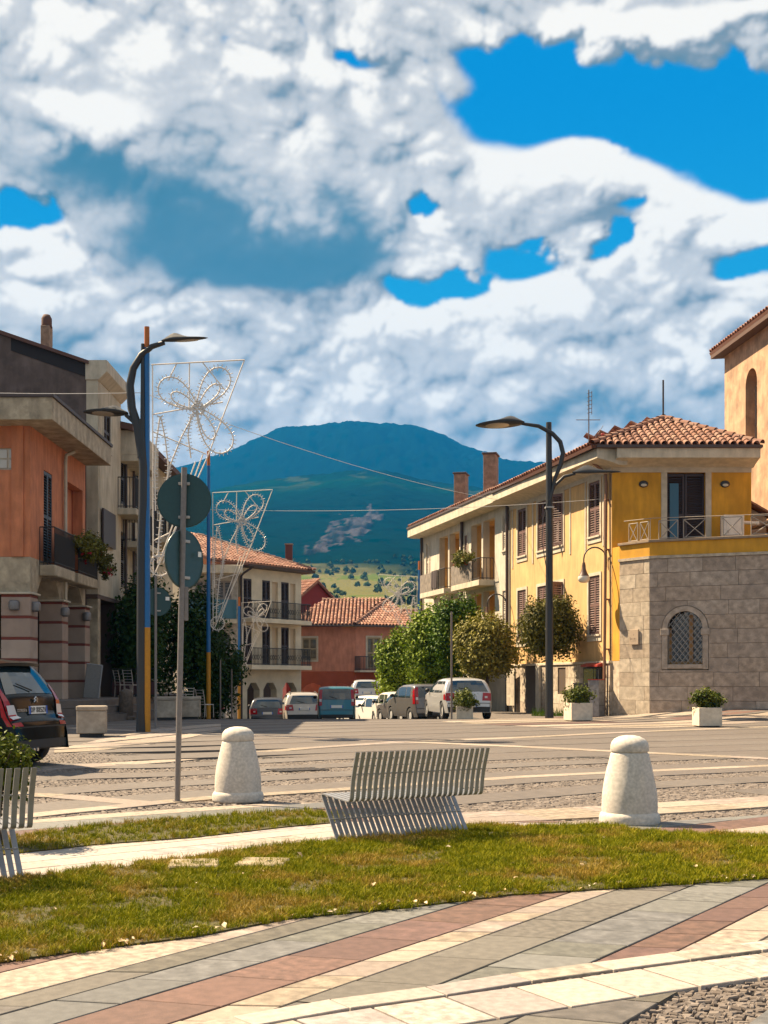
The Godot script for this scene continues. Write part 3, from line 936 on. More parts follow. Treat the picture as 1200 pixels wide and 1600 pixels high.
func make_country() -> void:
	land.seed = 3
	land.frequency = 0.004
	land.fractal_octaves = 4
	var cols := PackedFloat32Array()
	for i in 40:
		cols.push_back(lerpf(-PI * 0.5 + 0.02, -0.36, i / 40.0))
	for i in 401:
		cols.push_back(lerpf(-0.36, 0.36, i / 400.0))
	for i in 40:
		cols.push_back(lerpf(0.36, PI * 0.5 - 0.02, (i + 1) / 40.0))
	var rows := PackedFloat32Array()
	for j in 26:
		rows.push_back(90.0 * pow(480.0 / 90.0, j / 26.0))
	for j in 70:
		rows.push_back(lerpf(480.0, 1250.0, j / 70.0))
	for j in 120:
		rows.push_back(lerpf(1250.0, 2800.0, j / 120.0))
	for j in 80:
		rows.push_back(lerpf(2800.0, 7000.0, j / 79.0))
	var W := cols.size()
	var H := rows.size()
	var v := PackedVector3Array()
	var c := PackedColorArray()
	var cell := FastNoiseLite.new()
	cell.noise_type = FastNoiseLite.TYPE_CELLULAR
	cell.cellular_return_type = FastNoiseLite.RETURN_CELL_VALUE
	cell.frequency = 0.0085
	cell.domain_warp_enabled = true
	cell.domain_warp_amplitude = 20.0
	for i in W:
		var a := tan(clampf(cols[i], -1.1, 1.1))
		var near := along(RIDGE_NEAR, a)
		var far := along(RIDGE_FAR, a)
		for j in H:
			var d := rows[j]
			var dd := d * cos(clampf(cols[i], -1.1, 1.1)) if absf(cols[i]) > 0.36 else d
			var x := dd * a if absf(cols[i]) <= 1.1 else signf(cols[i]) * d
			var y := hill(a, d, near, far)
			var s := (y - 1.5) / d
			var forest := Color(0.003, 0.015, 0.014).lerp(Color(0.006, 0.026, 0.018), 0.5 + 0.5 * land.get_noise_2d(x * 3.0 + 900.0, d * 3.0))
			var col := forest
			if d < 1330.0 and d > 200.0:
				var k := cell.get_noise_2d(x, d * 0.6)
				var field := Color(0.115, 0.12, 0.035).lerp(Color(0.17, 0.15, 0.06), clampf(k * 0.5 + 0.5, 0, 1))
				if k > 0.45:
					field = Color(0.10, 0.13, 0.03)
				col = field.lerp(forest, smoothstep(1150.0, 1300.0, d + land.get_noise_2d(x, d) * 160.0))
			elif d > 2300.0 and d < 2850.0:
				col = forest.lerp(Color(0.008, 0.034, 0.016), smoothstep(2300.0, 2700.0, d) * clampf(0.5 + 1.2 * land.get_noise_2d(x * 0.8 + 50.0, d * 0.8), 0, 1))
				col = col.lerp(Color(0.045, 0.06, 0.03), smoothstep(0.15, 0.35, land.get_noise_2d(x * 1.5 + 400.0, d * 1.5)) * smoothstep(2500.0, 2750.0, d) * 0.7)
			# the bare cliff
			if a > -0.062 and a < 0.0 and s > 0.095 and s < 0.14 and d < 2700.0:
				var mid := along([[-0.056, 0.1005], [-0.046, 0.108], [-0.036, 0.116], [-0.027, 0.1175], [-0.018, 0.1205], [-0.010, 0.128]], a)
				var wide := along([[-0.056, 0.003], [-0.046, 0.007], [-0.036, 0.0095], [-0.027, 0.007], [-0.018, 0.0075], [-0.011, 0.0085], [-0.008, 0.003]], a)
				var off := (s - mid) / wide + land.get_noise_2d(x * 7.0, d * 2.5) * 1.3
				if absf(off) < 1.0:
					col = Color(0.07, 0.066, 0.07).lerp(Color(0.012, 0.02, 0.02), clampf(0.45 + 1.5 * land.get_noise_2d(x * 12.0, d * 2.0), 0.0, 1.0))
					y += d * 0.0022 * (1.0 - absf(off)) + d * 0.0012 * land.get_noise_2d(x * 16.0, d * 1.5)
			v.push_back(V3(x, y, dd))
			c.push_back(col)
	var n := PackedVector3Array()
	n.resize(v.size())
	var idx := PackedInt32Array()
	for i in W:
		for j in H:
			var p := i * H + j
			var e := v[mini(i + 1, W - 1) * H + j] - v[maxi(i - 1, 0) * H + j]
			var f := v[i * H + mini(j + 1, H - 1)] - v[i * H + maxi(j - 1, 0)]
			var g := e.cross(f).normalized()
			n[p] = g if g.y > 0.0 else -g
			if i < W - 1 and j < H - 1:
				idx.append_array([p, p + 1, p + H + 1, p, p + H + 1, p + H])
	var arr := []
	arr.resize(Mesh.ARRAY_MAX)
	arr[Mesh.ARRAY_VERTEX] = v
	arr[Mesh.ARRAY_NORMAL] = n
	arr[Mesh.ARRAY_COLOR] = c
	arr[Mesh.ARRAY_INDEX] = idx
	var mesh := ArrayMesh.new()
	mesh.add_surface_from_arrays(Mesh.PRIMITIVE_TRIANGLES, arr)
	var o := MeshInstance3D.new()
	o.name = "mountain"
	o.mesh = mesh
	o.material_override = mat("hillside", Color(1, 1, 1), 1.0, "ground", 0.02, 300.0, "ground", "", true)
	M["hillside"].specular_mode = BaseMaterial3D.SPECULAR_DISABLED
	o.set_meta("kind", "structure")
	add_child(o)
	# hedges, copses and the wood's edge: clumps of leafy crowns
	var crown := MB.new()
	crown.tinted = true
	for k in 46:
		var dir := Vector3(rng.randfn(), absf(rng.randfn()) * 0.9, rng.randfn()).normalized()
		var at := dir * rng.randf_range(0.55, 1.0) + Vector3(0, 0.3, 0)
		crown.tint = Color(1, 1, 1) * rng.randf_range(0.55, 1.25)
		var s := rng.randf_range(0.28, 0.5)
		var t1 := Vector3(rng.randfn(), rng.randfn(), rng.randfn()).normalized() * s
		var t2 := dir.cross(t1).normalized() * s
		crown.quad(at - t1, at - t2, at + t1, at + t2, dir)
	var spots := []
	for i in 9000:
		var a := rng.randf_range(-0.34, 0.34)
		var d := rng.randf_range(330.0, 1500.0)
		var x := a * d
		var hedge := absf(land.get_noise_2d(x * 1.4 + 77.0, d * 1.0))
		var copse := land.get_noise_2d(x * 1.1 + 300.0, d * 1.1)
		if d > 1180.0 and rng.randf() < 0.55 + (d - 1180.0) / 500.0:
			continue
		if d < 1180.0 and not (hedge < 0.022 or copse > 0.42 or rng.randf() < 0.006):
			continue
		var y := hill(a, d, along(RIDGE_NEAR, a), along(RIDGE_FAR, a))
		var s := rng.randf_range(1.5, 3.4)
		spots.push_back(Transform3D(Basis(Vector3.UP, rng.randf() * TAU).scaled(Vector3(s, s * rng.randf_range(0.9, 1.4), s)), V3(x, y + s * 0.2, d)))
	mat("far_leaf", Color(1, 1, 1), 0.9, "", 1.0, 0.0, "", "", true).specular_mode = BaseMaterial3D.SPECULAR_DISABLED
	stuff(scatter("far_woodland", crown.mesh(), mat("far_leaf", Color(1, 1, 1), 0.9, "", 1.0, 0.0, "", "", true), spots, func(_i): return Color(0.04, 0.075, 0.035).lerp(Color(0.08, 0.11, 0.05), rng.randf()), self))

# ---------------------------------------------------------------- building kit
# a wall w wide and h high from y0 up in frame xf, with oblong openings [x0, y0, x1, y1]
func holed(b: MB, xf: Transform3D, w0: float, w1: float, y0: float, y1: float, holes: Array, thick := 0.35) -> void:
	var xs := [w0, w1]
	for h in holes:
		xs.push_back(clampf(h[0], w0, w1))
		xs.push_back(clampf(h[2], w0, w1))
	xs.sort()
	for i in xs.size() - 1:
		if xs[i + 1] - xs[i] < 0.001:
			continue
		var mid: float = (xs[i] + xs[i + 1]) * 0.5
		var cuts := []
		for h in holes:
			if h[0] < mid and h[2] > mid:
				cuts.push_back([h[1], h[3]])
		cuts.sort()
		var at := y0
		for c in cuts + [[y1, y1]]:
			if c[0] - at > 0.001:
				b.box(xf * local((xs[i] + xs[i + 1]) * 0.5, (at + c[0]) * 0.5, -thick * 0.5), Vector3(xs[i + 1] - xs[i], c[0] - at, thick))
			at = maxf(at, c[1])

# profile of (out from the wall, height) run along the wall from x0 to x1
func run(b: MB, xf: Transform3D, prof: PackedVector2Array, x0: float, x1: float) -> void:
	b.prism(prof, x1 - x0, xf * Transform3D(Basis(Vector3(0, 0, 1), Vector3(0, 1, 0), Vector3(-1, 0, 0)), Vector3(x0, 0, 0)), 0.0, true)

func bxw(b: MB, xf: Transform3D, x0: float, x1: float, y0: float, y1: float, z0: float, z1: float, bev := 0.0) -> void:
	b.box(xf * local((x0 + x1) * 0.5, (y0 + y1) * 0.5, (z0 + z1) * 0.5), Vector3(x1 - x0, y1 - y0, z1 - z0), bev)

# one louvred leaf, hinged at its left (side -1) or right (side 1) edge
func leaf_shape(b: MB, xf: Transform3D, w: float, h: float) -> void:
	var s := 0.06
	bxw(b, xf, 0, s, 0, h, -0.02, 0.02)
	bxw(b, xf, w - s, w, 0, h, -0.02, 0.02)
	for y in [0.0, h * 0.5 - 0.05, h - 0.10]:
		bxw(b, xf, s, w - s, y, y + 0.10, -0.019, 0.019)
	var n := int(h / 0.085)
	for k in n:
		var y := (k + 0.5) * h / n
		b.box(xf * Transform3D(Basis(Vector3.RIGHT, 0.75), Vector3(w * 0.5, y, 0)), Vector3(w - 2 * s, 0.008, 0.055))

# a window with trim, sill and louvred leaves; open: how far each leaf stands open (radians)
func shuttered(parent: Node, xf: Transform3D, x0: float, y0: float, x1: float, y1: float, trim_m: Material, leaf_m: Material, trim := 0.13, open_l := 0.0, open_r := 0.0, sill := true, below := 0.25) -> Node3D:
	var b := MB.new()
	if trim > 0.0:
		bxw(b, xf, x0 - trim, x0, y0 - below, y1 + trim, -0.02, 0.035)
		bxw(b, xf, x1, x1 + trim, y0 - below, y1 + trim, -0.02, 0.035)
		bxw(b, xf, x0, x1, y1, y1 + trim, -0.02, 0.034)
		if below > 0.0:
			bxw(b, xf, x0, x1, y0 - below, y0 - 0.07, -0.02, 0.034)
	else:
		bxw(b, xf, x0, x0 + 0.02, y0, y1, -0.10, -0.06)
	var win := part("window", b, trim_m, parent)
	if sill:
		b = MB.new()
		bxw(b, xf, x0 - 0.06, x1 + 0.06, y0 - 0.07, y0, -0.1, 0.085, 0.008)
		part("sill", b, trim_m, win)
	b = MB.new()
	bxw(b, xf, x0, x1, y0, y1, -0.24, -0.20)
	part("pane", b, glass("window_glass", Color(0.012, 0.015, 0.02)), win)
	b = MB.new()
	for x in [x0, (x0 + x1) * 0.5 - 0.03, x1 - 0.06]:
		bxw(b, xf, x, x + 0.06, y0, y1, -0.2, -0.15)
	part("sash", b, leaf_m, win)
	var w := (x1 - x0) * 0.5 - 0.004
	for sd in 2:
		b = MB.new()
		if sd == 0:
			leaf_shape(b, xf * Transform3D(Basis(Vector3.UP, -open_l), Vector3(x0, y0, -0.035 + (0.07 if open_l > 0.0 else 0.0))), w, y1 - y0)
		else:
			leaf_shape(b, xf * Transform3D(Basis(Vector3.UP, open_r), Vector3(x1, y0, -0.035 + (0.07 if open_r > 0.0 else 0.0))) * local(-w, 0), w, y1 - y0)
		part("shutter", b, leaf_m, win)
	return win

# barrel tiles over the plane a b (eave) c d (ridge)
func tile_shape(r: float, l: float) -> MB:
	var b := MB.new()
	var seg := 6
	for k in seg:
		var p := PI * k / seg
		var q := PI * (k + 1) / seg
		var e := Vector3(cos(p), sin(p), 0)
		var f := Vector3(cos(q), sin(q), 0)
		var lo := Vector3(0, 0.022, 0)
		var hi := Vector3(0, 0.0, -l)
		b.squad(e * r + lo, f * r + lo, f * r * 0.82 + hi, e * r * 0.82 + hi, e, f, f, e)
		b.quad(e * r + lo, f * r + lo, f * r * 0.86 + lo, e * r * 0.86 + lo, Vector3(0, 0, 1))
	return b

func tiled(parent: Node, called: String, a: Vector3, b: Vector3, c: Vector3, d: Vector3, single: bool, pitch := 0.27, row := 0.36) -> void:
	var u := (b - a).normalized()
	var n := u.cross(d - a).normalized()
	if n.y < 0.0:
		n = -n
	var w := n.cross(u)
	if w.y < 0.0:
		w = -w
	var poly := PackedVector2Array()
	for p in [a, b, c, d]:
		poly.push_back(Vector2((p - a).dot(u), (p - a).dot(w)))
	var sheet := MB.new()
	sheet.tri(a, b, c, n)
	sheet.tri(a, c, d, n)
	for q in [[a, b], [b, c], [c, d], [d, a]]:
		sheet.quad(q[0], q[1], q[1] - n * 0.12, q[0] - n * 0.12, (q[0] + q[1] - a - c))
	var roof := part(called, sheet, mat("tile_bed", Color(0.16, 0.065, 0.04), 0.9, "grain", 0.6), parent)
	var lo := 1e9
	var hi := -1e9
	var top := 0.0
	for p in poly:
		lo = minf(lo, p.x)
		hi = maxf(hi, p.x)
		top = maxf(top, p.y)
	var shape := tile_shape(pitch * 0.42, row * 1.12)
	var ms := []
	for k in 4:
		ms.push_back(mat("roof_tile_%s" % ["red", "pale", "brown", "pink"][k], [Color(0.33, 0.145, 0.085), Color(0.42, 0.23, 0.155), Color(0.25, 0.11, 0.07), Color(0.37, 0.18, 0.12)][k], 0.85, "blotch", 1.5, 0.3, "grain", "stain"))
	var mesh := shape.mesh()
	var all := MB.new()
	all.tinted = true
	var basis := Basis(u, n, u.cross(n))
	if basis.z.dot(w) > 0.0:
		basis = Basis(-u, n, (-u).cross(n))
	for r in int(top / row) + 1:
		for k in int((hi - lo) / pitch) + 1:
			var p := Vector2(lo + (k + 0.5) * pitch, r * row + 0.02)
			if not (Geometry2D.is_point_in_polygon(p + Vector2(pitch * 0.35, 0.08), poly) and Geometry2D.is_point_in_polygon(p + Vector2(-pitch * 0.35, 0.08), poly)):
				continue
			var t := Transform3D(basis.rotated(n, rng.randf_range(-0.03, 0.03)), a + u * p.x + w * p.y + n * rng.randf_range(0.0, 0.012))
			if single:
				part("roof_tile", mesh, ms[rng.randi() % 4], roof, t)
			else:
				var j := rng.randi() % 4
				all.tint = ms[j].albedo_color.srgb_to_linear() * rng.randf_range(0.8, 1.15)
				for i in range(0, shape.v.size(), 3):
					all.t3(t * shape.v[i], t * shape.v[i + 1], t * shape.v[i + 2], t.basis * shape.n[i], t.basis * shape.n[i + 1], t.basis * shape.n[i + 2])
	if not single:
		stuff(part("roof_tiles", all, mat("tile_mix", Color(1, 1, 1), 0.85, "grain", 1.0, 0.0, "", "", true), roof))

# half-round tiles along a hip or ridge
func ridge_tiles(parent: Node, a: Vector3, b: Vector3, r := 0.14) -> void:
	var z := (a - b).normalized()
	var x := Vector3.UP.cross(z).normalized()
	var bs := Basis(x, z.cross(x), z)
	var n := maxi(1, int(a.distance_to(b) / 0.4))
	var shape := tile_shape(r, 0.46).mesh()
	for k in n:
		part("ridge_tile", shape, M["roof_tile_%s" % ["red", "pale", "pink"][rng.randi() % 3]], parent, Transform3D(bs, a.lerp(b, k / float(n)) + Vector3(0, 0.03, 0)))

# courses of blocks over [x0, x1] of a frame, leaving an opening free
func blocks(parent: Node, xf: Transform3D, x0: float, x1: float, y0: float, course: float, rows: int, ms: Array, lmin: float, lmax: float, cut := PackedVector2Array()) -> void:
	for r in rows:
		var x := x0 - (rng.randf_range(0.2, 0.8) * lmin if x1 - x0 > 2.0 else 0.0)
		while x < x1 - 0.05:
			var e := x + rng.randf_range(lmin, lmax)
			if x1 - e < lmin * 0.5:
				e = x1
			var ax := maxf(x, x0)
			var bx := minf(e, x1)
			x = e
			if bx - ax < 0.08:
				continue
			var q := rect(ax + 0.004, y0 + r * course + 0.005, bx - 0.004, y0 + (r + 1) * course - 0.005)
			var list := [q]
			if cut.size():
				list = Geometry2D.clip_polygons(q, cut)
			for p in list:
				if p.size() >= 3 and absf(area2(p)) > 0.003:
					var b := MB.new()
					b.prism(p, 0.12, xf * local(0, 0, rng.randf_range(-0.004, 0.003)), 0.005)
					part("stone_block", b, ms[rng.randi() % ms.size()], parent)

func railing(b: MB, a: Vector3, c: Vector3, h: float, gap: float, r := 0.011) -> void:
	b.bar(a + Vector3(0, h, 0), c + Vector3(0, h, 0), r * 1.6, r * 1.6, 6)
	b.bar(a + Vector3(0, 0.08, 0), c + Vector3(0, 0.08, 0), r * 1.3, r * 1.3, 6)
	var n := int(a.distance_to(c) / gap)
	for k in n + 1:
		var p := a.lerp(c, k / float(maxi(n, 1)))
		b.bar(p, p + Vector3(0, h, 0), r, r, 4, false)

func arch_poly(x0: float, x1: float, y0: float, spring: float, grow := 0.0) -> PackedVector2Array:
	var p := PackedVector2Array([Vector2(x0 - grow, y0), Vector2(x1 + grow, y0)])
	var c := Vector2((x0 + x1) * 0.5, spring)
	var r := (x1 - x0) * 0.5 + grow
	for k in 17:
		p.push_back(c + Vector2(cos(PI * k / 16), sin(PI * k / 16)) * r)
	return p

func lettering(parent: Node, called: String, text: String, size: float, m: Material, xf: Transform3D, depth := 0.004, face := "Droid Sans") -> void:
	var t := TextMesh.new()
	t.text = text
	var f := SystemFont.new()
	f.font_names = PackedStringArray([face])
	f.font_weight = 700
	t.font = f
	t.font_size = 64
	t.pixel_size = size / 64.0 * 1.38
	t.depth = depth
	part(called, t, m, parent, xf)

# ---------------------------------------------------------------- the buildings
func make_buildings() -> void:
	mat("yellow_plaster", Color(0.74, 0.46, 0.19), 0.9, "blotch", 0.12, 0.3, "grain", "stain")
	mat("ochre_plaster", Color(0.74, 0.365, 0.028), 0.9, "blotch", 0.14, 0.3, "grain", "grime")
	mat("trim", Color(0.60, 0.52, 0.40), 0.9, "blotch", 0.4, 0.2, "grain", "grime")
	mat("eave_concrete", Color(0.66, 0.57, 0.43), 0.95, "blotch", 0.25, 0.4, "grain", "stain")
	mat("shutter_brown", Color(0.16, 0.085, 0.07), 0.6, "grain", 1.0)
	mat("door_brown", Color(0.045, 0.025, 0.024), 0.5, "grain", 1.0)
	mat("dark_inside", Color(0.05, 0.04, 0.035), 0.95)
	mat("gutter", Color(0.06, 0.04, 0.035), 0.6)
	mat("black_iron", Color(0.02, 0.02, 0.022), 0.5)
	mat("cream_plaster", Color(0.64, 0.54, 0.39), 0.9, "blotch", 0.15, 0.3, "grain", "stain")
	mat("white_plaster", Color(0.66, 0.59, 0.47), 0.9, "blotch", 0.15, 0.3, "grain", "stain")
	yellow_house()
	white_block()
	church()
	left_houses()
	far_houses()
	# rain streaks run down the plaster
	for k in ["yellow_plaster", "ochre_plaster", "cream_plaster", "white_plaster", "peach_plaster", "orange_plaster", "coral_plaster", "arcade_cream", "eave_concrete", "party_wall", "chimney_plaster", "balcony_grey"]:
		if M.has(k) and M[k].detail_enabled:
			M[k].detail_albedo = noise_tex["streak"]
			M[k].uv2_scale = Vector3(0.42, 0.09, 0.42)

func yellow_house() -> void:
	var H := thing("yellow_house", "yellow two storey house with brown louvred shutters, hipped tile roof and stone clad corner terrace", "house")
	var F := frame(V3(5.58, 0, 56.48), Vector3(0.243, 0, 0.97))
	var yel: Material = M["yellow_plaster"]
	var och: Material = M["ochre_plaster"]
	var trim: Material = M["trim"]
	var W := 10.8
	# street front; x runs from the far end to the near corner
	var wins := []
	for s in [1.57, 5.15, 6.9, 9.3]:
		var x: float = W - s
		wins.push_back([x - 0.52, 6.85, x + 0.52, 8.88])
		wins.push_back([x - 0.52, 3.2, x + 0.52, 5.38])
	var b := MB.new()
	holed(b, F, 0, W, -1.0, 9.15, wins)
	part("wall", b, yel, H)
	for k in wins.size():
		var q: Array = wins[k]
		var ol := 0.0
		var orr := 0.0
		if k == 3:
			ol = 0.25; orr = 1.9
		if k == 2:
			ol = 0.0; orr = 0.55
		shuttered(H, F, q[0], q[1], q[2], q[3], trim, M["shutter_brown"], 0.12, ol, orr)
	b = MB.new()
	run(b, F, PackedVector2Array([Vector2(0.003, 8.98), Vector2(0.05, 8.98), Vector2(0.05, 9.15), Vector2(0.003, 9.15)]), 0, W)
	for s in [0.75, 2.4, 3.9, 8.0, 10.5]:
		bxw(b, F, W - s - 0.05, W - s + 0.05, 6.4, 8.975, 0.002, 0.03)
	part("frieze", b, trim, H)
	# coved cornice of the street front and the garden front
	var cove := PackedVector2Array([Vector2(-0.3, 9.15), Vector2(0.05, 9.15), Vector2(0.22, 9.22), Vector2(0.55, 9.30), Vector2(0.85, 9.36), Vector2(0.85, 9.70), Vector2(-0.3, 9.70)])
	b = MB.new()
	run(b, F, cove, 0, W + 0.62)
	var T := frame(V3(8.2, 0, 46.0), Vector3(1, 0, 0))
	run(b, T, cove, 0.02, 5.08)
	part("cornice", b, M["eave_concrete"], H)
	b = MB.new()
	run(b, F, PackedVector2Array([Vector2(-0.3, 9.705), Vector2(0.92, 9.705), Vector2(0.92, 9.80), Vector2(-0.3, 9.80)]), 0, W + 0.72)
	run(b, T, PackedVector2Array([Vector2(-0.3, 9.707), Vector2(0.93, 9.707), Vector2(0.93, 9.802), Vector2(-0.3, 9.802)]), -0.7, 5.15)
	part("gutter", b, M["gutter"], H)
	# plinth of pale blocks and the things in it
	var pale := [mat("stone_pale_a", Color(0.64, 0.53, 0.40), 0.9, "stain", 0.5, 0.3, "grain", "blotch"), mat("stone_pale_b", Color(0.58, 0.47, 0.35), 0.9, "stain", 0.6, 0.3, "grain", "blotch"), mat("stone_pale_c", Color(0.67, 0.56, 0.43), 0.9, "stain", 0.4, 0.3, "grain", "blotch"), mat("stone_pale_d", Color(0.54, 0.43, 0.32), 0.9, "stain", 0.55, 0.3, "grain", "blotch")]
	blocks(H, F * local(0, 0, 0.09), 0.0, W, -0.45, 0.51, 5, pale, 1.2, 2.2, rect(W - 5.0, 0.95, W - 4.2, 2.0))
	b = MB.new()
	bxw(b, F, 0, W, 2.105, 2.20, 0.0, 0.14, 0.01)
	part("plinth_cap", b, trim, H)
	b = MB.new()
	bxw(b, F, W - 5.0, W - 4.2, 0.95, 2.0, 0.0, 0.05)
	part("cellar_window", b, mat("cellar_dark", Color(0.07, 0.045, 0.03), 0.7), H)
	b = MB.new()
	bxw(b, F, W - 8.6, W - 7.3, -0.3, 2.15, 0.03, 0.10)
	part("door", b, M["door_brown"], H)
	b = MB.new()
	bxw(b, F, W - 7.2, W - 6.8, -0.3, 2.1, 0.1, 0.2, 0.01)
	part("pilaster", b, trim, H)
	var nb := thing("notice_board", "tall pale notice board under the olive tree by the silver hatchback", "notice board", F * Vector3(W - 9.9, 0, 0.3), -1.2)
	b = MB.new()
	b.bx(0, 1.15, 0, 0.75, 1.5, 0.06, 0.01)
	part("board", b, M["trim"], nb)
	b = MB.new()
	for x in [-0.4, 0.4]:
		b.bar(Vector3(x, -0.4, 0), Vector3(x, 2.0, 0), 0.03, 0.03, 8)
	part("post", b, M["black_iron"], nb)
	b = MB.new()
	for q in [[-0.18, 1.55], [0.16, 1.5], [-0.15, 1.05], [0.17, 0.95], [-0.16, 0.62]]:
		b.bx(q[0], q[1], 0.034, 0.24, 0.32, 0.004)
	part("notice", b, mat("notice_paper", Color(0.40, 0.34, 0.27), 0.8), nb)
	# downpipe at the near corner
	b = MB.new()
	b.tube(PackedVector3Array([F * Vector3(W - 0.45, 9.5, 0.75), F * Vector3(W - 0.35, 9.35, 0.6), F * Vector3(W - 0.30, 9.0, 0.14), F * Vector3(W - 0.30, 8.6, 0.1), F * Vector3(W - 0.30, 0.4, 0.19)]), [0.055], 8)
	for y in [2.6, 4.4, 6.2, 8.0]:
		bxw(b, F, W - 0.38, W - 0.22, y, y + 0.05, 0.0, 0.16)
	part("downpipe", b, mat("pipe_brown", Color(0.20, 0.10, 0.055), 0.5), H)
	b = MB.new()
	b.bar(F * Vector3(W - 0.08, 2.2, 0.05), F * Vector3(W - 0.08, 9.0, 0.05), 0.02)
	part("cable", b, M["gutter"], H)
	# stone clad terrace: cut-off corner and garden front
	var B := V3(8.37, 0, 45.5)
	var C := V3(9.19, 0, 44.3)
	var FC := frame(B, C - B)
	var FR := frame(C, Vector3(3.6, 0, 1.6))
	var lc := B.distance_to(C)
	b = MB.new()
	bxw(b, FC, 0, lc, -0.8, 5.70, -0.5, -0.11)
	bxw(b, FR, 0, 0.62, -0.8, 5.70, -0.5, -0.112)
	bxw(b, FR, 1.81, 8.0, -0.8, 5.70, -0.5, -0.112)
	bxw(b, FR, 0.62, 1.81, -0.8, 2.05, -0.5, -0.112)
	bxw(b, FR, 0.62, 1.81, 3.9, 5.70, -0.5, -0.112)
	part("terrace_wall", b, mat("mortar", Color(0.38, 0.30, 0.22), 0.95, "grain", 1.0), H)
	blocks(H, FC, 0.0, lc, -0.18, 0.49, 12, pale, 0.5, 1.25)
	var grey := [mat("stone_grey_a", Color(0.53, 0.42, 0.33), 0.9, "stain", 0.35, 0.3, "grain", "blotch"), mat("stone_grey_b", Color(0.57, 0.46, 0.365), 0.9, "stain", 0.45, 0.3, "grain", "blotch"), mat("stone_grey_c", Color(0.48, 0.375, 0.29), 0.9, "stain", 0.4, 0.3, "grain", "blotch"), mat("stone_grey_d", Color(0.545, 0.425, 0.325), 0.9, "stain", 0.5, 0.3, "grain", "blotch")]
	var x0 := 0.62
	var x1 := 1.81
	blocks(H, FR, 0.0, 8.0, -0.18, 0.49, 12, grey, 0.9, 1.9, arch_poly(x0, x1, 1.85, 3.27, 0.2))
	# return of the terrace beside the street front
	b = MB.new()
	var FB := frame(F * Vector3(W, 0, 0), B - F * Vector3(W, 0, 0))
	var lb: float = (F * Vector3(W, 0, 0)).distance_to(B)
	bxw(b, FB, 0, lb, 2.2, 6.26, -0.3, -0.003)
	part("wall", b, och, H)
	b = MB.new()
	bxw(b, FB, 0.0, lb, -0.5, 2.19, -0.3, 0.0)
	part("plinth_return", b, M["stone_pale_a"], H)
	# arched window: surround, grille, frame
	b = MB.new()
	var c := Vector2((x0 + x1) * 0.5, 3.27)
	var win := MeshInstance3D.new()
	for k in 12:
		var p0 := PI * k / 12
		var p1 := PI * (k + 1) / 12
		var e0 := Vector2(cos(p0), sin(p0))
		var e1 := Vector2(cos(p1), sin(p1))
		b.prism(PackedVector2Array([c + e0 * 0.6, c + e0 * 0.78, c + e1 * 0.78, c + e1 * 0.6]), 0.16, FR * local(0, 0, 0.035))
	for s in [[x0 - 0.19, x0], [x1, x1 + 0.19]]:
		bxw(b, FR, s[0], s[1], 1.88, 3.05, -0.14, 0.035, 0.01)
		bxw(b, FR, s[0] - 0.05, s[1] + 0.05, 3.05, 3.27, -0.14, 0.06, 0.01)
	bxw(b, FR, x0, x1, 1.9, 2.05, -0.3, 0.03, 0.01)
	win = part("window", b, M["stone_grey_b"], H)
	b = MB.new()
	for k in range(-6, 14):
		for sg in [1.0, -1.0]:
			var a0 := Vector2(x0 + k * 0.2, 2.05)
			var pts := []
			for j in 41:
				var y := 2.05 + j * 0.046
				var x: float = x0 + k * 0.2 + sg * (y - 2.05) * 0.8
				if x > x0 and x < x1 and (y < 3.27 or Vector2(x, y).distance_to(c) < 0.6):
					pts.push_back(FR * Vector3(x, y, -0.02 + 0.005 * sg))
			if pts.size() > 1:
				b.bar(pts[0], pts[pts.size() - 1], 0.012, 0.012, 5)
	part("grille", b, mat("grille_grey", Color(0.22, 0.20, 0.18), 0.5), win)
	b = MB.new()
	bxw(b, FR, x0, x1, 2.05, 3.9, -0.40, -0.36)
	part("pane", b, glass("window_glass", Color(0.012, 0.015, 0.02)), win)
	b = MB.new()
	bxw(b, FR, c.x + 0.08, c.x + 0.22, 2.05, 3.75, -0.36, -0.30)
	bxw(b, FR, x0, x0 + 0.08, 2.05, 3.3, -0.36, -0.30)
	bxw(b, FR, x0, x1, 2.05, 2.15, -0.36, -0.31)
	part("sash", b, mat("sash_wood", Color(0.28, 0.14, 0.035), 0.6), win)
	# parapet and its cap
	b = MB.new()
	bxw(b, FC, 0, lc, 5.80, 6.27, -0.3, 0.0)
	bxw(b, FR, 0.002, 8.0, 5.80, 6.27, -0.3, -0.001)
	part("parapet", b, och, H)
	b = MB.new()
	bxw(b, FC, -0.03, lc + 0.03, 5.705, 5.80, -0.3, 0.045)
	bxw(b, FR, -0.02, 8.0, 5.706, 5.801, -0.3, 0.044)
	part("string_course", b, M["stone_pale_a"], H)
	b = MB.new()
	bxw(b, FC, -0.03, lc + 0.03, 6.272, 6.36, -0.32, 0.07, 0.01)
	bxw(b, FR, -0.02, 8.0, 6.274, 6.362, -0.32, 0.07, 0.01)
	part("parapet_cap", b, mat("cap_stone", Color(0.30, 0.22, 0.15), 0.9, "blotch", 0.8), H)
	b = MB.new()
	b.prism(PackedVector2Array([Vector2(8.3, 46.2), Vector2(8.6, 45.3), Vector2(9.4, 44.5), Vector2(16.5, 41.4), Vector2(16.5, 46.2)]), 0.2, Transform3D(FLAT, Vector3(0, 5.9, 0)))
	part("terrace_floor", b, M["eave_concrete"], H)
	# garden front of the upper storey
	b = MB.new()
	holed(b, T, 0.0, 5.0, 5.7, 9.15, [[1.97, 5.9, 3.35, 8.97]])
	part("wall", b, och, H)
	b = MB.new()
	bxw(b, T, 1.76, 1.97, 5.9, 8.97, -0.02, 0.03)
	bxw(b, T, 3.35, 3.56, 5.9, 8.97, -0.02, 0.03)
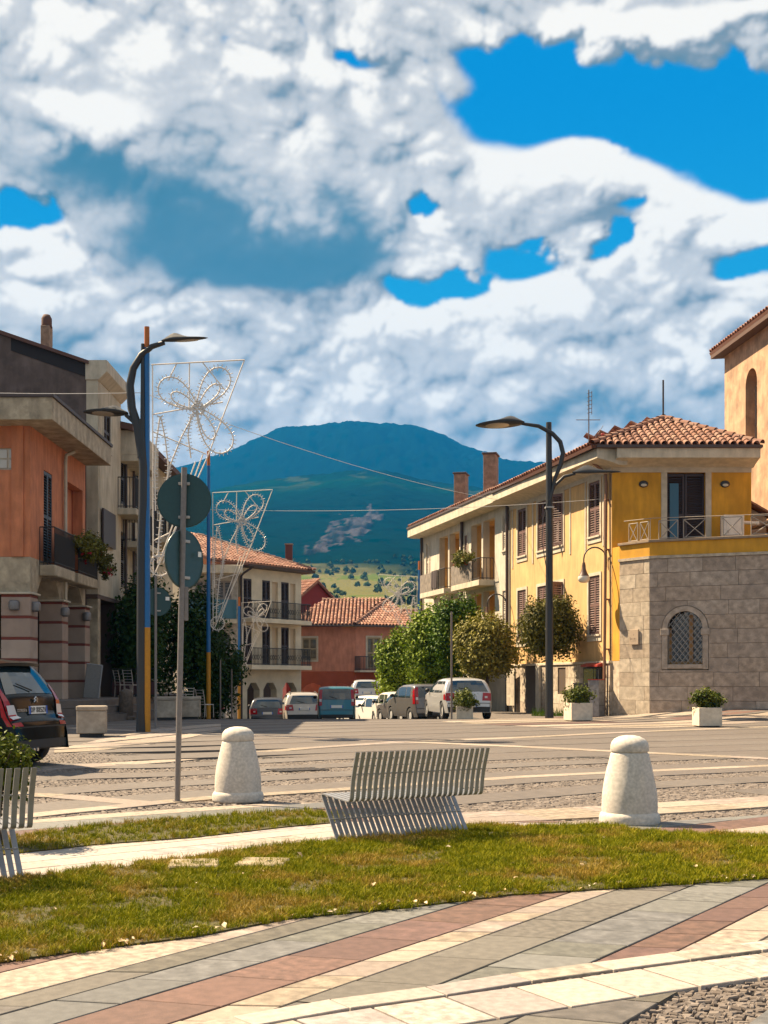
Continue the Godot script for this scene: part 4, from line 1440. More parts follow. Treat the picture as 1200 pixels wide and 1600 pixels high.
	bxw(b, T, 0.01, 5.0, 8.97, 9.15, -0.02, 0.036)
	part("frieze", b, trim, H)
	b = MB.new()
	bxw(b, T, 1.97, 3.35, 5.9, 8.97, -0.26, -0.22)
	var door := part("door", b, M["door_brown"], H)
	for q in [[1.98, 2.62], [2.66, 3.34]]:
		b = MB.new()
		leaf_shape(b, T * local(q[0], 5.95, -0.17), q[1] - q[0], 3.0)
		part("shutter", b, M["door_brown"], door)
	b = MB.new()
	bxw(b, T, 2.1, 2.42, 6.6, 8.6, -0.148, -0.142)
	part("shutter_blind", b, mat("blind_blue", Color(0.03, 0.10, 0.16), 0.4), door)
	# side and back walls, seen only from elsewhere
	b = MB.new()
	b.prism(PackedVector2Array([Vector2(8.55, 46.36), Vector2(13.2, 46.36), Vector2(13.2, 56.4), Vector2(6.02, 56.4)]), 10.2, Transform3D(FLAT, Vector3(0, 9.3, 0)))
	part("rear_wall", b, yel, H)
	# oval wall lamps beside the door
	for x in [1.12, 4.05]:
		b = MB.new()
		b.lathe(PackedVector2Array([Vector2(0.17, 0.0), Vector2(0.17, 0.05), Vector2(0.12, 0.09), Vector2(0.0, 0.11)]), 16, T * Transform3D(Basis(Vector3.RIGHT, PI * 0.5).scaled_local(Vector3(1, 1, 0.72)), Vector3(x, 8.55, 0)))
		var lamp := part("wall_lamp", b, M["black_iron"], H)
		b = MB.new()
		b.lathe(PackedVector2Array([Vector2(0.11, 0.085), Vector2(0.08, 0.115), Vector2(0.0, 0.125)]), 16, T * Transform3D(Basis(Vector3.RIGHT, PI * 0.5).scaled_local(Vector3(1, 1, 0.5)), Vector3(x, 8.51, 0)))
		part("lamp_glass", b, mat("lamp_cover", Color(0.5, 0.42, 0.3), 0.3), lamp)
	# hipped tile roof
	var e0 := V3(7.32, 9.80, 45.1)
	var e1 := V3(13.32, 9.80, 45.1)
	var apex := V3(10.62, 11.42, 48.6)
	tiled(H, "roof", e0, e1, apex, apex, true, 0.27, 0.35)
	var f0 := F * Vector3(0, 9.80, 0.9)
	var f1 := apex + (f0 - e0) * 0.82
	tiled(H, "roof", f0, e0, apex, f1, false)
	tiled(H, "roof", e1, V3(13.32, 9.80, 56.5), f1, apex, false)
	ridge_tiles(H, e0, apex)
	ridge_tiles(H, e1, apex)
	ridge_tiles(H, apex, f1)
	# terrace railing of thin iron with crossed panels
	var iron := mat("railing_iron", Color(0.30, 0.25, 0.20), 0.6)
	b = MB.new()
	var y0 := 6.36
	var ends := [[FC, 0.35, 0.78], [FC, 0.9, 1.3], [FR, 0.3, 0.95], [FR, 1.15, 1.9], [FR, 2.45, 3.1], [FR, 3.4, 4.4]]
	for q in ends:
		var fr: Transform3D = q[0]
		var p0 := fr * Vector3(q[1], y0, -0.12)
		var p1 := fr * Vector3(q[2], y0, -0.12)
		var up := Vector3(0, 0.66, 0)
		for l in [[p0, p0 + up], [p1, p1 + up], [p0 + up, p1 + up], [p0 + Vector3(0, 0.05, 0), p1 + Vector3(0, 0.05, 0)], [p0, p1 + up], [p1, p0 + up]]:
			b.bar(l[0], l[1], 0.016, 0.016, 5)
	for l in [[FC * Vector3(0.1, 7.15, -0.12), FC * Vector3(lc, 7.12, -0.12)], [FC * Vector3(lc, 7.12, -0.12), FR * Vector3(4.6, 7.05, -0.12)], [FR * Vector3(4.6, 6.36, -0.12), FR * Vector3(4.6, 7.1, -0.12)], [FR * Vector3(0.0, 6.36, -0.12), FR * Vector3(0.0, 7.13, -0.12)]]:
		b.bar(l[0], l[1], 0.012, 0.012, 5)
	part("terrace_railing", b, iron, H)

	# things on the terrace and at the wall
	var cab := thing("terrace_locker", "white upright locker on the terrace right of the brown balcony door", "locker", V3(12.35, 5.9, 45.4))
	b = MB.new()
	b.bx(0, 0.72, 0, 0.72, 1.44, 0.5, 0.015)
	part("body", b, mat("locker_white", Color(0.70, 0.62, 0.52), 0.5, "grime", 0.5), cab)
	b = MB.new()
	b.bx(0.03, 0.72, 0.253, 0.60, 1.34, 0.012, 0.004)
	var dr := part("door", b, M["locker_white"], cab)
	b = MB.new()
	b.bx(-0.22, 0.85, 0.265, 0.03, 0.08, 0.02)
	part("handle", b, M["black_iron"], dr)
	var pipe := thing("flue_pipe", "short white pipe running right from the terrace locker", "pipe", V3(12.72, 7.1, 45.4))
	b = MB.new()
	b.bar(Vector3.ZERO, Vector3(0.55, -0.03, 0), 0.06, 0.06, 12)
	part("tube", b, M["locker_white"], pipe)
	b = MB.new()
	b.bar(Vector3(0.47, -0.03, 0), Vector3(0.57, -0.03, 0), 0.075, 0.075, 12)
	part("end_collar", b, M["locker_white"], pipe)

	var pl := thing("street_plaque", "square carved stone plaque on the pale cut-off corner of the terrace wall", "plaque")
	b = MB.new()
	bxw(b, FC, 0.55, 0.98, 2.75, 3.28, 0.02, 0.07, 0.008)
	part("stone_plate", b, mat("plaque_stone", Color(0.42, 0.32, 0.23), 0.9, "speckle", 1.0), pl)
	b = MB.new()   # worn carving, too weathered to read
	for q in [[0.60, 2.96, 0.03, 0.10], [0.66, 2.95, 0.035, 0.05], [0.73, 2.95, 0.03, 0.05], [0.80, 2.955, 0.04, 0.06], [0.87, 2.95, 0.03, 0.045], [0.76, 3.09, 0.03, 0.03], [0.78, 2.88, 0.20, 0.012], [0.64, 2.88, 0.04, 0.012]]:
		bxw(b, FC, q[0] - q[2] * 0.5, q[0] + q[2] * 0.5, q[1] - q[3] * 0.5, q[1] + q[3] * 0.5, 0.069, 0.0712)
	stuff(part("carving", b, mat("carved", Color(0.13, 0.09, 0.06), 0.9), pl))

	# meter boxes by the corner
	var k1 := thing("meter_cabinet", "dark grey metal meter cabinet against the yellow house, wider of two", "cabinet", F * Vector3(W - 1.5, 0.12, 0.55), 1.33)
	b = MB.new()
	b.bx(0, 0.62, 0, 0.95, 1.24, 0.5, 0.01)
	part("body", b, metal("cabinet_dark", Color(0.10, 0.085, 0.075), 0.6, 0.1), k1)
	b = MB.new()
	b.bx(0, 1.26, 0, 1.0, 0.05, 0.56, 0.01)
	part("lid", b, M["cabinet_dark"], k1)
	var k2 := thing("meter_cabinet", "tall pale blue grey meter cabinet with red top edge at the corner downpipe", "cabinet", F * Vector3(W - 0.15, 0.15, 0.55), 1.0)
	b = MB.new()
	b.bx(0, 0.68, 0, 0.52, 1.36, 0.42, 0.01)
	part("body", b, mat("cabinet_pale", Color(0.26, 0.25, 0.25), 0.55, "stain", 0.7), k2)
	b = MB.new()
	b.bx(0, 1.375, 0, 0.54, 0.03, 0.44)
	part("top", b, mat("red_paint", Color(0.30, 0.03, 0.02), 0.5), k2)
	b = MB.new()
	for y in [0.45, 0.9]:
		b.bx(0, y, 0.213, 0.5, 0.012, 0.006)
	part("door_seam", b, M["black_iron"], k2)
	var k3 := thing("notice_case", "black glazed case with red hood fixed low on the yellow house", "notice case")
	b = MB.new()
	bxw(b, F, W - 2.05, W - 0.6, 1.15, 1.98, 0.11, 0.26, 0.01)
	part("case", b, mat("case_black", Color(0.02, 0.02, 0.022), 0.4), k3)
	b = MB.new()
	run(b, F, PackedVector2Array([Vector2(0.10, 2.0), Vector2(0.34, 2.0), Vector2(0.34, 2.06), Vector2(0.10, 2.16)]), W - 2.1, W - 0.55)
	part("hood", b, M["red_paint"], k3)
	b = MB.new()
	for q in [[W - 1.98, W - 1.08], [W - 1.02, W - 0.67]]:
		bxw(b, F, q[0], q[1], 1.22, 1.92, 0.262, 0.268)
	part("pane", b, glass("window_glass", Color(0.012, 0.015, 0.02)), k3)

	# aerials on the roof
	var an := thing("television_aerial", "tall thin television aerial on the yellow house roof, left of the hip", "aerial", V3(8.32, 10.3, 52.0))
	b = MB.new()
	b.bar(Vector3.ZERO, Vector3(0, 3.0, 0), 0.025)
	part("mast", b, mat("aerial_grey", Color(0.10, 0.09, 0.09), 0.5), an)
	b = MB.new()
	b.bar(Vector3(-0.52, 1.78, 0), Vector3(0.46, 1.78, 0), 0.016)
	b.bar(Vector3(-0.45, 0.1, 0), Vector3(0.45, 0.1, 0), 0.014)
	for k in 6:
		b.bar(Vector3(-0.07, 2.05 + k * 0.16, 0), Vector3(0.13, 2.1 + k * 0.16, 0), 0.012)
	b.bar(Vector3(0.12, 2.0, 0), Vector3(0.12, 2.95, 0), 0.014)
	stuff(part("dipole", b, M["aerial_grey"], an))
	var a2 := thing("television_aerial", "low yagi aerial with red dipole on the yellow house roof, beside the tall one", "aerial", V3(8.62, 10.3, 52.0))
	b = MB.new()
	b.bar(Vector3.ZERO, Vector3(0, 1.2, 0), 0.025)
	part("mast", b, M["aerial_grey"], a2)
	b = MB.new()
	b.bar(Vector3(0.02, 1.15, 0), Vector3(0.85, 1.22, 0), 0.012)
	for x in [0.45, 0.6, 0.75]:
		b.bar(Vector3(x, 1.1, 0), Vector3(x + 0.08, 1.3, 0.0), 0.010)
	b.bar(Vector3(0.08, 1.2, 0), Vector3(0.28, 1.55, 0), 0.012)
	b.bar(Vector3(0.08, 1.2, 0), Vector3(0.24, 0.8, 0), 0.012)
	part("yagi", b, M["aerial_grey"], a2)
	b = MB.new()
	b.bx(0.27, 1.19, 0, 0.14, 0.1, 0.06, 0.02)
	part("dipole", b, M["red_paint"], a2)
	var po := thing("roof_pole", "slim black pole standing on the peak of the tiled hip roof", "pole", V3(10.6, 11.35, 48.6))
	b = MB.new()
	b.bar(Vector3.ZERO, Vector3(0, 1.55, 0), 0.035, 0.035, 8)
	part("rod", b, M["black_iron"], po)
	b = MB.new()
	b.bar(Vector3(0, 0, 0), Vector3(0, 0.25, 0), 0.07, 0.05, 8)
	part("foot", b, M["black_iron"], po)

func white_block() -> void:
	var H := thing("apartment_house", "cream three storey apartment house with recessed balconies next to the yellow house", "apartment house")
	var F := frame(V3(2.125, 0, 70.25), Vector3(0.243, 0, 0.97))
	var W := 14.2
	var off := 25.0   # distance from the near corner of the yellow house to this frame's origin
	var wh: Material = M["white_plaster"]
	var holes := []
	for s in [[12.9, 16.4], [18.3, 21.8]]:
		for y in [[6.12, 8.95], [2.9, 5.65]]:
			holes.push_back([off - s[1], y[0], off - s[0], y[1]])
	var small := [[11.2, 11.75, 7.3, 8.85], [11.2, 11.75, 3.6, 5.5], [23.6, 24.2, 6.9, 8.9], [23.6, 24.2, 3.4, 5.4], [16.95, 17.4, 7.0, 8.6], [16.95, 17.4, 3.4, 5.2]]
	var all := holes.duplicate()
	for q in small:
		all.push_back([off - q[1], q[2], off - q[0], q[3]])
	var b := MB.new()
	holed(b, F, 0, W, -2.2, 9.3, all, 0.3)
	part("wall", b, wh, H)
	# loggias
	var back := mat("loggia_ochre", Color(0.58, 0.36, 0.13), 0.9, "blotch", 0.3)
	for h in holes:
		b = MB.new()
		bxw(b, F, h[0] - 0.2, h[2] + 0.2, h[1] - 0.2, h[3] + 0.2, -1.5, -1.35)
		bxw(b, F, h[0] - 0.2, h[0], h[1], h[3], -1.35, -0.302)
		bxw(b, F, h[2], h[2] + 0.2, h[1], h[3], -1.35, -0.302)
		bxw(b, F, h[0], h[2], h[1] - 0.2, h[1], -1.35, -0.302)
		bxw(b, F, h[0], h[2], h[3], h[3] + 0.2, -1.35, -0.302)
		var lg := part("loggia", b, back, H)
		b = MB.new()
		var m: float = (h[0] + h[2]) * 0.5
		bxw(b, F, m - 0.12, m + 0.12, h[1], h[3], -0.3, 0.02)
		part("column", b, wh, lg)
		b = MB.new()
		leaf_shape(b, F * local(h[0] + 0.5, h[1], -1.3), 0.8, 2.35)
		part("shutter", b, mat("shutter_pale", Color(0.52, 0.45, 0.36), 0.7), lg)
	for k in small.size():
		var q: Array = small[k]
		shuttered(H, F, off - q[1], q[2], off - q[0], q[3], M["trim"], M["shutter_brown"] if k > 3 else M["shutter_pale"], 0.08, 0, 0, true, 0.15)
	# balcony fronts
	var con := mat("balcony_grey", Color(0.25, 0.205, 0.165), 0.95, "stain", 0.4, 0.3)
	for s in [[12.95, 17.3], [18.5, 22.9]]:
		for y in [6.0, 2.75]:
			var bal := MB.new()
			var xa: float = off - s[1]
			var xb: float = off - s[0]
			bxw(bal, F, xa, xb, y - 0.16, y + 0.1, 0.0, 0.75, 0.01)
			var slabp := part("balcony", bal, M["eave_concrete"], H)
			bal = MB.new()
			bxw(bal, F, xa, xb - 1.1, y + 0.1, y + 1.05, 0.66, 0.745)
			bxw(bal, F, xa, xa + 0.08, y + 0.1, y + 1.05, 0.0, 0.66)
			part("parapet", bal, con, slabp)
			bal = MB.new()
			railing(bal, F * Vector3(xb - 1.08, y + 0.1, 0.7), F * Vector3(xb - 0.03, y + 0.1, 0.7), 1.0, 0.16, 0.014)
			railing(bal, F * Vector3(xb - 0.03, y + 0.1, 0.7), F * Vector3(xb - 0.03, y + 0.1, 0.03), 1.0, 0.16, 0.014)
			part("railing", bal, M["black_iron"], slabp)
	b = MB.new()
	run(b, F, PackedVector2Array([Vector2(-0.4, 9.3), Vector2(0.55, 9.3), Vector2(0.75, 9.36), Vector2(0.75, 9.8), Vector2(-0.4, 9.8)]), -0.4, W)
	part("eave", b, M["eave_concrete"], H)
	b = MB.new()
	run(b, F, PackedVector2Array([Vector2(-0.4, 9.802), Vector2(0.8, 9.802), Vector2(0.8, 9.9), Vector2(-0.4, 9.9)]), -0.45, W)
	part("gutter", b, M["gutter"], H)
	tiled(H, "roof", F * Vector3(-0.4, 9.9, 0.75), F * Vector3(W, 9.9, 0.75), F * Vector3(W, 10.75, -4.0), F * Vector3(-0.4, 10.75, -4.0), false, 0.3, 0.42)
	for s in [10.95, 17.6, 24.9]:
		b = MB.new()
		b.bar(F * Vector3(off - s, -1.0, 0.1), F * Vector3(off - s, 9.35, 0.1), 0.075, 0.075, 8)
		part("downpipe", b, M["gutter"], H)
	b = MB.new()
	b.prism(PackedVector2Array([Vector2(4.35, 70.1), Vector2(7.75, 56.5), Vector2(14.5, 56.5), Vector2(14.5, 70.1)]), 11.0, Transform3D(FLAT, Vector3(0, 9.6, 0)))
	part("rear_wall", b, wh, H)
	for q in [[3.95, 65.5, 9.6, 12.0], [5.05, 60.5, 9.6, 12.12]]:
		b = MB.new()
		b.box(Transform3D(Basis(Vector3.UP, -0.24), V3(q[0], (q[2] + q[3]) * 0.5, q[1])), Vector3(0.58, q[3] - q[2], 0.9), 0.01)
		var ch := part("chimney", b, mat("chimney_plaster", Color(0.34, 0.235, 0.165), 0.95, "stain", 0.4, 0.3), H)
		b = MB.new()
		b.box(Transform3D(Basis(Vector3.UP, -0.24), V3(q[0], q[3] + 0.04, q[1])), Vector3(0.70, 0.08, 1.02), 0.01)
		part("chimney_cap", b, M["gutter"], ch)
	# dark blanket over the far balcony, flowers on the near one
	var cloth := thing("blanket", "dark blanket hung over the grey balcony front of the apartment house", "blanket")
	b = MB.new()
	for k in 8:
		var xa: float = off - 20.7 + k * 0.13
		var zf := 0.76 + 0.02 * sin(k * 1.7)
		var zg := 0.76 + 0.02 * sin((k + 1) * 1.7)
		b.quad(F * Vector3(xa, 7.1, zf), F * Vector3(xa + 0.13, 7.1, zg), F * Vector3(xa + 0.13, 6.2 + 0.03 * sin(k), zg + 0.02), F * Vector3(xa, 6.2 + 0.03 * sin(k - 1.0), zf + 0.02), F.basis.z)
		b.quad(F * Vector3(xa, 7.1, zf), F * Vector3(xa + 0.13, 7.1, zg), F * Vector3(xa + 0.13, 7.08, 0.62), F * Vector3(xa, 7.08, 0.62), Vector3.UP)
	part("cloth", b, mat("blanket_dark", Color(0.05, 0.035, 0.035), 1.0, "grain", 1.0), cloth)

func church() -> void:
	var H := thing("church", "tall peach plastered church wall with an arched window at the right edge", "church")
	var F := frame(V3(14.9, 0, 56.0), Vector3(1.3, 0, 15.0))
	var pe := mat("peach_plaster", Color(0.66, 0.41, 0.245), 0.95, "stain", 0.13, 0.6, "grain", "blotch")
	var x0 := 2.5
	var x1 := 3.77
	var m: float = (x0 + x1) * 0.5
	var right := PackedVector2Array([Vector2(m, 0), Vector2(15, 0), Vector2(15, 15.7), Vector2(m, 15.7)])
	var left := PackedVector2Array([Vector2(0, 0), Vector2(m, 0), Vector2(m, 15.7), Vector2(0, 15.7)])
	var hole := arch_poly(x0, x1, 11.3, 13.75)
	var b := MB.new()
	for half in [left, right]:
		for p in Geometry2D.clip_polygons(half, hole):
			b.prism(p, 0.55, F)
	part("wall", b, pe, H)
	b = MB.new()
	bxw(b, F, -0.002, 15, 0, 15.6, -9.0, -0.9)
	part("rear_wall", b, pe, H)
	b = MB.new()
	b.prism(hole, 0.05, F * local(0, 0, -0.46))
	var w := part("window", b, glass("window_glass", Color(0.012, 0.015, 0.02)), H)
	b = MB.new()
	for x in [x0 + 0.03, m, x1 - 0.03]:
		b.bar(F * Vector3(x, 11.3, -0.43), F * Vector3(x, 13.8 + (0.6 if x == m else 0.0), -0.43), 0.035, 0.035, 6)
	for y in [12.1, 13.0, 13.78]:
		b.bar(F * Vector3(x0, y, -0.43), F * Vector3(x1, y, -0.43), 0.03, 0.03, 6)
	part("glazing_bar", b, mat("church_bar", Color(0.20, 0.17, 0.15), 0.6), w)
	b = MB.new()
	bxw(b, F, x0 - 0.08, x1 + 0.08, 11.2, 11.3, -0.45, 0.08, 0.01)
	part("sill", b, M["trim"], w)
	b = MB.new()
	run(b, F, PackedVector2Array([Vector2(-0.6, 15.7), Vector2(0.5, 15.62), Vector2(0.5, 15.85), Vector2(-0.6, 16.3)]), -0.35, 15)
	part("eave", b, mat("eave_wood", Color(0.10, 0.055, 0.04), 0.9, "grain", 1.0), H)
	tiled(H, "roof", F * Vector3(-0.4, 15.9, 0.55), F * Vector3(15, 15.9, 0.55), F * Vector3(15, 18.6, -6.0), F * Vector3(-0.4, 18.6, -6.0), false, 0.28, 0.4)
	# small ochre annex behind the terrace
	var A := thing("annex", "low ochre annex with white edged sloping roof behind the terrace at the right", "annex", V3(14.3, 5.7, 45.2))
	b = MB.new()
	b.bx(1.6, 0.75, -1.0, 3.6, 1.5, 2.0)
	part("wall", b, M["ochre_plaster"], A)
	b = MB.new()
	b.box(Transform3D(Basis(Vector3.BACK, 0.17), Vector3(1.4, 1.78, -0.7)), Vector3(4.4, 0.09, 3.2), 0.01)
	part("roof", b, M["trim"], A)
	b = MB.new()
	b.bar(Vector3(0.55, 0.2, 0.5), Vector3(0.55, 1.6, 0.5), 0.035)
	b.bar(Vector3(2.6, 0.2, 0.5), Vector3(2.6, 1.95, 0.5), 0.035)
	part("post", b, M["trim"], A)
	b = MB.new()
	b.bx(-0.1, 0.6, 0.02, 0.36, 1.2, 0.05)
	part("door", b, M["door_brown"], A)
	var G := thing("dormer", "small white gabled dormer with tiles wedged between the ochre front and the church", "dormer", V3(13.75, 7.0, 48.0))
	b = MB.new()
	b.prism(PackedVector2Array([Vector2(-0.45, 0), Vector2(0.6, 0), Vector2(0.6, 0.6), Vector2(-0.45, 1.2)]), 2.0, Transform3D(Basis.IDENTITY, Vector3.ZERO))
	part("gable", b, M["trim"], G)
	b = MB.new()
	b.box(Transform3D(Basis(Vector3.BACK, -0.52), Vector3(0.1, 1.0, -0.8)), Vector3(1.5, 0.08, 2.6), 0.01)
	part("roof", b, mat("roof_tile_pale", Color(0.50, 0.26, 0.16), 0.85), G)

func left_houses() -> void:
	# raised pavement with rounded steps
	var pod := PackedVector2Array([Vector2(-9.2, 41.6), Vector2(-9.5, 39.6), Vector2(-10.2, 38.3), Vector2(-11.3, 37.6), Vector2(-19, 37.4), Vector2(-19, 63), Vector2(-8.9, 63), Vector2(-8.9, 44)])
	var st := structure("raised_pavement")
	var grey := mat("podium_grey", Color(0.16, 0.13, 0.11), 0.85, "blotch", 0.5, 0.3, "grain", "grime")
	for k in 3:
		var p := pod
		if k > 0:
			p = Geometry2D.offset_polygon(pod, 0.36 * k, Geometry2D.JOIN_ROUND)[0]
		var b := MB.new()
		b.prism(p, 1.6, Transform3D(FLAT, Vector3(0, 0.88 - 0.22 * k, 0)), 0.015)
		part("step" if k else "paving", b, grey, st)

	var H := thing("arcade_house", "orange plastered house with cream eave over a striped stone arcade", "house")
	var ora := mat("orange_plaster", Color(0.68, 0.24, 0.11), 0.9, "blotch", 0.2, 0.3, "grain", "grime")
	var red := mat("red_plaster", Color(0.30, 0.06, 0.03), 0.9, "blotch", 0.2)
	var cream := mat("arcade_cream", Color(0.60, 0.49, 0.34), 0.9, "stain", 0.22, 0.4, "grain", "blotch")
	var S := frame(V3(-10.5, 0, 38.0), Vector3(0, 0, -1))     # street front, x runs away from the viewer
	var N := frame(V3(-16.5, 0, 38.0), Vector3(1, 0, 0))      # end wall that faces the viewer
	var b := MB.new()
	holed(b, S, 0.002, 7.0, 5.17, 9.05, [[1.5, 5.17, 2.5, 8.0], [4.15, 5.17, 6.6, 8.1]])
	holed(b, N, 0, 5.985, 5.17, 9.05, [[4.9, 7.75, 5.75, 8.4]], 0.34)
	bxw(b, N, 5.45, 5.8, 5.17, 9.05, 0.003, 0.06)
	part("wall", b, ora, H)
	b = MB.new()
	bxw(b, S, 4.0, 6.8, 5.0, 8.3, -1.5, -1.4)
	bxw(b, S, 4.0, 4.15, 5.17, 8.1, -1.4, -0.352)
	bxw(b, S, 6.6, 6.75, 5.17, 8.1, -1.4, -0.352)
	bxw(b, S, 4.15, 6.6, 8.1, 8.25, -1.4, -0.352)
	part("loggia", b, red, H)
	shuttered(H, S, 1.5, 5.2, 2.5, 7.98, ora, mat("shutter_blue", Color(0.05, 0.065, 0.085), 0.5), 0.0, 0, 0, false, 0.0)
	# glass block window in the end wall
	b = MB.new()
	bxw(b, N, 4.9, 5.75, 7.75, 8.4, -0.2, -0.06)
	var gw := part("window", b, M["trim"], H)
	for q in [[4.94, 7.8], [5.35, 7.8], [4.94, 8.1], [5.35, 8.1]]:
		b = MB.new()
		bxw(b, N, q[0], q[0] + 0.36, q[1], q[1] + 0.26, -0.07, -0.035, 0.01)
		part("glass_block", b, mat("glass_block", Color(0.50, 0.46, 0.40), 0.15), gw)
	# eave
	b = MB.new()
	bxw(b, N, -0.5, 6.9, 9.05, 9.7, -6.0, 0.95, 0.012)
	bxw(b, S, 5.99, 7.05, 9.052, 9.702, -4.0, 0.9, 0.012)
	part("eave", b, cream, H)
	b = MB.new()
	bxw(b, N, -0.5, 6.95, 9.703, 9.8, -6.0, 1.0)
	bxw(b, S, 6.0, 7.1, 9.704, 9.801, -4.0, 0.95)
	part("eave_edge", b, M["gutter"], H)
	# arcade: walls above the openings
	b = MB.new()
	var low := PackedVector2Array([Vector2(0.003, 4.1), Vector2(7.0, 4.1), Vector2(7.0, 5.165), Vector2(0.003, 5.165)])
	var list := [low]
	for q in [[0.78, 3.42], [4.22, 6.55]]:
		var cut := PackedVector2Array([Vector2(q[0], 4.0), Vector2(q[1], 4.0), Vector2(q[1], 4.2), Vector2(q[1] - 0.5, 4.66), Vector2(q[0] + 0.5, 4.66), Vector2(q[0], 4.2)])
		var next := []
		for p in list:
			next.append_array(Geometry2D.clip_polygons(p, cut))
		list = next
	for p in list:
		b.prism(p, 0.7, S, 0.0, true)
	var front := Geometry2D.clip_polygons(rect(0, 4.1, 5.99, 5.163), PackedVector2Array([Vector2(1.6, 4.0), Vector2(4.9, 4.0), Vector2(4.9, 4.2), Vector2(4.3, 4.66), Vector2(2.2, 4.66), Vector2(1.6, 4.2)]))
	for p in front:
		b.prism(p, 0.7, N, 0.0, true)
	part("arcade_wall", b, cream, H)
	# striped pillars, each block and band a piece
	var tr := [mat("travertine_a", Color(0.48, 0.36, 0.285), 0.9, "speckle", 0.8, 0.3, "grain", "blotch"), mat("travertine_b", Color(0.43, 0.315, 0.245), 0.9, "speckle", 0.9, 0.3, "grain", "blotch"), mat("travertine_c", Color(0.52, 0.40, 0.32), 0.9, "speckle", 0.7, 0.3, "grain", "blotch")]
	var band := mat("band_red", Color(0.17, 0.035, 0.022), 0.85, "grain", 1.0)
	for q in [[-10.92, 38.36, 0.86], [-10.8, 41.86, 0.76], [-10.78, 44.95, 0.74], [-15.6, 38.36, 0.86]]:
		for k in 5:
			var y := 0.88 + k * 0.635
			b = MB.new()
			b.box(Transform3D(Basis.IDENTITY, V3(q[0], y + 0.275, q[1])), Vector3(q[2], 0.55, q[2]), 0.012)
			part("pillar_block", b, tr[rng.randi() % 3], H)
			b = MB.new()
			b.box(Transform3D(Basis.IDENTITY, V3(q[0], y + 0.5925, q[1])), Vector3(q[2] - 0.01, 0.085, q[2] - 0.01), 0.006)
			part("pillar_band", b, band, H)
		b = MB.new()
		b.box(Transform3D(Basis.IDENTITY, V3(q[0], 4.085, q[1])), Vector3(q[2] + 0.14, 0.06, q[2] + 0.14), 0.01)
		part("pillar_cap", b, M["trim"], H)
	# inside of the arcade
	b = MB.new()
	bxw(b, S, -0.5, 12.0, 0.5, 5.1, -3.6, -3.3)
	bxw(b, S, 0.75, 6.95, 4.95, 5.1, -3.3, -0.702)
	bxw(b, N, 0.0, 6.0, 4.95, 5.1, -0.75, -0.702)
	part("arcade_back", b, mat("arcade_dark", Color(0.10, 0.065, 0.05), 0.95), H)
	b = MB.new()
	bxw(b, N, 0.0, 5.62, 5.17, 9.0, -6.9, -1.52)
	part("rear_wall", b, ora, H)
	b = MB.new()
	b.tube(PackedVector3Array([S * Vector3(4.0, 9.0, 0.35), S * Vector3(3.8, 8.85, 0.12), S * Vector3(3.8, 8.6, 0.1), S * Vector3(3.8, 5.2, 0.1)]), [0.06], 8)
	b.bar(S * Vector3(3.72, 4.1, 0.12), S * Vector3(3.72, 4.9, 0.12), 0.06)
	part("downpipe", b, M["trim"], H)
	# balcony slabs and railing
	for q in [[0.95, 3.5], [3.95, 6.75]]:
		b = MB.new()
		bxw(b, S, q[0], q[1], 4.68, 5.02, 0.0, 0.5, 0.03)
		var bl := part("balcony", b, cream, H)
		b = MB.new()
		railing(b, S * Vector3(q[0] + 0.03, 5.02, 0.47), S * Vector3(q[1] - 0.03, 5.02, 0.47), 1.15, 0.11, 0.012)
		railing(b, S * Vector3(q[0] + 0.03, 5.02, 0.47), S * Vector3(q[0] + 0.03, 5.02, 0.02), 1.15, 0.11, 0.012)
		bxw(b, S, q[0] + 0.05, q[1] - 0.05, 5.1, 6.0, 0.455, 0.462)
		part("railing", b, M["black_iron"], bl)
	# round and boxy wall lamps on the pillars
	for q in [[-10.95, 3.72, 37.9, "round grey wall lamp on the near pillar of the arcade"], [-10.42, 3.70, 38.25, "round grey wall lamp on the street side of the near pillar"], [-10.38, 3.72, 41.6, "boxy grey wall lamp on the middle striped pillar"], [-10.36, 3.72, 44.6, "boxy grey wall lamp on the far striped pillar"]]:
		var lm := thing("wall_lamp", q[3], "wall lamp", V3(q[0], q[1], q[2]), 0.0, "lamps on the arcade pillars")
		b = MB.new()
		b.lathe(PackedVector2Array([Vector2(0.0, -0.15), Vector2(0.12, -0.15), Vector2(0.16, -0.1), Vector2(0.16, 0.1), Vector2(0.12, 0.15), Vector2(0.0, 0.15)]), 16)
		part("lamp_body", b, metal("lamp_steel", Color(0.20, 0.19, 0.19), 0.5, 0.4), lm)
		b = MB.new()
		b.bx(-0.1, 0, -0.02, 0.14, 0.08, 0.08)
		part("bracket", b, M["lamp_steel"], lm)

	# tall grey house behind
	var G := thing("grey_house", "tall grey and cream house with bare stained party wall behind the orange house", "house")
	var P := frame(V3(-19.0, 0, 46.0), Vector3(1, 0, 0))
	var con := mat("party_wall", Color(0.185, 0.135, 0.115), 0.95, "stain", 0.12, 0.8, "grain", "stain")
	b = MB.new()
	b.prism(PackedVector2Array([Vector2(0, 4), Vector2(8.3, 4), Vector2(8.3, 12.8), Vector2(5.0, 14.0), Vector2(0, 15.7)]), 0.4, P)
	part("party_wall", b, con, G)
	b = MB.new()
	b.prism(PackedVector2Array([Vector2(5.6, 13.35), Vector2(8.3, 12.4), Vector2(8.3, 12.85), Vector2(5.6, 13.85)]), 0.03, P * local(0, 0, 0.025))
	part("tar_strip", b, mat("tar", Color(0.018, 0.016, 0.018), 0.9), G)
	b = MB.new()
	b.prism(PackedVector2Array([Vector2(-0.3, 15.8), Vector2(8.4, 12.85), Vector2(8.4, 12.97), Vector2(-0.3, 15.95)]), 4.6, P * local(0, 0, 0.15), 0.0, true)
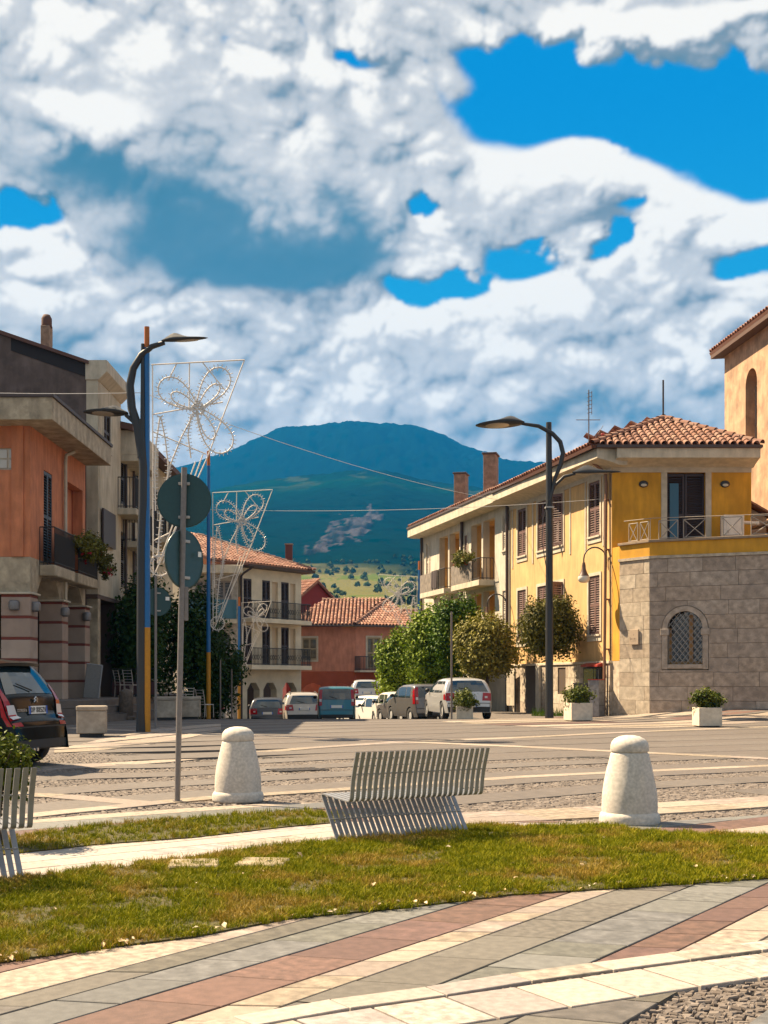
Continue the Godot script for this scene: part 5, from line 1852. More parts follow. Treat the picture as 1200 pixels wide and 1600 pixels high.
	part("roof", b, mat("roof_dark", Color(0.12, 0.06, 0.045), 0.9, "grain", 1.0), G)
	var S2 := frame(V3(-10.28, 0, 46.0), Vector3(0, 0, -1))
	b = MB.new()
	holed(b, S2, 0.0, 4.0, 4.6, 12.35, [[0.85, 9.98, 2.0, 11.4]], 0.35)
	bxw(b, P, 8.302, 8.72, 4.6, 12.35, -0.4, -0.002)
	part("wall", b, M["cream_plaster"], G)
	shuttered(G, S2, 0.85, 9.98, 2.0, 11.4, M["trim"], M["door_brown"], 0.1, 0, 0, true, 0.12)
	b = MB.new()
	bxw(b, S2, 0.4, 2.5, 6.45, 7.75, 0.05, 0.12)
	part("shutter", b, M["door_brown"], G)
	b = MB.new()
	b.prism(PackedVector2Array([Vector2(8.28, 12.3), Vector2(8.75, 12.3), Vector2(9.05, 12.6), Vector2(9.05, 13.0), Vector2(8.28, 13.0)]), 4.1, P * local(0, 0, 0.05), 0.0, true)
	part("eave", b, M["eave_concrete"], G)
	b = MB.new()
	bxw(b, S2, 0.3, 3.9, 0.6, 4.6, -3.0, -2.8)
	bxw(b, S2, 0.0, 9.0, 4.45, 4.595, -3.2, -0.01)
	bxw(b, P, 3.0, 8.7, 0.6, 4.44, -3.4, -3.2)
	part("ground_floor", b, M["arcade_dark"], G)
	b = MB.new()
	bxw(b, P, 4.0, 8.3, 0.6, 12.0, -9.0, -3.5)
	part("rear_wall", b, M["cream_plaster"], G)
	for q in [[0.1, 0.5], [3.5, 3.9]]:
		b = MB.new()
		bxw(b, S2, q[0], q[1], 0.6, 4.45, -0.42, -0.02, 0.01)
		part("pillar", b, M["arcade_cream"], G)
	b = MB.new()
	b.box(Transform3D(Basis.IDENTITY, V3(-12.65, 14.25, 48.0)), Vector3(0.32, 1.0, 0.5), 0.01)
	var ch := part("chimney", b, mat("chimney_plaster", Color(0.30, 0.20, 0.14), 0.95), G)
	b = MB.new()
	b.lathe(PackedVector2Array([Vector2(0.0, 1.22), Vector2(0.12, 1.2), Vector2(0.2, 1.05), Vector2(0.2, 0.8), Vector2(0.22, 0.72), Vector2(0.0, 0.72)]), 12, Transform3D(Basis.IDENTITY, V3(-12.65, 14.0, 48.0)))
	part("chimney_pot", b, M["roof_dark"], ch)

	# the next house down the street, with three balconies
	var K := thing("balcony_house", "cream house with stacked balconies half hidden behind the double street lamp", "house")
	var S3 := frame(V3(-10.4, 0, 50.0), Vector3(0, 0, -1))
	b = MB.new()
	holed(b, S3, 0.0, 13.0, -0.8, 11.3, [[0.6, 8.5, 1.8, 10.6], [0.6, 5.2, 1.8, 7.4], [3.0, 8.5, 4.2, 10.6], [3.0, 5.2, 4.2, 7.4], [7.5, 8.2, 8.7, 10.2], [7.5, 5.0, 8.7, 7.2], [10, 8.2, 11.2, 10.2]])
	part("wall", b, M["cream_plaster"], K)
	for q in [[0.6, 8.5], [0.6, 5.2], [3.0, 8.5], [3.0, 5.2], [7.5, 8.2], [7.5, 5.0], [10, 8.2]]:
		shuttered(K, S3, q[0], q[1], q[0] + 1.2, q[1] + 2.05, M["trim"], M["door_brown"], 0.0, 0, 0, false, 0.0)
	for q in [[0.2, 4.2, 10.35, 2], [-0.6, 2.0, 8.15, 0], [1.0, 4.5, 7.05, 1], [7.0, 12.0, 7.9, 0]]:
		b = MB.new()
		bxw(b, S3, q[0], q[1], q[2] - 0.25, q[2], 0.0, 0.85, 0.02)
		var bl := part("balcony", b, M["eave_concrete"], K)
		b = MB.new()
		if q[3] == 2:
			bxw(b, S3, q[0], q[1], q[2], q[2] + 0.95, 0.76, 0.849, 0.01)
			bxw(b, S3, q[0], q[0] + 0.09, q[2], q[2] + 0.95, 0.0, 0.76)
			part("parapet", b, M["eave_concrete"], bl)
		else:
			railing(b, S3 * Vector3(q[0] + 0.03, q[2], 0.8), S3 * Vector3(q[1] - 0.03, q[2], 0.8), 1.2, 0.1, 0.013)
			railing(b, S3 * Vector3(q[0] + 0.03, q[2], 0.8), S3 * Vector3(q[0] + 0.03, q[2], 0.02), 1.2, 0.1, 0.013)
			part("railing", b, M["black_iron"], bl)
	b = MB.new()
	run(b, S3, PackedVector2Array([Vector2(-5, 12.4), Vector2(0.6, 11.25), Vector2(0.6, 11.5), Vector2(-5, 12.75)]), -0.1, 13.3)
	part("roof", b, M["roof_dark"], K)
	b = MB.new()
	bxw(b, S3, 0.0, 13.0, -0.8, 11.2, -6, -0.5)
	part("rear_wall", b, M["cream_plaster"], K)
	b = MB.new()
	for x in [1.0, 2.6]:
		b.tube(PackedVector3Array([S3 * Vector3(x, 11.2, 0.4), S3 * Vector3(x, 10.9, 0.12), S3 * Vector3(x, 0, 0.12)]), [0.06], 6)
	part("downpipe", b, M["gutter"], K)

func far_houses() -> void:
	# cream house with two balconies and an arcade
	var H := thing("balcony_apartments", "cream three storey house with two dark iron balconies and terracotta roof down the street", "house")
	var A := V3(-8.95, 0, 80.0)
	var B := V3(-5.5, 0, 85.0)
	var F := frame(A, B - A)
	var W := A.distance_to(B)
	var cr: Material = mat("bright_cream", Color(0.76, 0.64, 0.46), 0.9, "blotch", 0.2, 0.2, "grain", "grime")
	var holes := []
	for y in [5.45, 2.5]:
		for q in [[0.04, 0.17], [0.34, 0.47], [0.655, 0.785]]:
			holes.push_back([q[0] * W, y, q[1] * W, y + 2.45])
	var niches := []
	for y in [5.45, 2.5]:
		for q in [[0.50, 0.60], [0.81, 0.90]]:
			niches.push_back([q[0] * W, y, q[1] * W, y + 2.4])
	var b := MB.new()
	holed(b, F, 0, W, 2.2, 8.6, holes + niches)
	part("wall", b, cr, H)
	for q in niches:
		b = MB.new()
		bxw(b, F, q[0], q[2], q[1], q[3], -0.3, -0.15)
		part("panel", b, mat("panel_tan", Color(0.50, 0.38, 0.25), 0.8), H)
	for q in holes:
		shuttered(H, F, q[0], q[1], q[2], q[3], cr, M["door_brown"], 0.0, 0, 0, false, 0.0)
	for y in [5.35, 2.4]:
		b = MB.new()
		bxw(b, F, 0.0, W, y - 0.22, y + 0.05, 0.0, 0.9, 0.01)
		var bl := part("balcony", b, cr, H)
		b = MB.new()
		railing(b, F * Vector3(0.05, y + 0.05, 0.85), F * Vector3(W - 0.05, y + 0.05, 0.85), 1.08, 0.13, 0.018)
		railing(b, F * Vector3(W - 0.05, y + 0.05, 0.85), F * Vector3(W - 0.05, y + 0.05, 0.03), 1.08, 0.13, 0.018)
		for k in 24:
			var c := F * Vector3(0.2 + k * (W - 0.4) / 23.0, y + 0.55, 0.85)
			for j in 6:
				var p := TAU * j / 6
				var q := TAU * (j + 1) / 6
				b.bar(c + F.basis * Vector3(cos(p) * 0.09, sin(p) * 0.17, 0), c + F.basis * Vector3(cos(q) * 0.09, sin(q) * 0.17, 0), 0.013, 0.013, 4, false)
		part("railing", b, M["black_iron"], bl)
	b = MB.new()
	var list := [rect(0, -1.6, W, 2.18)]
	for q in [[0.1, 0.30], [0.36, 0.58], [0.68, 0.92]]:
		var x0: float = q[0] * W
		var x1: float = q[1] * W
		var next := []
		for p in list:
			next.append_array(Geometry2D.clip_polygons(p, PackedVector2Array([Vector2(x0, -1.8), Vector2(x1, -1.8), Vector2(x1, 0.9), Vector2(x1 - 0.35, 1.35), Vector2(x0 + 0.35, 1.35), Vector2(x0, 0.9)])))
		list = next
	for p in list:
		b.prism(p, 0.5, F, 0.0, true)
	part("arcade_wall", b, cr, H)
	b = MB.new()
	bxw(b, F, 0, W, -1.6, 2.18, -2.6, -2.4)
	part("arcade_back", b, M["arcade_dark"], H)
	b = MB.new()
	bxw(b, F, 0, W, -1.6, 8.5, -9.0, -2.61)
	part("rear_wall", b, cr, H)
	b = MB.new()
	b.tube(PackedVector3Array([F * Vector3(0.4, 8.6, 0.7), F * Vector3(0.1, 8.2, 0.15), F * Vector3(-0.05, 8.0, 0.1), F * Vector3(-0.05, -1, 0.1)]), [0.07], 8)
	part("downpipe", b, M["gutter"], H)
	var e0 := F * Vector3(-3.6, 8.75, 0.75)
	var e1 := F * Vector3(W + 0.6, 8.75, 0.75)
	var r0 := F * Vector3(-3.6, 11.0, -5.0)
	var r1 := F * Vector3(W - 4.6, 11.0, -5.0)
	tiled(H, "roof", e0, e1, r1, r0, false, 0.3, 0.4)
	tiled(H, "roof", e1, F * Vector3(W + 0.6, 8.75, -9.6), r1, r1, false, 0.3, 0.4)
	ridge_tiles(H, e1, r1, 0.17)
	b = MB.new()
	run(b, F, PackedVector2Array([Vector2(-0.3, 8.55), Vector2(0.75, 8.6), Vector2(0.8, 8.72), Vector2(-0.3, 8.72)]), -0.1, W + 0.5)
	part("eave", b, M["gutter"], H)
	b = MB.new()
	b.box(Transform3D(Basis.IDENTITY, V3(-6.35, 9.6, 85.5)), Vector3(0.46, 1.9, 0.5), 0.01)
	var ch := part("chimney", b, mat("chimney_dark", Color(0.10, 0.03, 0.025), 0.9), H)
	b = MB.new()
	b.box(Transform3D(Basis.IDENTITY, V3(-6.35, 10.58, 85.5)), Vector3(0.54, 0.08, 0.58))
	part("chimney_cap", b, mat("chimney_plaster", Color(0.34, 0.235, 0.165), 0.95), ch)

	# its grey neighbour with a glazed blue balcony
	var G := thing("grey_neighbour", "grey white house with blue glazed balcony behind the second illumination", "house")
	var FG := frame(V3(-11.9, 0, 78.0), Vector3(2.95, 0, -0.6))
	b = MB.new()
	holed(b, FG, 0, 3.0, -1.5, 8.0, [[0.4, 5.4, 1.4, 7.6], [1.7, 5.4, 2.6, 7.6], [1.6, 2.2, 2.5, 4.4]])
	part("wall", b, mat("grey_plaster", Color(0.42, 0.37, 0.31), 0.9, "stain", 0.3), G)
	for q in [[0.4, 5.4, 1.4], [1.7, 5.4, 2.6], [1.6, 2.2, 2.5]]:
		shuttered(G, FG, q[0], q[1], q[2], q[1] + 2.2, M["trim"], mat("shutter_grey", Color(0.20, 0.17, 0.15), 0.7), 0.0, 0, 0, false, 0.0)
	b = MB.new()
	bxw(b, FG, 0.0, 2.85, 4.95, 5.2, 0.0, 0.9, 0.01)
	var bl := part("balcony", b, M["eave_concrete"], G)
	b = MB.new()
	for k in 3:
		bxw(b, FG, 0.03 + k * 0.95, 0.93 + k * 0.95, 5.25, 6.4, 0.85, 0.87)
	part("glazing", b, mat("balcony_glass", Color(0.035, 0.10, 0.13), 0.15), bl)
	b = MB.new()
	bxw(b, FG, -0.2, 3.2, 8.0, 8.5, -3.0, 1.0, 0.02)
	part("eave", b, M["eave_concrete"], G)
	b = MB.new()
	bxw(b, FG, 0.0, 2.9, -1.5, 7.9, -4.0, -0.4)
	part("rear_wall", b, M["grey_plaster"], G)

	# the pink house across the end of the street
	var P := thing("pink_house", "coral pink house with hipped tile roof and rust red arcade at the street's end", "house")
	var a := V3(-6.6, 0, 92.0)
	var c := V3(-2.05, 0, 92.0)
	var e := V3(2.2, 0, 94.2)
	var FA := frame(a, c - a)
	var FB := frame(c, e - c)
	var la := a.distance_to(c)
	var lb := c.distance_to(e)
	var pk := mat("coral_plaster", Color(0.66, 0.27, 0.165), 0.9, "blotch", 0.15, 0.2, "grain", "grime")
	var rr := mat("rust_plaster", Color(0.36, 0.075, 0.028), 0.9, "blotch", 0.2)
	b = MB.new()
	holed(b, FA, 0, la, 2.15, 5.35, [[0.75, 2.98, 1.75, 4.55]])
	holed(b, FB, 0.002, lb, 2.15, 5.35, [[0.95, 2.35, 2.0, 4.6]])
	part("wall", b, pk, P)
	shuttered(P, FA, 0.75, 2.98, 1.75, 4.55, M["trim"], mat("shutter_olive", Color(0.30, 0.23, 0.13), 0.7), 0.13, 0, 0, true, 0.15)
	shuttered(P, FB, 0.95, 2.35, 2.0, 4.6, M["trim"], M["shutter_olive"], 0.13, 0, 0, false, 0.0)
	b = MB.new()
	bxw(b, FB, -0.1, 2.7, 2.08, 2.22, 0.0, 0.95, 0.01)
	bl = part("balcony", b, M["eave_concrete"], P)
	b = MB.new()
	railing(b, FB * Vector3(-0.05, 2.22, 0.9), FB * Vector3(2.65, 2.22, 0.9), 0.98, 0.12, 0.02)
	railing(b, FB * Vector3(-0.05, 2.22, 0.9), FB * Vector3(-0.05, 2.22, 0.03), 0.98, 0.12, 0.02)
	part("railing", b, M["black_iron"], bl)
	b = MB.new()
	for q in [[FA, la, [[0.6, 2.4], [2.7, 4.4]]], [FB, lb, [[1.3, 3.6]]]]:
		list = [rect(0, -1.7, q[1], 2.13)]
		for w in q[2]:
			var next := []
			for p in list:
				next.append_array(Geometry2D.clip_polygons(p, PackedVector2Array([Vector2(w[0], -1.8), Vector2(w[1], -1.8), Vector2(w[1], 0.7), Vector2(w[1] - 0.4, 1.15), Vector2(w[1] - 0.8, 1.3), Vector2(w[0] + 0.8, 1.3), Vector2(w[0] + 0.4, 1.15), Vector2(w[0], 0.7)])))
			list = next
		for p in list:
			b.prism(p, 0.4, q[0], 0.0, true)
	part("arcade_wall", b, rr, P)
	b = MB.new()
	b.prism(PackedVector2Array([Vector2(-6.6, 95), Vector2(3, 96.5), Vector2(3, 101), Vector2(-6.6, 101)]), 7.1, Transform3D(FLAT, Vector3(0, 5.3, 0)))
	part("rear_wall", b, pk, P)
	var g0 := V3(-6.9, 5.45, 91.4)
	var g1 := V3(-2.1, 5.45, 91.4)
	var g2 := V3(2.6, 5.45, 93.8)
	var t0 := V3(-4.7, 7.55, 97.0)
	var t1 := V3(0.2, 7.55, 97.4)
	tiled(P, "roof", g0, g1, t1, t0, false, 0.27, 0.4)
	tiled(P, "roof", g1, g2, t1, t1, false, 0.27, 0.4)
	tiled(P, "roof", g2, V3(3.2, 5.45, 101), t1, t1, false, 0.27, 0.4)
	ridge_tiles(P, g1, t1, 0.18)
	ridge_tiles(P, g2, t1, 0.18)
	ridge_tiles(P, t0, t1, 0.16)
	b = MB.new()
	b.bar(g0 - Vector3(0, 0.05, 0), g1 - Vector3(0, 0.05, 0), 0.08, 0.08, 6)
	b.bar(g1 - Vector3(0, 0.05, 0), g2 - Vector3(0, 0.05, 0), 0.08, 0.08, 6)
	part("gutter", b, M["gutter"], P)
	b = MB.new()
	b.bar(FB * Vector3(0.75, -1.5, 0.1), FB * Vector3(0.75, 1.4, 0.1), 0.06)
	part("downpipe", b, rr, P)
	var sg := thing("shop_sign", "narrow dark upright shop sign on the pink house's rust red ground floor", "sign")
	b = MB.new()
	bxw(b, FB, 1.0, 1.45, -0.2, 1.5, 0.02, 0.1, 0.01)
	part("board", b, mat("sign_dark", Color(0.03, 0.035, 0.045), 0.5), sg)
	b = MB.new()
	for k in 4:
		bxw(b, FB, 1.13, 1.32, 0.95 - k * 0.28, 1.12 - k * 0.28, 0.102, 0.108)
	part("marks", b, mat("sign_pale", Color(0.35, 0.38, 0.42), 0.6), sg)

	# dark red gabled house behind
	var R := thing("gabled_house", "dark red gabled house with tiled roof rising behind the pink house", "house")
	var ridge0 := V3(-4.75, 9.3, 101.0)
	var ridge1 := V3(-11.5, 9.3, 108.0)
	var fr := frame(V3(-7.6, 0, 99.6), Vector3(4.1, 0, -3.4))
	b = MB.new()
	b.prism(PackedVector2Array([Vector2(0, -1), Vector2(5.6, -1), Vector2(5.6, 7.0), Vector2(2.9, 9.25), Vector2(0, 7.0)]), 0.4, fr)
	part("wall", b, mat("dark_red_plaster", Color(0.20, 0.035, 0.035), 0.9, "blotch", 0.2), R)
	var ap := fr * Vector3(2.9, 9.35, 0.3)
	var back := fr.basis.z * -9.0
	tiled(R, "roof", fr * Vector3(-0.4, 6.85, 0.3) + back, fr * Vector3(-0.4, 6.85, 0.3), ap, ap + back, false, 0.28, 0.4)
	tiled(R, "roof", fr * Vector3(6.0, 6.85, 0.3), fr * Vector3(6.0, 6.85, 0.3) + back, ap + back, ap, false, 0.28, 0.4)
	b = MB.new()
	bxw(b, fr, 0.05, 5.55, -1, 6.7, -8.5, -0.41)
	part("rear_wall", b, M["dark_red_plaster"], R)

	# roofs beyond on the right
	for q in [[1.6, 104.0, 4.2, 6.2, "low house with weathered tile roof beside the pink house"], [3.6, 99.0, 3.4, 5.6, "brown walled house with tiled roof in front of the cream apartment house's far end"]]:
		var Q := thing("tiled_house", q[4], "house", V3(q[0], -1.2, q[1]), 0.25)
		b = MB.new()
		b.bx(0, q[3] * 0.5 + 0.2, -3, q[2], q[3] + 0.8, 6)
		part("wall", b, mat("brown_plaster", Color(0.22, 0.13, 0.09), 0.95, "stain", 0.3), Q)
		var h: float = q[3] + 0.6
		var w2: float = q[2] * 0.5 + 0.4
		tiled(Q, "roof", Vector3(-w2, h, 0.5), Vector3(w2, h, 0.5), Vector3(w2, h + 1.7, -3.2), Vector3(-w2, h + 1.7, -3.2), false, 0.28, 0.4)
		ridge_tiles(Q, Vector3(-w2, h + 1.7, -3.2), Vector3(w2, h + 1.7, -3.2), 0.16)
	var far := thing("farmhouse", "tiny pale farmhouse on the far hillside above the cream house's roof", "farmhouse", V3(-44, hill(-0.055, 800.0, 0.16, 0.2) - 0.5, 800.0), 0.4)
	b = MB.new()
	b.bx(0, 2.2, 0, 8, 5.4, 6)
	part("wall", b, M["cream_plaster"], far)
	b = MB.new()
	b.prism(PackedVector2Array([Vector2(-4.4, 4.8), Vector2(4.4, 4.8), Vector2(0, 6.8)]), 6.8, Transform3D(Basis.IDENTITY, Vector3(0, 0, 3.4)), 0.0, true)
	part("roof", b, M["roof_tile_red"], far)

# ---------------------------------------------------------------- trees and plants
func leaf_mat(key: String) -> StandardMaterial3D:
	if M.has(key):
		return M[key]
	var m := mat(key, Color(1, 1, 1), 0.55, "", 1.0, 0.0, "", "", true)
	m.backlight_enabled = true
	m.backlight = Color(0.45, 0.5, 0.2)
	m.metallic_specular = 0.25
	return m

# leaves gathered in clumps through an ellipsoid; boxy > 0 squares the outline, as clipped crowns are
func leaves(b: MB, centre: Vector3, reach: Vector3, clumps: int, each: int, size: float, dark: Color, light: Color, boxy := 0.0, spread := 0.34) -> void:
	b.tinted = true
	for k in clumps:
		var d := Vector3(rng.randfn(), rng.randfn(), rng.randfn()).normalized()
		if boxy > 0.0:
			var m := maxf(absf(d.x), maxf(absf(d.y), absf(d.z)))
			d = d.lerp(d / m * 0.82, boxy)
		var r := pow(rng.randf(), 0.4) * 0.86
		var c := centre + d * reach * r
		var cs := spread * rng.randf_range(0.6, 1.2)
		var tone := rng.randf()
		for j in each:
			var o := Vector3(rng.randfn(), rng.randfn(), rng.randfn()) * 0.55
			if o.length() > 1.25:
				o = o.normalized() * rng.randf()
			var p := c + o * reach * cs
			var out := ((p - centre) / reach).normalized()
			var n := (out * 0.9 + Vector3(rng.randfn(), rng.randfn() + 0.5, rng.randfn()) * 0.6).normalized()
			var t := n.cross(Vector3(rng.randfn(), rng.randfn(), rng.randfn())).normalized()
			var w := n.cross(t)
			var s := size * rng.randf_range(0.6, 1.3)
			b.tint = dark.lerp(light, clampf(tone * 0.6 + rng.randf() * 0.5, 0.0, 1.0))
			var tip := p + t * s
			var lo := p - t * s
			b.tri(lo, p + w * s * 0.55 + n * s * 0.16, tip, n)
			b.tri(lo, tip, p - w * s * 0.55 + n * s * 0.16, n)

func tree(label: String, at: Vector3, height: float, centre: float, reach: Vector3, clumps: int, each: int, size: float, dark: Color, light: Color, boxy := 0.0, trunk_r := 0.09, group := "", called := "street_tree") -> Node3D:
	var t := thing(called, label, "tree", at, 0.0, group)
	var b := MB.new()
	var path := PackedVector3Array()
	var radii := []
	var top := centre + reach.y * 0.2
	for k in 7:
		var f := k / 6.0
		path.push_back(Vector3(rng.randf_range(-0.05, 0.05) * f, top * f - 0.05, rng.randf_range(-0.05, 0.05) * f))
		radii.push_back(lerpf(trunk_r * (1.35 if k == 0 else 1.0), trunk_r * 0.45, f))
	b.tube(path, radii, 9)
	part("trunk", b, mat("bark", Color(0.085, 0.06, 0.042), 0.95, "stain", 2.0, 1.2, "grain"), t)
	for k in 6:
		b = MB.new()
		var a := TAU * k / 6 + rng.randf()
		var s := path[4].lerp(path[5], rng.randf())
		var e := Vector3(0, centre, 0) + Vector3(cos(a), rng.randf_range(-0.2, 0.7), sin(a)) * reach * 0.75
		b.tube(PackedVector3Array([s, s.lerp(e, 0.5) + Vector3(0, 0.08, 0), e]), [trunk_r * 0.45, trunk_r * 0.3, trunk_r * 0.1], 6)
		part("limb", b, M["bark"], t)
	b = MB.new()
	leaves(b, Vector3(0, centre, 0), reach, clumps, each, size, dark, light, boxy)
	stuff(part("crown", b, leaf_mat("leaf"), t))
	return t

func plant(called: String, label: String, category: String, at: Vector3, reach: Vector3, clumps: int, each: int, size: float, dark: Color, light: Color, stem := 0.3, flowers := Color(0, 0, 0), group := "") -> Node3D:
	var t := thing(called, label, category, at, 0.0, group)
	var b := MB.new()
	for k in 7:
		var a := TAU * k / 7 + rng.randf()
		b.tube(PackedVector3Array([Vector3(cos(a) * 0.03, -stem, sin(a) * 0.03), Vector3(cos(a) * reach.x * 0.35, 0, sin(a) * reach.z * 0.35), Vector3(cos(a) * reach.x * 0.7, reach.y * 0.5, sin(a) * reach.z * 0.7)]), [0.014, 0.010, 0.005], 5)
	part("stem", b, mat("bark", Color(0.085, 0.06, 0.042), 0.95), t)
	b = MB.new()
	leaves(b, Vector3(0, 0.0, 0), reach, clumps, each, size, dark, light, 0.0, 0.42)
	stuff(part("foliage", b, leaf_mat("leaf"), t))
	if flowers.r > 0.0:
		b = MB.new()
		leaves(b, Vector3(0, -reach.y * 0.35, 0), reach * Vector3(1.0, 0.9, 1.0), 14, 9, size * 0.8, flowers, flowers * 1.5, 0.0, 0.12)
		stuff(part("flowers", b, leaf_mat("leaf"), t))
	return t

func make_green() -> void:
	# dark trees in front of the left row of houses
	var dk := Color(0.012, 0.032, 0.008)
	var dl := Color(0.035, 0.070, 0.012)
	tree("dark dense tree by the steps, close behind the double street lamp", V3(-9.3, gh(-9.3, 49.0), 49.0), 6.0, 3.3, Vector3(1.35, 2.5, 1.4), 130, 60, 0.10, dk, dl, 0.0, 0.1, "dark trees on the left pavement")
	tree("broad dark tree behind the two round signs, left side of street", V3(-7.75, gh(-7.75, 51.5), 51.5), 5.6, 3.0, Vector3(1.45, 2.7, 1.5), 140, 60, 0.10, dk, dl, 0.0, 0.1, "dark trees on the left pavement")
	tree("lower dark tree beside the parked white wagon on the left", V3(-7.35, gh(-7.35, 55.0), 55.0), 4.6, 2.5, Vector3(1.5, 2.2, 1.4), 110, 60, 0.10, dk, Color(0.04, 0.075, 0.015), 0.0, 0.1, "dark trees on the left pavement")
	# brighter trees on the right pavement
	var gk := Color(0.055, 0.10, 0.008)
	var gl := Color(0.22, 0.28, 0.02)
	tree("bright green tree over the row of white cars, farthest of the right row", V3(0.75, gh(0.75, 64.0), 64.0), 5.0, 2.55, Vector3(1.25, 2.0, 1.2), 210, 60, 0.095, gk, gl, 0.0, 0.09, "trees on the right pavement")
	tree("tall bright green tree in front of the cream apartment house balconies", V3(2.15, gh(2.15, 60.0), 60.0), 5.3, 3.0, Vector3(1.45, 2.05, 1.3), 230, 60, 0.095, gk, gl, 0.0, 0.09, "trees on the right pavement")
	tree("tall dark green tree right of the thin grey pole", V3(3.35, gh(3.35, 58.5), 58.5), 5.6, 3.4, Vector3(1.35, 1.95, 1.3), 200, 60, 0.095, Color(0.025, 0.06, 0.008), Color(0.12, 0.19, 0.015), 0.0, 0.09, "trees on the right pavement")
	tree("rounded olive tree with yellowish leaves above the silver hatchback", V3(4.35, gh(4.35, 54.0), 54.0), 4.6, 2.75, Vector3(1.5, 1.5, 1.35), 220, 60, 0.08, Color(0.08, 0.075, 0.012), Color(0.30, 0.26, 0.06), 0.3, 0.09, "trees on the right pavement")
	tree("box clipped olive tree right behind the right double street lamp", V3(6.25, gh(6.25, 48.6), 48.6), 4.7, 3.35, Vector3(1.25, 1.3, 1.2), 230, 60, 0.07, Color(0.03, 0.036, 0.008), Color(0.15, 0.13, 0.025), 0.95, 0.10, "trees on the right pavement")
	# weeds at the foot of the clipped tree
	var b := MB.new()
	b.tinted = true
	for k in 260:
		var p := Vector3(rng.randf_range(-0.7, 0.8), 0, rng.randf_range(-0.3, 0.3))
		b.tint = Color(0.10, 0.16, 0.015) * rng.randf_range(0.6, 1.4)
		var l := Vector3(rng.randf_range(-0.12, 0.12), rng.randf_range(0.12, 0.38), rng.randf_range(-0.1, 0.1))
		b.tri(p - Vector3(0.012, 0, 0), p + Vector3(0.012, 0, 0), p + l, Vector3(0, 0.2, 1))
	var w := thing("weeds", "tuft of bright green weeds at the foot of the clipped tree", "weeds", V3(6.2, gh(6.2, 47.6), 47.6))
	stuff(part("blades", b, leaf_mat("leaf"), w))
	# balcony plants
	plant("geranium", "long trailing geranium hanging over the orange house's dark balcony railing", "plant", V3(-9.88, 5.95, 43.0), Vector3(0.38, 0.5, 1.9), 60, 40, 0.07, Color(0.06, 0.055, 0.01), Color(0.17, 0.16, 0.03), 0.3, Color(0.25, 0.02, 0.03))
	plant("geranium", "smaller geranium with red blossoms at the far end of the orange house's balcony", "plant", V3(-9.85, 5.5, 45.2), Vector3(0.35, 0.5, 0.7), 30, 36, 0.06, Color(0.05, 0.05, 0.01), Color(0.14, 0.13, 0.03), 0.2, Color(0.28, 0.02, 0.04))
	var bal := frame(V3(2.125, 0, 70.25), Vector3(0.243, 0, 0.97))
	var q := bal * Vector3(9.6, 7.25, 0.72)
	plant("balcony_plant", "bushy balcony plant with rusty blossoms over the grey parapet", "plant", q, Vector3(0.55, 0.42, 1.2), 46, 34, 0.07, Color(0.06, 0.07, 0.012), Color(0.20, 0.18, 0.04), 0.2, Color(0.28, 0.08, 0.03))
	# white cubes with shrubs
	var pw := mat("planter_white", Color(0.72, 0.62, 0.48), 0.8, "blotch", 0.8, 0.1, "grain", "grime")
	var spots := [[6.2, 40.9, 0.71, "white square planter with a shrub in front of the meter cabinets"], [9.3, 36.85, 0.67, "white square planter with a shrub in front of the arched window wall"], [2.78, 44.2, 0.58, "white square planter with a shrub behind the thin pole, by the silver hatchback"]]
	for i in 3:
		var s: Array = spots[i]
		var pl := thing("planter", s[3], "planter", V3(s[0], gh(s[0], s[1]), s[1]), [0.22, 0.06, -0.05][i], "white cube planters on the square")
		var k: float = s[2]
		b = MB.new()
		for e in [[-1, 0], [1, 0], [0, -1], [0, 1]]:
			var horizontal: bool = e[0] == 0
			b.bx(e[0] * (k * 0.5 - 0.025), 0.03 + k * 0.39, e[1] * (k * 0.5 - 0.025), (k - 0.102 if horizontal else 0.05), k * 0.78, (0.05 if horizontal else k), 0.006)
		part("box", b, pw, pl)
		b = MB.new()
		b.bx(0, 0.02, 0, k * 0.86, 0.04, k * 0.86)
		part("foot", b, M["black_iron"], pl)
		b = MB.new()
		b.bx(0, k * 0.70, 0, k - 0.105, 0.06, k - 0.105)
		part("soil", b, mat("soil_dark", Color(0.04, 0.03, 0.02), 1.0), pl)
		plant("shrub", ["spreading green shrub growing in the planter by the meter cabinets", "ragged dark green shrub in the planter before the arched window", "small conical shrub in the planter by the silver hatchback"][i], "shrub", V3(s[0] + [-0.04, 0.02, 0.0][i], gh(s[0], s[1]) + k * 0.8 + 0.2, s[1]), Vector3([0.58, 0.52, 0.46][i], [0.38, 0.38, 0.44][i], 0.48), 46, 34, 0.055, Color(0.03, 0.05, 0.01), Color(0.13, 0.14, 0.02), 0.25, Color(0, 0, 0), "shrubs in the white planters")
	plant("shrub", "leafy bright green bush behind the left bench at the frame's edge", "shrub", V3(-3.52, 0.70, 11.6), Vector3(0.34, 0.33, 0.36), 60, 44, 0.028, Color(0.025, 0.045, 0.005), Color(0.13, 0.145, 0.015), 0.8)

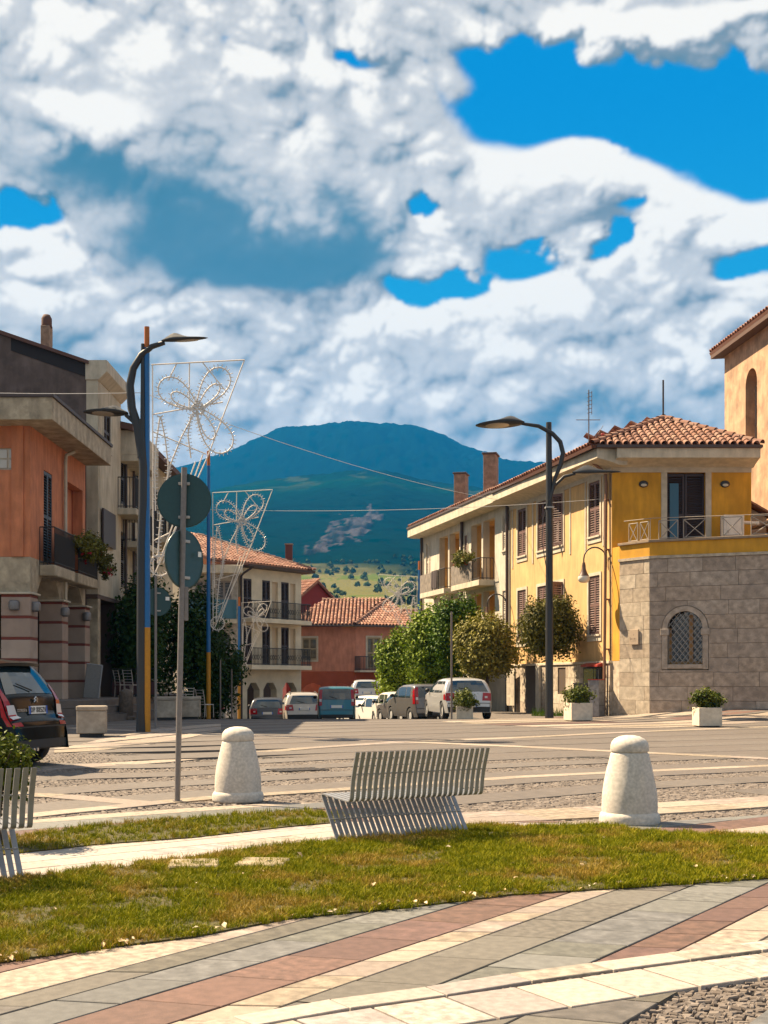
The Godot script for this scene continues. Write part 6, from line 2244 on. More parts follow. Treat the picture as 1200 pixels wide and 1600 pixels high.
# ---------------------------------------------------------------- street furniture
func lamp_head(parent: Node, xf: Transform3D, l: float) -> void:
	# a flat shell seen edge-on, thick where the arm holds it; x runs from the arm to the tip
	var b := MB.new()
	var n := 14
	var seg := 14
	var rows := []
	for i in n + 1:
		var t := i / float(n)
		var w := l * 0.27 * pow(sin(PI * clampf(t * 0.93 + 0.05, 0.0, 1.0)), 0.6)
		var up := l * (0.045 + 0.125 * exp(-pow((t - 0.26) / 0.2, 2.0))) * sqrt(maxf(sin(PI * clampf(t * 0.97 + 0.03, 0, 1)), 0.0))
		var dn := l * 0.03 * sqrt(maxf(sin(PI * clampf(t * 0.97 + 0.03, 0, 1)), 0.0))
		var ring := PackedVector3Array()
		for k in seg:
			var a := TAU * k / seg
			ring.push_back(Vector3(t * l, (sin(a) * up if sin(a) > 0.0 else sin(a) * dn), cos(a) * w))
		rows.push_back(ring)
	for i in n:
		for k in seg:
			var m: int = (k + 1) % seg
			var c0 := Vector3(i / float(n) * l, 0, 0)
			var ns := []
			for q in [[i, k], [i, m], [i + 1, m], [i + 1, k]]:
				var v: Vector3 = rows[q[0]][q[1]] - Vector3(q[0] / float(n) * l, 0, 0)
				ns.push_back((xf.basis * Vector3(0, v.y * 14.0, v.z * 2.0 + 0.001)).normalized())
			b.squad(xf * rows[i][k], xf * rows[i][m], xf * rows[i + 1][m], xf * rows[i + 1][k], ns[0], ns[1], ns[2], ns[3])
	var h := part("lamp_head", b, M["lamp_paint"], parent)
	b = MB.new()
	b.lathe(PackedVector2Array([Vector2(0.0, -0.02), Vector2(l * 0.16, -0.018), Vector2(l * 0.17, 0.0)]), 16, xf * Transform3D(Basis.IDENTITY.scaled(Vector3(1.5, 1, 1)), Vector3(l * 0.55, -l * 0.022, 0)))
	part("lamp_glass", b, mat("lamp_lens", Color(0.30, 0.26, 0.21), 0.25), h)

func make_lamps() -> void:
	mat("lamp_paint", Color(0.02, 0.02, 0.021), 0.5)
	var o := thing("street_lamp", "tall dark double street lamp on the left with curved stem and flat heads", "street lamp", V3(-6.42, gh(-6.42, 33.9) - 0.02, 33.9), 0.0, "double street lamps on the square")
	var b := MB.new()
	b.tube(PackedVector3Array([Vector3(0, 0, 0), Vector3(0, 0.5, 0), Vector3(0.0, 5.0, 0), Vector3(0.05, 6.0, 0), Vector3(0.06, 7.0, 0), Vector3(0.02, 7.7, 0), Vector3(-0.02, 8.3, 0)]), [0.15, 0.13, 0.125, 0.13, 0.13, 0.12, 0.10], 14)
	part("column", b, M["lamp_paint"], o)
	b = MB.new()
	b.tube(PackedVector3Array([Vector3(0.05, 7.0, 0.06), Vector3(0.04, 8.4, 0.05), Vector3(0.04, 10.3, 0)]), [0.07, 0.065, 0.055], 10)
	part("rod", b, M["lamp_paint"], o)
	b = MB.new()
	b.tube(PackedVector3Array([Vector3(0.02, 7.3, 0.0), Vector3(-0.10, 8.1, 0), Vector3(-0.26, 8.6, 0), Vector3(-0.31, 9.2, 0), Vector3(-0.22, 9.65, 0), Vector3(0.0, 10.0, 0.02), Vector3(0.28, 10.22, 0.04), Vector3(0.62, 10.32, 0.06)]), [0.13, 0.12, 0.115, 0.11, 0.10, 0.09, 0.075, 0.06], 12)
	part("upper_arm", b, M["lamp_paint"], o)
	b = MB.new()
	b.tube(PackedVector3Array([Vector3(-0.10, 8.05, 0), Vector3(-0.22, 8.25, 0), Vector3(-0.42, 8.42, 0.02)]), [0.07, 0.06, 0.05], 10)
	part("lower_arm", b, M["lamp_paint"], o)
	lamp_head(o, Transform3D(Basis.from_euler(Vector3(0.15, 0.0, 0.07)), Vector3(0.55, 10.36, 0.06)), 1.22)
	lamp_head(o, Transform3D(Basis.from_euler(Vector3(0.1, PI, 0.03)), Vector3(-0.36, 8.46, 0.02)), 1.18)

	o = thing("street_lamp", "slim dark double street lamp on the right beside the clipped tree", "street lamp", V3(5.76, gh(5.76, 44.6) - 0.02, 44.6), 0.0, "double street lamps on the square")
	b = MB.new()
	b.tube(PackedVector3Array([Vector3(0, 0, 0), Vector3(0, 0.4, 0), Vector3(0, 7.5, 0), Vector3(-0.02, 10.72, 0)]), [0.16, 0.145, 0.125, 0.10], 12)
	part("column", b, M["lamp_paint"], o)
	b = MB.new()
	b.tube(PackedVector3Array([Vector3(0.02, 7.9, 0.1), Vector3(0.20, 8.7, 0.1), Vector3(0.40, 9.2, 0.1), Vector3(0.48, 9.6, 0.1), Vector3(0.38, 10.0, 0.1), Vector3(0.1, 10.3, 0.11), Vector3(-0.4, 10.57, 0.1), Vector3(-1.0, 10.66, 0.1)]), [0.05, 0.07, 0.08, 0.085, 0.085, 0.08, 0.07, 0.055], 10)
	part("upper_arm", b, M["lamp_paint"], o)
	b = MB.new()
	b.tube(PackedVector3Array([Vector3(0.02, 8.0, -0.08), Vector3(0.2, 8.45, -0.08), Vector3(0.55, 8.78, -0.08), Vector3(0.95, 8.88, -0.08)]), [0.05, 0.06, 0.06, 0.05], 10)
	part("lower_arm", b, M["lamp_paint"], o)
	lamp_head(o, Transform3D(Basis.from_euler(Vector3(0.12, PI, -0.05)), Vector3(-0.92, 10.68, 0.1)), 1.75)
	lamp_head(o, Transform3D(Basis.from_euler(Vector3(0.12, 0.0, 0.02)), Vector3(0.86, 8.92, -0.08)), 1.75)
	b = MB.new()
	b.tube(PackedVector3Array([Vector3(-0.05, 7.9, 0.12), Vector3(-0.24, 7.2, 0.14), Vector3(-0.28, 6.4, 0.14), Vector3(-0.1, 5.3, 0.14), Vector3(0.05, 4.6, 0.14), Vector3(0.12, 4.0, 0.14)]), [0.016], 6)
	o.scale = Vector3.ONE * 0.965
	part("loose_cable", b, M["lamp_paint"], o)
	b = MB.new()
	b.bx(0, 7.65, 0, 0.3, 0.05, 0.3)
	part("collar", b, mat("steel_band", Color(0.35, 0.33, 0.30), 0.4), o)

	# swan-neck lamps on the house fronts on the right
	var F := frame(V3(5.58, 0, 56.48), Vector3(0.243, 0, 0.97))
	var F2 := frame(V3(2.125, 0, 70.25), Vector3(0.243, 0, 0.97))
	var spots := [[F * Vector3(10.4, 5.75, 0.05), "swan neck wall lamp with bell shade at the yellow house's near corner"], [F2 * Vector3(14.0, 4.75, 0.12), "swan neck wall lamp with bell shade where the yellow and cream houses meet"], [F2 * Vector3(7.4, 4.5, 0.12), "swan neck wall lamp half sunk in the tree before the cream apartment house"]]
	for s in spots:
		var w := thing("wall_lamp", s[1], "wall lamp", s[0], atan2(-0.97, 0.243), "swan neck lamps on the right house fronts")
		# local z points out of the wall
		b = MB.new()
		var path := PackedVector3Array([Vector3(0, -0.15, 0)])
		for k in 11:
			var a := PI * k / 10
			path.push_back(Vector3(0, 0.12 + sin(a) * 0.44, 0.44 - cos(a) * 0.44))
		path.push_back(Vector3(0, -0.08, 0.88))
		b.tube(path, [0.028], 8)
		part("arm", b, M["black_iron"], w)
		b = MB.new()
		b.lathe(PackedVector2Array([Vector2(0.05, 0.12), Vector2(0.07, 0.0), Vector2(0.08, -0.12), Vector2(0.14, -0.28), Vector2(0.19, -0.36), Vector2(0.185, -0.37)]), 16, Transform3D(Basis.IDENTITY, Vector3(0, -0.12, 0.88)))
		part("lamp_shade", b, mat("shade_brown", Color(0.10, 0.05, 0.03), 0.45), w)
		b = MB.new()
		b.lathe(PackedVector2Array([Vector2(0.18, -0.36), Vector2(0.21, -0.42), Vector2(0.21, -0.52), Vector2(0.14, -0.6), Vector2(0.0, -0.62)]), 16, Transform3D(Basis.IDENTITY, Vector3(0, -0.12, 0.88)))
		part("lamp_glass", b, mat("lamp_milk", Color(0.62, 0.56, 0.46), 0.3), w)

# ---- festive light frames
func petal(c: Vector2, ang: float, l: float, w: float) -> PackedVector2Array:
	var p := PackedVector2Array()
	for k in 19:
		var t := k / 18.0 * TAU
		var r := (1.0 - cos(t)) * 0.5
		p.push_back(c + Vector2(r * l, sin(t) * w * (0.35 + 0.65 * r)).rotated(ang))
	return p

func make_illuminations() -> void:
	var blue := mat("pole_blue", Color(0.005, 0.12, 0.33), 0.5, "grime", 0.8)
	var yellow := mat("pole_yellow", Color(0.46, 0.20, 0.005), 0.6, "grime", 0.8)
	var wood := mat("frame_white", Color(0.72, 0.64, 0.55), 0.6)
	var bulb := mat("bulb_clear", Color(0.62, 0.58, 0.54), 0.15)
	# x to the right of the pole and y up, metres
	var t := thing("illumination_frame", "white festive light frame with flower petals on the nearest blue pole, largest of four", "light frame", V3(-6.22, 0, 33.95), 0.0, "festive light frames along the street")
	var rods := [
		[Vector2(0.05, 9.87), Vector2(2.52, 10.0)], [Vector2(0.08, 9.87), Vector2(0.10, 4.3)], [Vector2(2.52, 10.0), Vector2(1.55, 7.45)], [Vector2(1.55, 7.45), Vector2(0.15, 4.35)],
		[Vector2(0.08, 8.55), Vector2(1.95, 8.88)], [Vector2(0.08, 8.1), Vector2(1.5, 7.5)], [Vector2(0.72, 9.9), Vector2(0.5, 9.45)], [Vector2(1.06, 9.92), Vector2(1.05, 8.75)], [Vector2(1.4, 9.94), Vector2(2.0, 9.2)],
		[Vector2(0.1, 6.3), Vector2(1.05, 6.55)], [Vector2(0.1, 5.2), Vector2(0.52, 5.4)], [Vector2(1.42, 7.5), Vector2(0.36, 4.6)], [Vector2(1.22, 7.3), Vector2(0.25, 4.6)]]
	for r in rods:
		var b := MB.new()
		b.bar(Vector3(r[0].x, r[0].y, 0), Vector3(r[1].x, r[1].y, 0), 0.018, 0.018, 6)
		part("rod", b, wood, t)
	var hub := Vector2(1.28, 8.7)
	var curves := [petal(hub, 2.52, 1.22, 0.46), petal(hub, 2.62, 0.8, 0.2), petal(hub, 0.95, 1.28, 0.46), petal(hub, 0.85, 0.85, 0.2), petal(hub, -0.95, 1.38, 0.50), petal(hub, -1.1, 0.9, 0.2),
		PackedVector2Array([Vector2(1.2, 8.6), Vector2(0.85, 7.95), Vector2(0.55, 7.2), Vector2(0.35, 6.3), Vector2(0.25, 5.3), Vector2(0.22, 4.6)]),
		PackedVector2Array([Vector2(0.3, 8.5), Vector2(0.42, 7.9), Vector2(0.50, 7.2), Vector2(0.45, 6.4)]), PackedVector2Array([Vector2(0.28, 8.5), Vector2(0.18, 7.8), Vector2(0.14, 7.0), Vector2(0.16, 6.0)]),
		PackedVector2Array([Vector2(1.1, 8.55), Vector2(1.02, 8.0), Vector2(1.1, 7.4)])]
	for k in 2:
		var ring := PackedVector2Array()
		for j in 15:
			ring.push_back((hub if k == 0 else Vector2(0.28, 4.55)) + Vector2(cos(TAU * j / 14), sin(TAU * j / 14)) * (0.15 if k == 0 else 0.28))
		curves.push_back(ring)
	var bulbs := MB.new()
	for cv in curves:
		var b := MB.new()
		var path := PackedVector3Array()
		for p in cv:
			path.push_back(Vector3(p.x, p.y, 0.01))
		b.tube(path, [0.021], 6)
		part("petal_tube", b, wood, t)
		var pts := resample(cv, 0.095)
		for i in pts.size() - 1:
			var d := (pts[i + 1] - pts[i]).normalized()
			for sd in ([-1.0, 1.0] if i % 2 == 0 else [1.0]):
				var n: Vector2 = Vector2(-d.y, d.x) * sd
				var a := Vector3(pts[i].x + n.x * 0.02, pts[i].y + n.y * 0.02, 0.02)
				var e := Vector3(pts[i].x + n.x * 0.085, pts[i].y + n.y * 0.085, 0.045)
				bulbs.bar(a, e, 0.010, 0.012, 5)
	stuff(part("bulbs", bulbs, bulb, t))
	t.scale = Vector3.ONE
	var copies := [["white festive light frame on the second blue pole, in front of the mountain", V3(-6.5, -0.55, 48.0), 0.0, Vector3(0.92, 0.92, 1)], ["small festive light frame on the blue pole before the cream house balconies", V3(-8.5, -1.0, 76.0), 0.0, Vector3(0.72, 0.72, 1)], ["distant festive light frame over the pink house roof, hung left of its pole", V3(2.15, -1.2, 80.0), PI, Vector3(1.0, 0.93, 1)]]
	for c in copies:
		var d := copy_of(t, c[0], c[1], c[2])
		d.scale = c[3]
	# the poles
	var poles := [[-6.28, 33.9, 10.86, 2.9, 0.088, "tall blue and yellow pole beside the left double street lamp, nearest of four"], [-6.58, 48.0, 10.1, 2.55, 0.075, "blue and yellow pole of the second light frame, before the mountain"], [-8.6, 76.0, 6.45, 1.55, 0.085, "blue and yellow pole in front of the cream house with dark balconies"], [2.2, 80.0, 8.95, 1.2, 0.085, "blue pole with orange tip at the far right end of the street"]]
	for q in poles:
		var o := thing("festoon_pole", q[5], "pole", V3(q[0], gh(q[0], q[1]), q[1]), 0.0, "painted poles carrying the light frames")
		var g0 := gh(q[0], q[1])
		var top: float = q[2] - g0
		var mid: float = q[3] - g0
		var b := MB.new()
		b.bar(Vector3(0, 0, 0), Vector3(0, mid, 0), q[4] * 1.1, q[4] * 1.05, 12)
		part("yellow_length", b, yellow, o)
		b = MB.new()
		b.bar(Vector3(0, mid, 0), Vector3(0, top - 0.55, 0), q[4] * 1.05, q[4] * 0.8, 12)
		part("blue_length", b, blue, o)
		b = MB.new()
		b.bar(Vector3(0, top - 0.55, 0), Vector3(0, top, 0), q[4] * 0.8, q[4] * 0.78, 12)
		part("orange_tip", b, mat("pole_orange", Color(0.42, 0.11, 0.01), 0.6), o)

func round_sign(o: Node3D, at: Vector3, r: float, turn: float, m: Material) -> void:
	var xf := Transform3D(Basis(Vector3.UP, turn) * Basis(Vector3.RIGHT, PI * 0.5), at)
	var b := MB.new()
	b.lathe(PackedVector2Array([Vector2(0.0, 0.0), Vector2(r - 0.02, 0.0), Vector2(r, 0.012), Vector2(r, -0.014), Vector2(r - 0.012, -0.014), Vector2(r - 0.02, -0.002), Vector2(0, -0.002)]), 40, xf)
	var s := part("sign_plate", b, m, o)
	for y in [r * 0.62, -r * 0.62]:
		b = MB.new()
		b.box(Transform3D(Basis(Vector3.UP, turn), at + Vector3(0, y, 0) + Basis(Vector3.UP, turn) * Vector3(0, 0, 0.02)), Vector3(r * 0.42, 0.035, 0.03), 0.004)
		part("bracket", b, M["steel_band"], s)

func make_signs() -> void:
	var teal := mat("sign_back", Color(0.012, 0.055, 0.058), 0.5, "grime", 1.5)
	var teal2 := mat("sign_back_pale", Color(0.025, 0.065, 0.065), 0.35, "blotch", 1.2)
	var steel := mat("post_steel", Color(0.20, 0.175, 0.16), 0.5, "blotch", 2.0)
	var foot := V3(-2.56, 0, 15.85)
	var head := V3(-2.47, 4.13, 15.83)
	var o := thing("sign_post", "leaning grey steel post with two round traffic signs seen from behind", "traffic sign", foot)
	var b := MB.new()
	b.tube(PackedVector3Array([Vector3(0, -0.02, 0), (head - foot) * 0.5, head - foot]), [0.036], 12)
	part("post", b, steel, o)
	b = MB.new()
	b.bar(Vector3(0, -0.01, 0), Vector3(0, 0.012, 0), 0.06, 0.06, 12)
	part("foot", b, steel, o)
	var up := (head - foot) / 4.13
	round_sign(o, up * 3.73 + Vector3(0.0, 0, -0.055), 0.335, 0.05, teal)
	round_sign(o, up * 3.00 + Vector3(0.015, 0, -0.06), 0.365, 1.05, teal2)
	b = MB.new()
	b.box(Transform3D(Basis(Vector3.UP, 0.4), up * 2.45 + Vector3(0.055, 0, -0.03)), Vector3(0.05, 0.42, 0.02), 0.003)
	part("spare_bracket", b, steel, o)
	b = MB.new()
	b.box(Transform3D(Basis(Vector3.UP, 0.88), up * 3.05 + Vector3(0.015, 0, -0.06) + Basis(Vector3.UP, 0.88) * Vector3(0.24, 0.03, 0.016)), Vector3(0.055, 0.065, 0.002))
	part("sticker", b, mat("sticker_white", Color(0.7, 0.68, 0.63), 0.5), o)
	o = thing("sign_post", "small round sign seen from behind, half hidden by the yellow pole", "traffic sign", V3(-6.42, gh(-6.42, 36.0), 36.0))
	b = MB.new()
	b.bar(Vector3.ZERO, Vector3(0, 4.3, 0), 0.035, 0.035, 10)
	part("post", b, steel, o)
	round_sign(o, Vector3(0.04, 3.55, -0.055), 0.40, 0.5, teal)
	b = MB.new()
	b.box(Transform3D(Basis(Vector3.UP, 0.5), Vector3(0.30, 3.65, -0.17)), Vector3(0.11, 0.1, 0.02))
	part("sticker", b, M["sticker_white"], o)
	for q in [[2.3, 43.6, 3.65, 0.035, "thin grey brown pole standing in front of the silver hatchback"], [-6.2, 48.5, 2.35, 0.03, "thin dark green pole left of the parked white wagon"], [-5.95, 50.0, 2.1, 0.03, "thin short pole beside the blue and yellow second pole"]]:
		var p := thing("thin_pole", q[4], "pole", V3(q[0], gh(q[0], q[1]), q[1]))
		b = MB.new()
		b.bar(Vector3.ZERO, Vector3(0, q[2], 0), q[3], q[3], 10)
		part("shaft", b, mat("pole_grey", Color(0.16, 0.13, 0.115), 0.5), p)
		b = MB.new()
		b.bar(Vector3(0, q[2], 0), Vector3(0, q[2] + 0.03, 0), q[3] * 1.15, q[3] * 0.6, 10)
		part("cap", b, M["pole_grey"], p)

func make_bollards() -> void:
	var stone := mat("bollard_stone", Color(0.78, 0.70, 0.60), 0.95, "slab", 1.2, 1.0, "pits", "blotch", false, 1.1)
	var nz := FastNoiseLite.new()
	nz.frequency = 0.6
	var o := thing("bollard", "pale weathered stone bollard with domed cap, right of the steel bench", "bollard", V3(2.58, 0, 13.45), 0.0, "pale stone bollards before the square")
	var b := MB.new()
	b.lathe(PackedVector2Array([Vector2(0.0, -0.02), Vector2(0.31, -0.02), Vector2(0.318, 0.02), Vector2(0.318, 0.075), Vector2(0.305, 0.105), Vector2(0.288, 0.12)]), 40, Transform3D.IDENTITY, 0.004, nz)
	part("base", b, stone, o)
	b = MB.new()
	b.lathe(PackedVector2Array([Vector2(0.288, 0.118), Vector2(0.291, 0.16), Vector2(0.285, 0.30), Vector2(0.268, 0.42), Vector2(0.242, 0.55), Vector2(0.215, 0.66), Vector2(0.199, 0.725), Vector2(0.194, 0.736), Vector2(0.180, 0.748)]), 40, Transform3D.IDENTITY, 0.005, nz)
	part("shaft", b, stone, o)
	b = MB.new()
	b.lathe(PackedVector2Array([Vector2(0.180, 0.746), Vector2(0.200, 0.758), Vector2(0.199, 0.815), Vector2(0.188, 0.852), Vector2(0.155, 0.888), Vector2(0.105, 0.912), Vector2(0.05, 0.922), Vector2(0.0, 0.924)]), 40, Transform3D.IDENTITY, 0.004, nz)
	part("cap", b, stone, o)
	copy_of(o, "pale weathered stone bollard with domed cap, left between signpost and bench", V3(-1.82, 0, 15.95), 2.1)
	o = thing("stone_post", "dark rounded stone post beside the rounded steps", "bollard", V3(-8.5, gh(-8.5, 42.2), 42.2))
	b = MB.new()
	b.lathe(PackedVector2Array([Vector2(0.0, 0.0), Vector2(0.24, 0.0), Vector2(0.24, 0.75), Vector2(0.215, 0.9), Vector2(0.15, 0.99), Vector2(0.0, 1.03)]), 24, Transform3D.IDENTITY, 0.006, nz)
	part("shaft", b, mat("post_dark", Color(0.14, 0.105, 0.08), 0.9, "stain", 1.0, 0.5, "grain"), o)
	b = MB.new()
	b.lathe(PackedVector2Array([Vector2(0.24, 0.0), Vector2(0.29, 0.0), Vector2(0.29, 0.1), Vector2(0.24, 0.13)]), 24)
	part("foot", b, M["post_dark"], o)
	# concrete cubes
	var con := mat("cube_concrete", Color(0.56, 0.465, 0.36), 0.95, "blotch", 0.8, 0.5, "grain", "stain")
	var cubes := [[-7.3, 32.0, 0.15, "pale concrete cube seat standing alone in front of the arcade"], [-7.15, 42.0, 0.05, "pale concrete cube seat of a pair, left and nearer, behind the signpost"], [-6.55, 43.2, 0.1, "pale concrete cube seat of a pair, right and farther, behind the signpost"]]
	for i in 3:
		var q: Array = cubes[i]
		o = thing("concrete_cube", q[3], "concrete cube", V3(q[0], gh(q[0], q[1]), q[1]), q[2], "concrete cubes on the square")
		b = MB.new()
		b.bx(0, 0.36, 0, 0.70, 0.56, 0.70, 0.018)
		part("block", b, con, o)
		b = MB.new()
		b.bx(0, 0.705, 0, 0.73, 0.12, 0.73, 0.025)
		part("lid", b, con, o)
		b = MB.new()
		b.bx(0, 0.04, 0, 0.56, 0.08, 0.56)
		part("foot", b, M["black_iron"], o)

# one bent slat of the bench: (forward, up) path with a flat section
func slat_mesh(w: float, t: float) -> ArrayMesh:
	var raw := PackedVector2Array([Vector2(0.0, -0.02), Vector2(0.335, 0.445), Vector2(-0.205, 0.405), Vector2(-0.235, 0.62), Vector2(-0.315, 0.86)])
	var path := PackedVector2Array([raw[0]])
	for i in range(1, raw.size() - 1):
		var r := 0.05 if i < 3 else 0.09
		var a := raw[i] + (raw[i - 1] - raw[i]).normalized() * r
		var c := raw[i] + (raw[i + 1] - raw[i]).normalized() * r
		for k in 6:
			var f := k / 5.0
			path.push_back(a.lerp(raw[i], f).lerp(raw[i].lerp(c, f), f))
	path.push_back(raw[raw.size() - 1])
	var b := MB.new()
	var m := path.size()
	var nn := PackedVector2Array()
	for i in m:
		var d := (path[mini(i + 1, m - 1)] - path[maxi(i - 1, 0)]).normalized()
		nn.push_back(Vector2(-d.y, d.x))
	for i in m - 1:
		var p := path[i]
		var q := path[i + 1]
		for sg in [1.0, -1.0]:
			var a: Vector2 = p + nn[i] * t * 0.5 * sg
			var c: Vector2 = q + nn[i + 1] * t * 0.5 * sg
			var na := Vector3(0, nn[i].y * sg, -nn[i].x * sg)
			var nc := Vector3(0, nn[i + 1].y * sg, -nn[i + 1].x * sg)
			b.squad(Vector3(-w * 0.5, a.y, -a.x), Vector3(w * 0.5, a.y, -a.x), Vector3(w * 0.5, c.y, -c.x), Vector3(-w * 0.5, c.y, -c.x), na, na, nc, nc)
			var a2 := p + nn[i] * t * 0.5
			var a3 := p - nn[i] * t * 0.5
			var c2 := q + nn[i + 1] * t * 0.5
			var c3 := q - nn[i + 1] * t * 0.5
			b.quad(Vector3(sg * w * 0.5, a2.y, -a2.x), Vector3(sg * w * 0.5, a3.y, -a3.x), Vector3(sg * w * 0.5, c3.y, -c3.x), Vector3(sg * w * 0.5, c2.y, -c2.x), Vector3(sg, 0, 0))
	var e := path[m - 1]
	b.quad(Vector3(-w * 0.5, e.y, -e.x - t * 0.5), Vector3(w * 0.5, e.y, -e.x - t * 0.5), Vector3(w * 0.5, e.y, -e.x + t * 0.5), Vector3(-w * 0.5, e.y, -e.x + t * 0.5), Vector3.UP)
	return b.mesh()

func make_benches() -> void:
	var steel := mat("bench_steel", Color(0.29, 0.29, 0.30), 0.42, "grime", 1.5)
	steel.metallic = 0.35
	var ang := atan2(0.53, 0.85)
	var o := thing("bench", "bent steel slat bench seen from behind in the middle of the lawn edge", "bench", V3(-0.42, -0.01, 11.78), ang, "steel slat benches on the lawn")
	var slat := slat_mesh(0.041, 0.012)
	for k in 25:
		part("slat", slat, steel, o, Transform3D(Basis.IDENTITY, Vector3(0.02 + k * 0.0605, 0, 0)))
	for q in [Vector2(0.16, 0.215), Vector2(0.06, 0.425), Vector2(-0.246, 0.66)]:
		var b := MB.new()
		b.bar(Vector3(0.0, q.y, -q.x), Vector3(1.49, q.y, -q.x), 0.006, 0.006, 6)
		part("tie_rod", b, steel, o)
	copy_of(o, "bent steel slat bench cut off by the left edge of the picture", V3(-3.98, 0.0, 8.87), ang)

func make_left_clutter() -> void:
	var steel := mat("chair_steel", Color(0.42, 0.38, 0.34), 0.4)
	steel.metallic = 0.3
	# metal chairs with ladder backs outside the bar
	var o := thing("cafe_chair", "metal ladder back cafe chair by the dark railing behind the stone post", "chair", V3(-9.05, 0.88, 46.0), -0.5, "metal cafe chairs on the left pavement")
	for x in [-0.2, 0.2]:
		var b := MB.new()
		b.tube(PackedVector3Array([Vector3(x, 0, 0.22), Vector3(x, 0.45, 0.2), Vector3(x, 0.75, 0.24), Vector3(x, 1.0, 0.30)]), [0.016], 6)
		part("back_leg", b, steel, o)
		b = MB.new()
		b.tube(PackedVector3Array([Vector3(x, 0, -0.22), Vector3(x, 0.44, -0.2)]), [0.016], 6)
		part("front_leg", b, steel, o)
	for k in 5:
		var b := MB.new()
		b.bar(Vector3(-0.2, 0.55 + k * 0.105, 0.205 + k * 0.022), Vector3(0.2, 0.55 + k * 0.105, 0.205 + k * 0.022), 0.013)
		part("rung", b, steel, o)
	var b := MB.new()
	b.bx(0, 0.45, 0, 0.44, 0.03, 0.44, 0.01)
	part("seat", b, steel, o)
	copy_of(o, "metal ladder back cafe chair farther along the dark railing", V3(-9.7, 0.88, 47.5), -0.9)
	copy_of(o, "metal ladder back cafe chair behind the left concrete cube", V3(-7.05, gh(-7.05, 45.5) + 0.18, 45.5), 0.55)
	copy_of(o, "tilted metal ladder back cafe chair behind the right concrete cube", V3(-6.45, gh(-6.45, 46.2) + 0.15, 46.2), -0.7)
	o = thing("bar_railing", "low dark railing in front of the shaded bar beside the arcade", "railing", V3(-10.2, 0.88, 48.0))
	b = MB.new()
	railing(b, Vector3(0, 0, 0), Vector3(1.6, 0, 0), 1.05, 0.14, 0.014)
	part("bars", b, M["black_iron"], o)
	b = MB.new()
	b.bx(0.8, 0.32, 0.0, 1.6, 0.5, 0.02)
	part("panel", b, mat("panel_wine", Color(0.05, 0.015, 0.015), 0.7), o)
	o = thing("leaning_panel", "grey metal panel leaning against the arcade's far pillar", "panel", V3(-10.05, 0.88, 44.0), 0.25)
	b = MB.new()
	b.box(Transform3D(Basis(Vector3.BACK, -0.12), Vector3(0.02, 0.58, 0)), Vector3(0.50, 1.16, 0.06), 0.01)
	part("sheet", b, metal("panel_grey", Color(0.20, 0.19, 0.18), 0.5, 0.3), o)
	b = MB.new()
	b.box(Transform3D(Basis(Vector3.BACK, -0.12), Vector3(0.09, 1.165, 0)), Vector3(0.54, 0.04, 0.09), 0.01)
	b.box(Transform3D(Basis(Vector3.BACK, -0.12), Vector3(0.29, 0.57, 0)), Vector3(0.05, 1.14, 0.09), 0.01)
	part("rim", b, mat("panel_rim", Color(0.29, 0.29, 0.30), 0.5), o)
	# cables across the street
	for q in [[[V3(-15, 9.15, 33.0), V3(-6.33, 9.12, 33.9)], "thin pale cable from the left houses to the nearest blue pole"], [[V3(-6.33, 9.1, 33.9), V3(5.55, 9.4, 56.6)], "thin pale cable crossing the street to the cream apartment house"], [[V3(-6.58, 7.9, 48.0), V3(8.25, 8.2, 47.2)], "thin faint cable from the second blue pole to the yellow house"]]:
		o = thing("cable", q[1], "cable", q[0][0])
		b = MB.new()
		var path := PackedVector3Array()
		for k in 17:
			var t := k / 16.0
			path.push_back((q[0][1] - q[0][0]) * t - Vector3(0, 0.35 * 4.0 * t * (1.0 - t) * (q[0][1] - q[0][0]).length() / 26.0, 0))
		b.tube(path, [0.009], 5)
		part("wire", b, mat("wire_pale", Color(0.5, 0.48, 0.46), 0.5), o)
		b = MB.new()
		b.bar(Vector3(0, -0.05, 0), Vector3(0, 0.05, 0), 0.03, 0.03, 8)
		part("clamp", b, M["black_iron"], o)

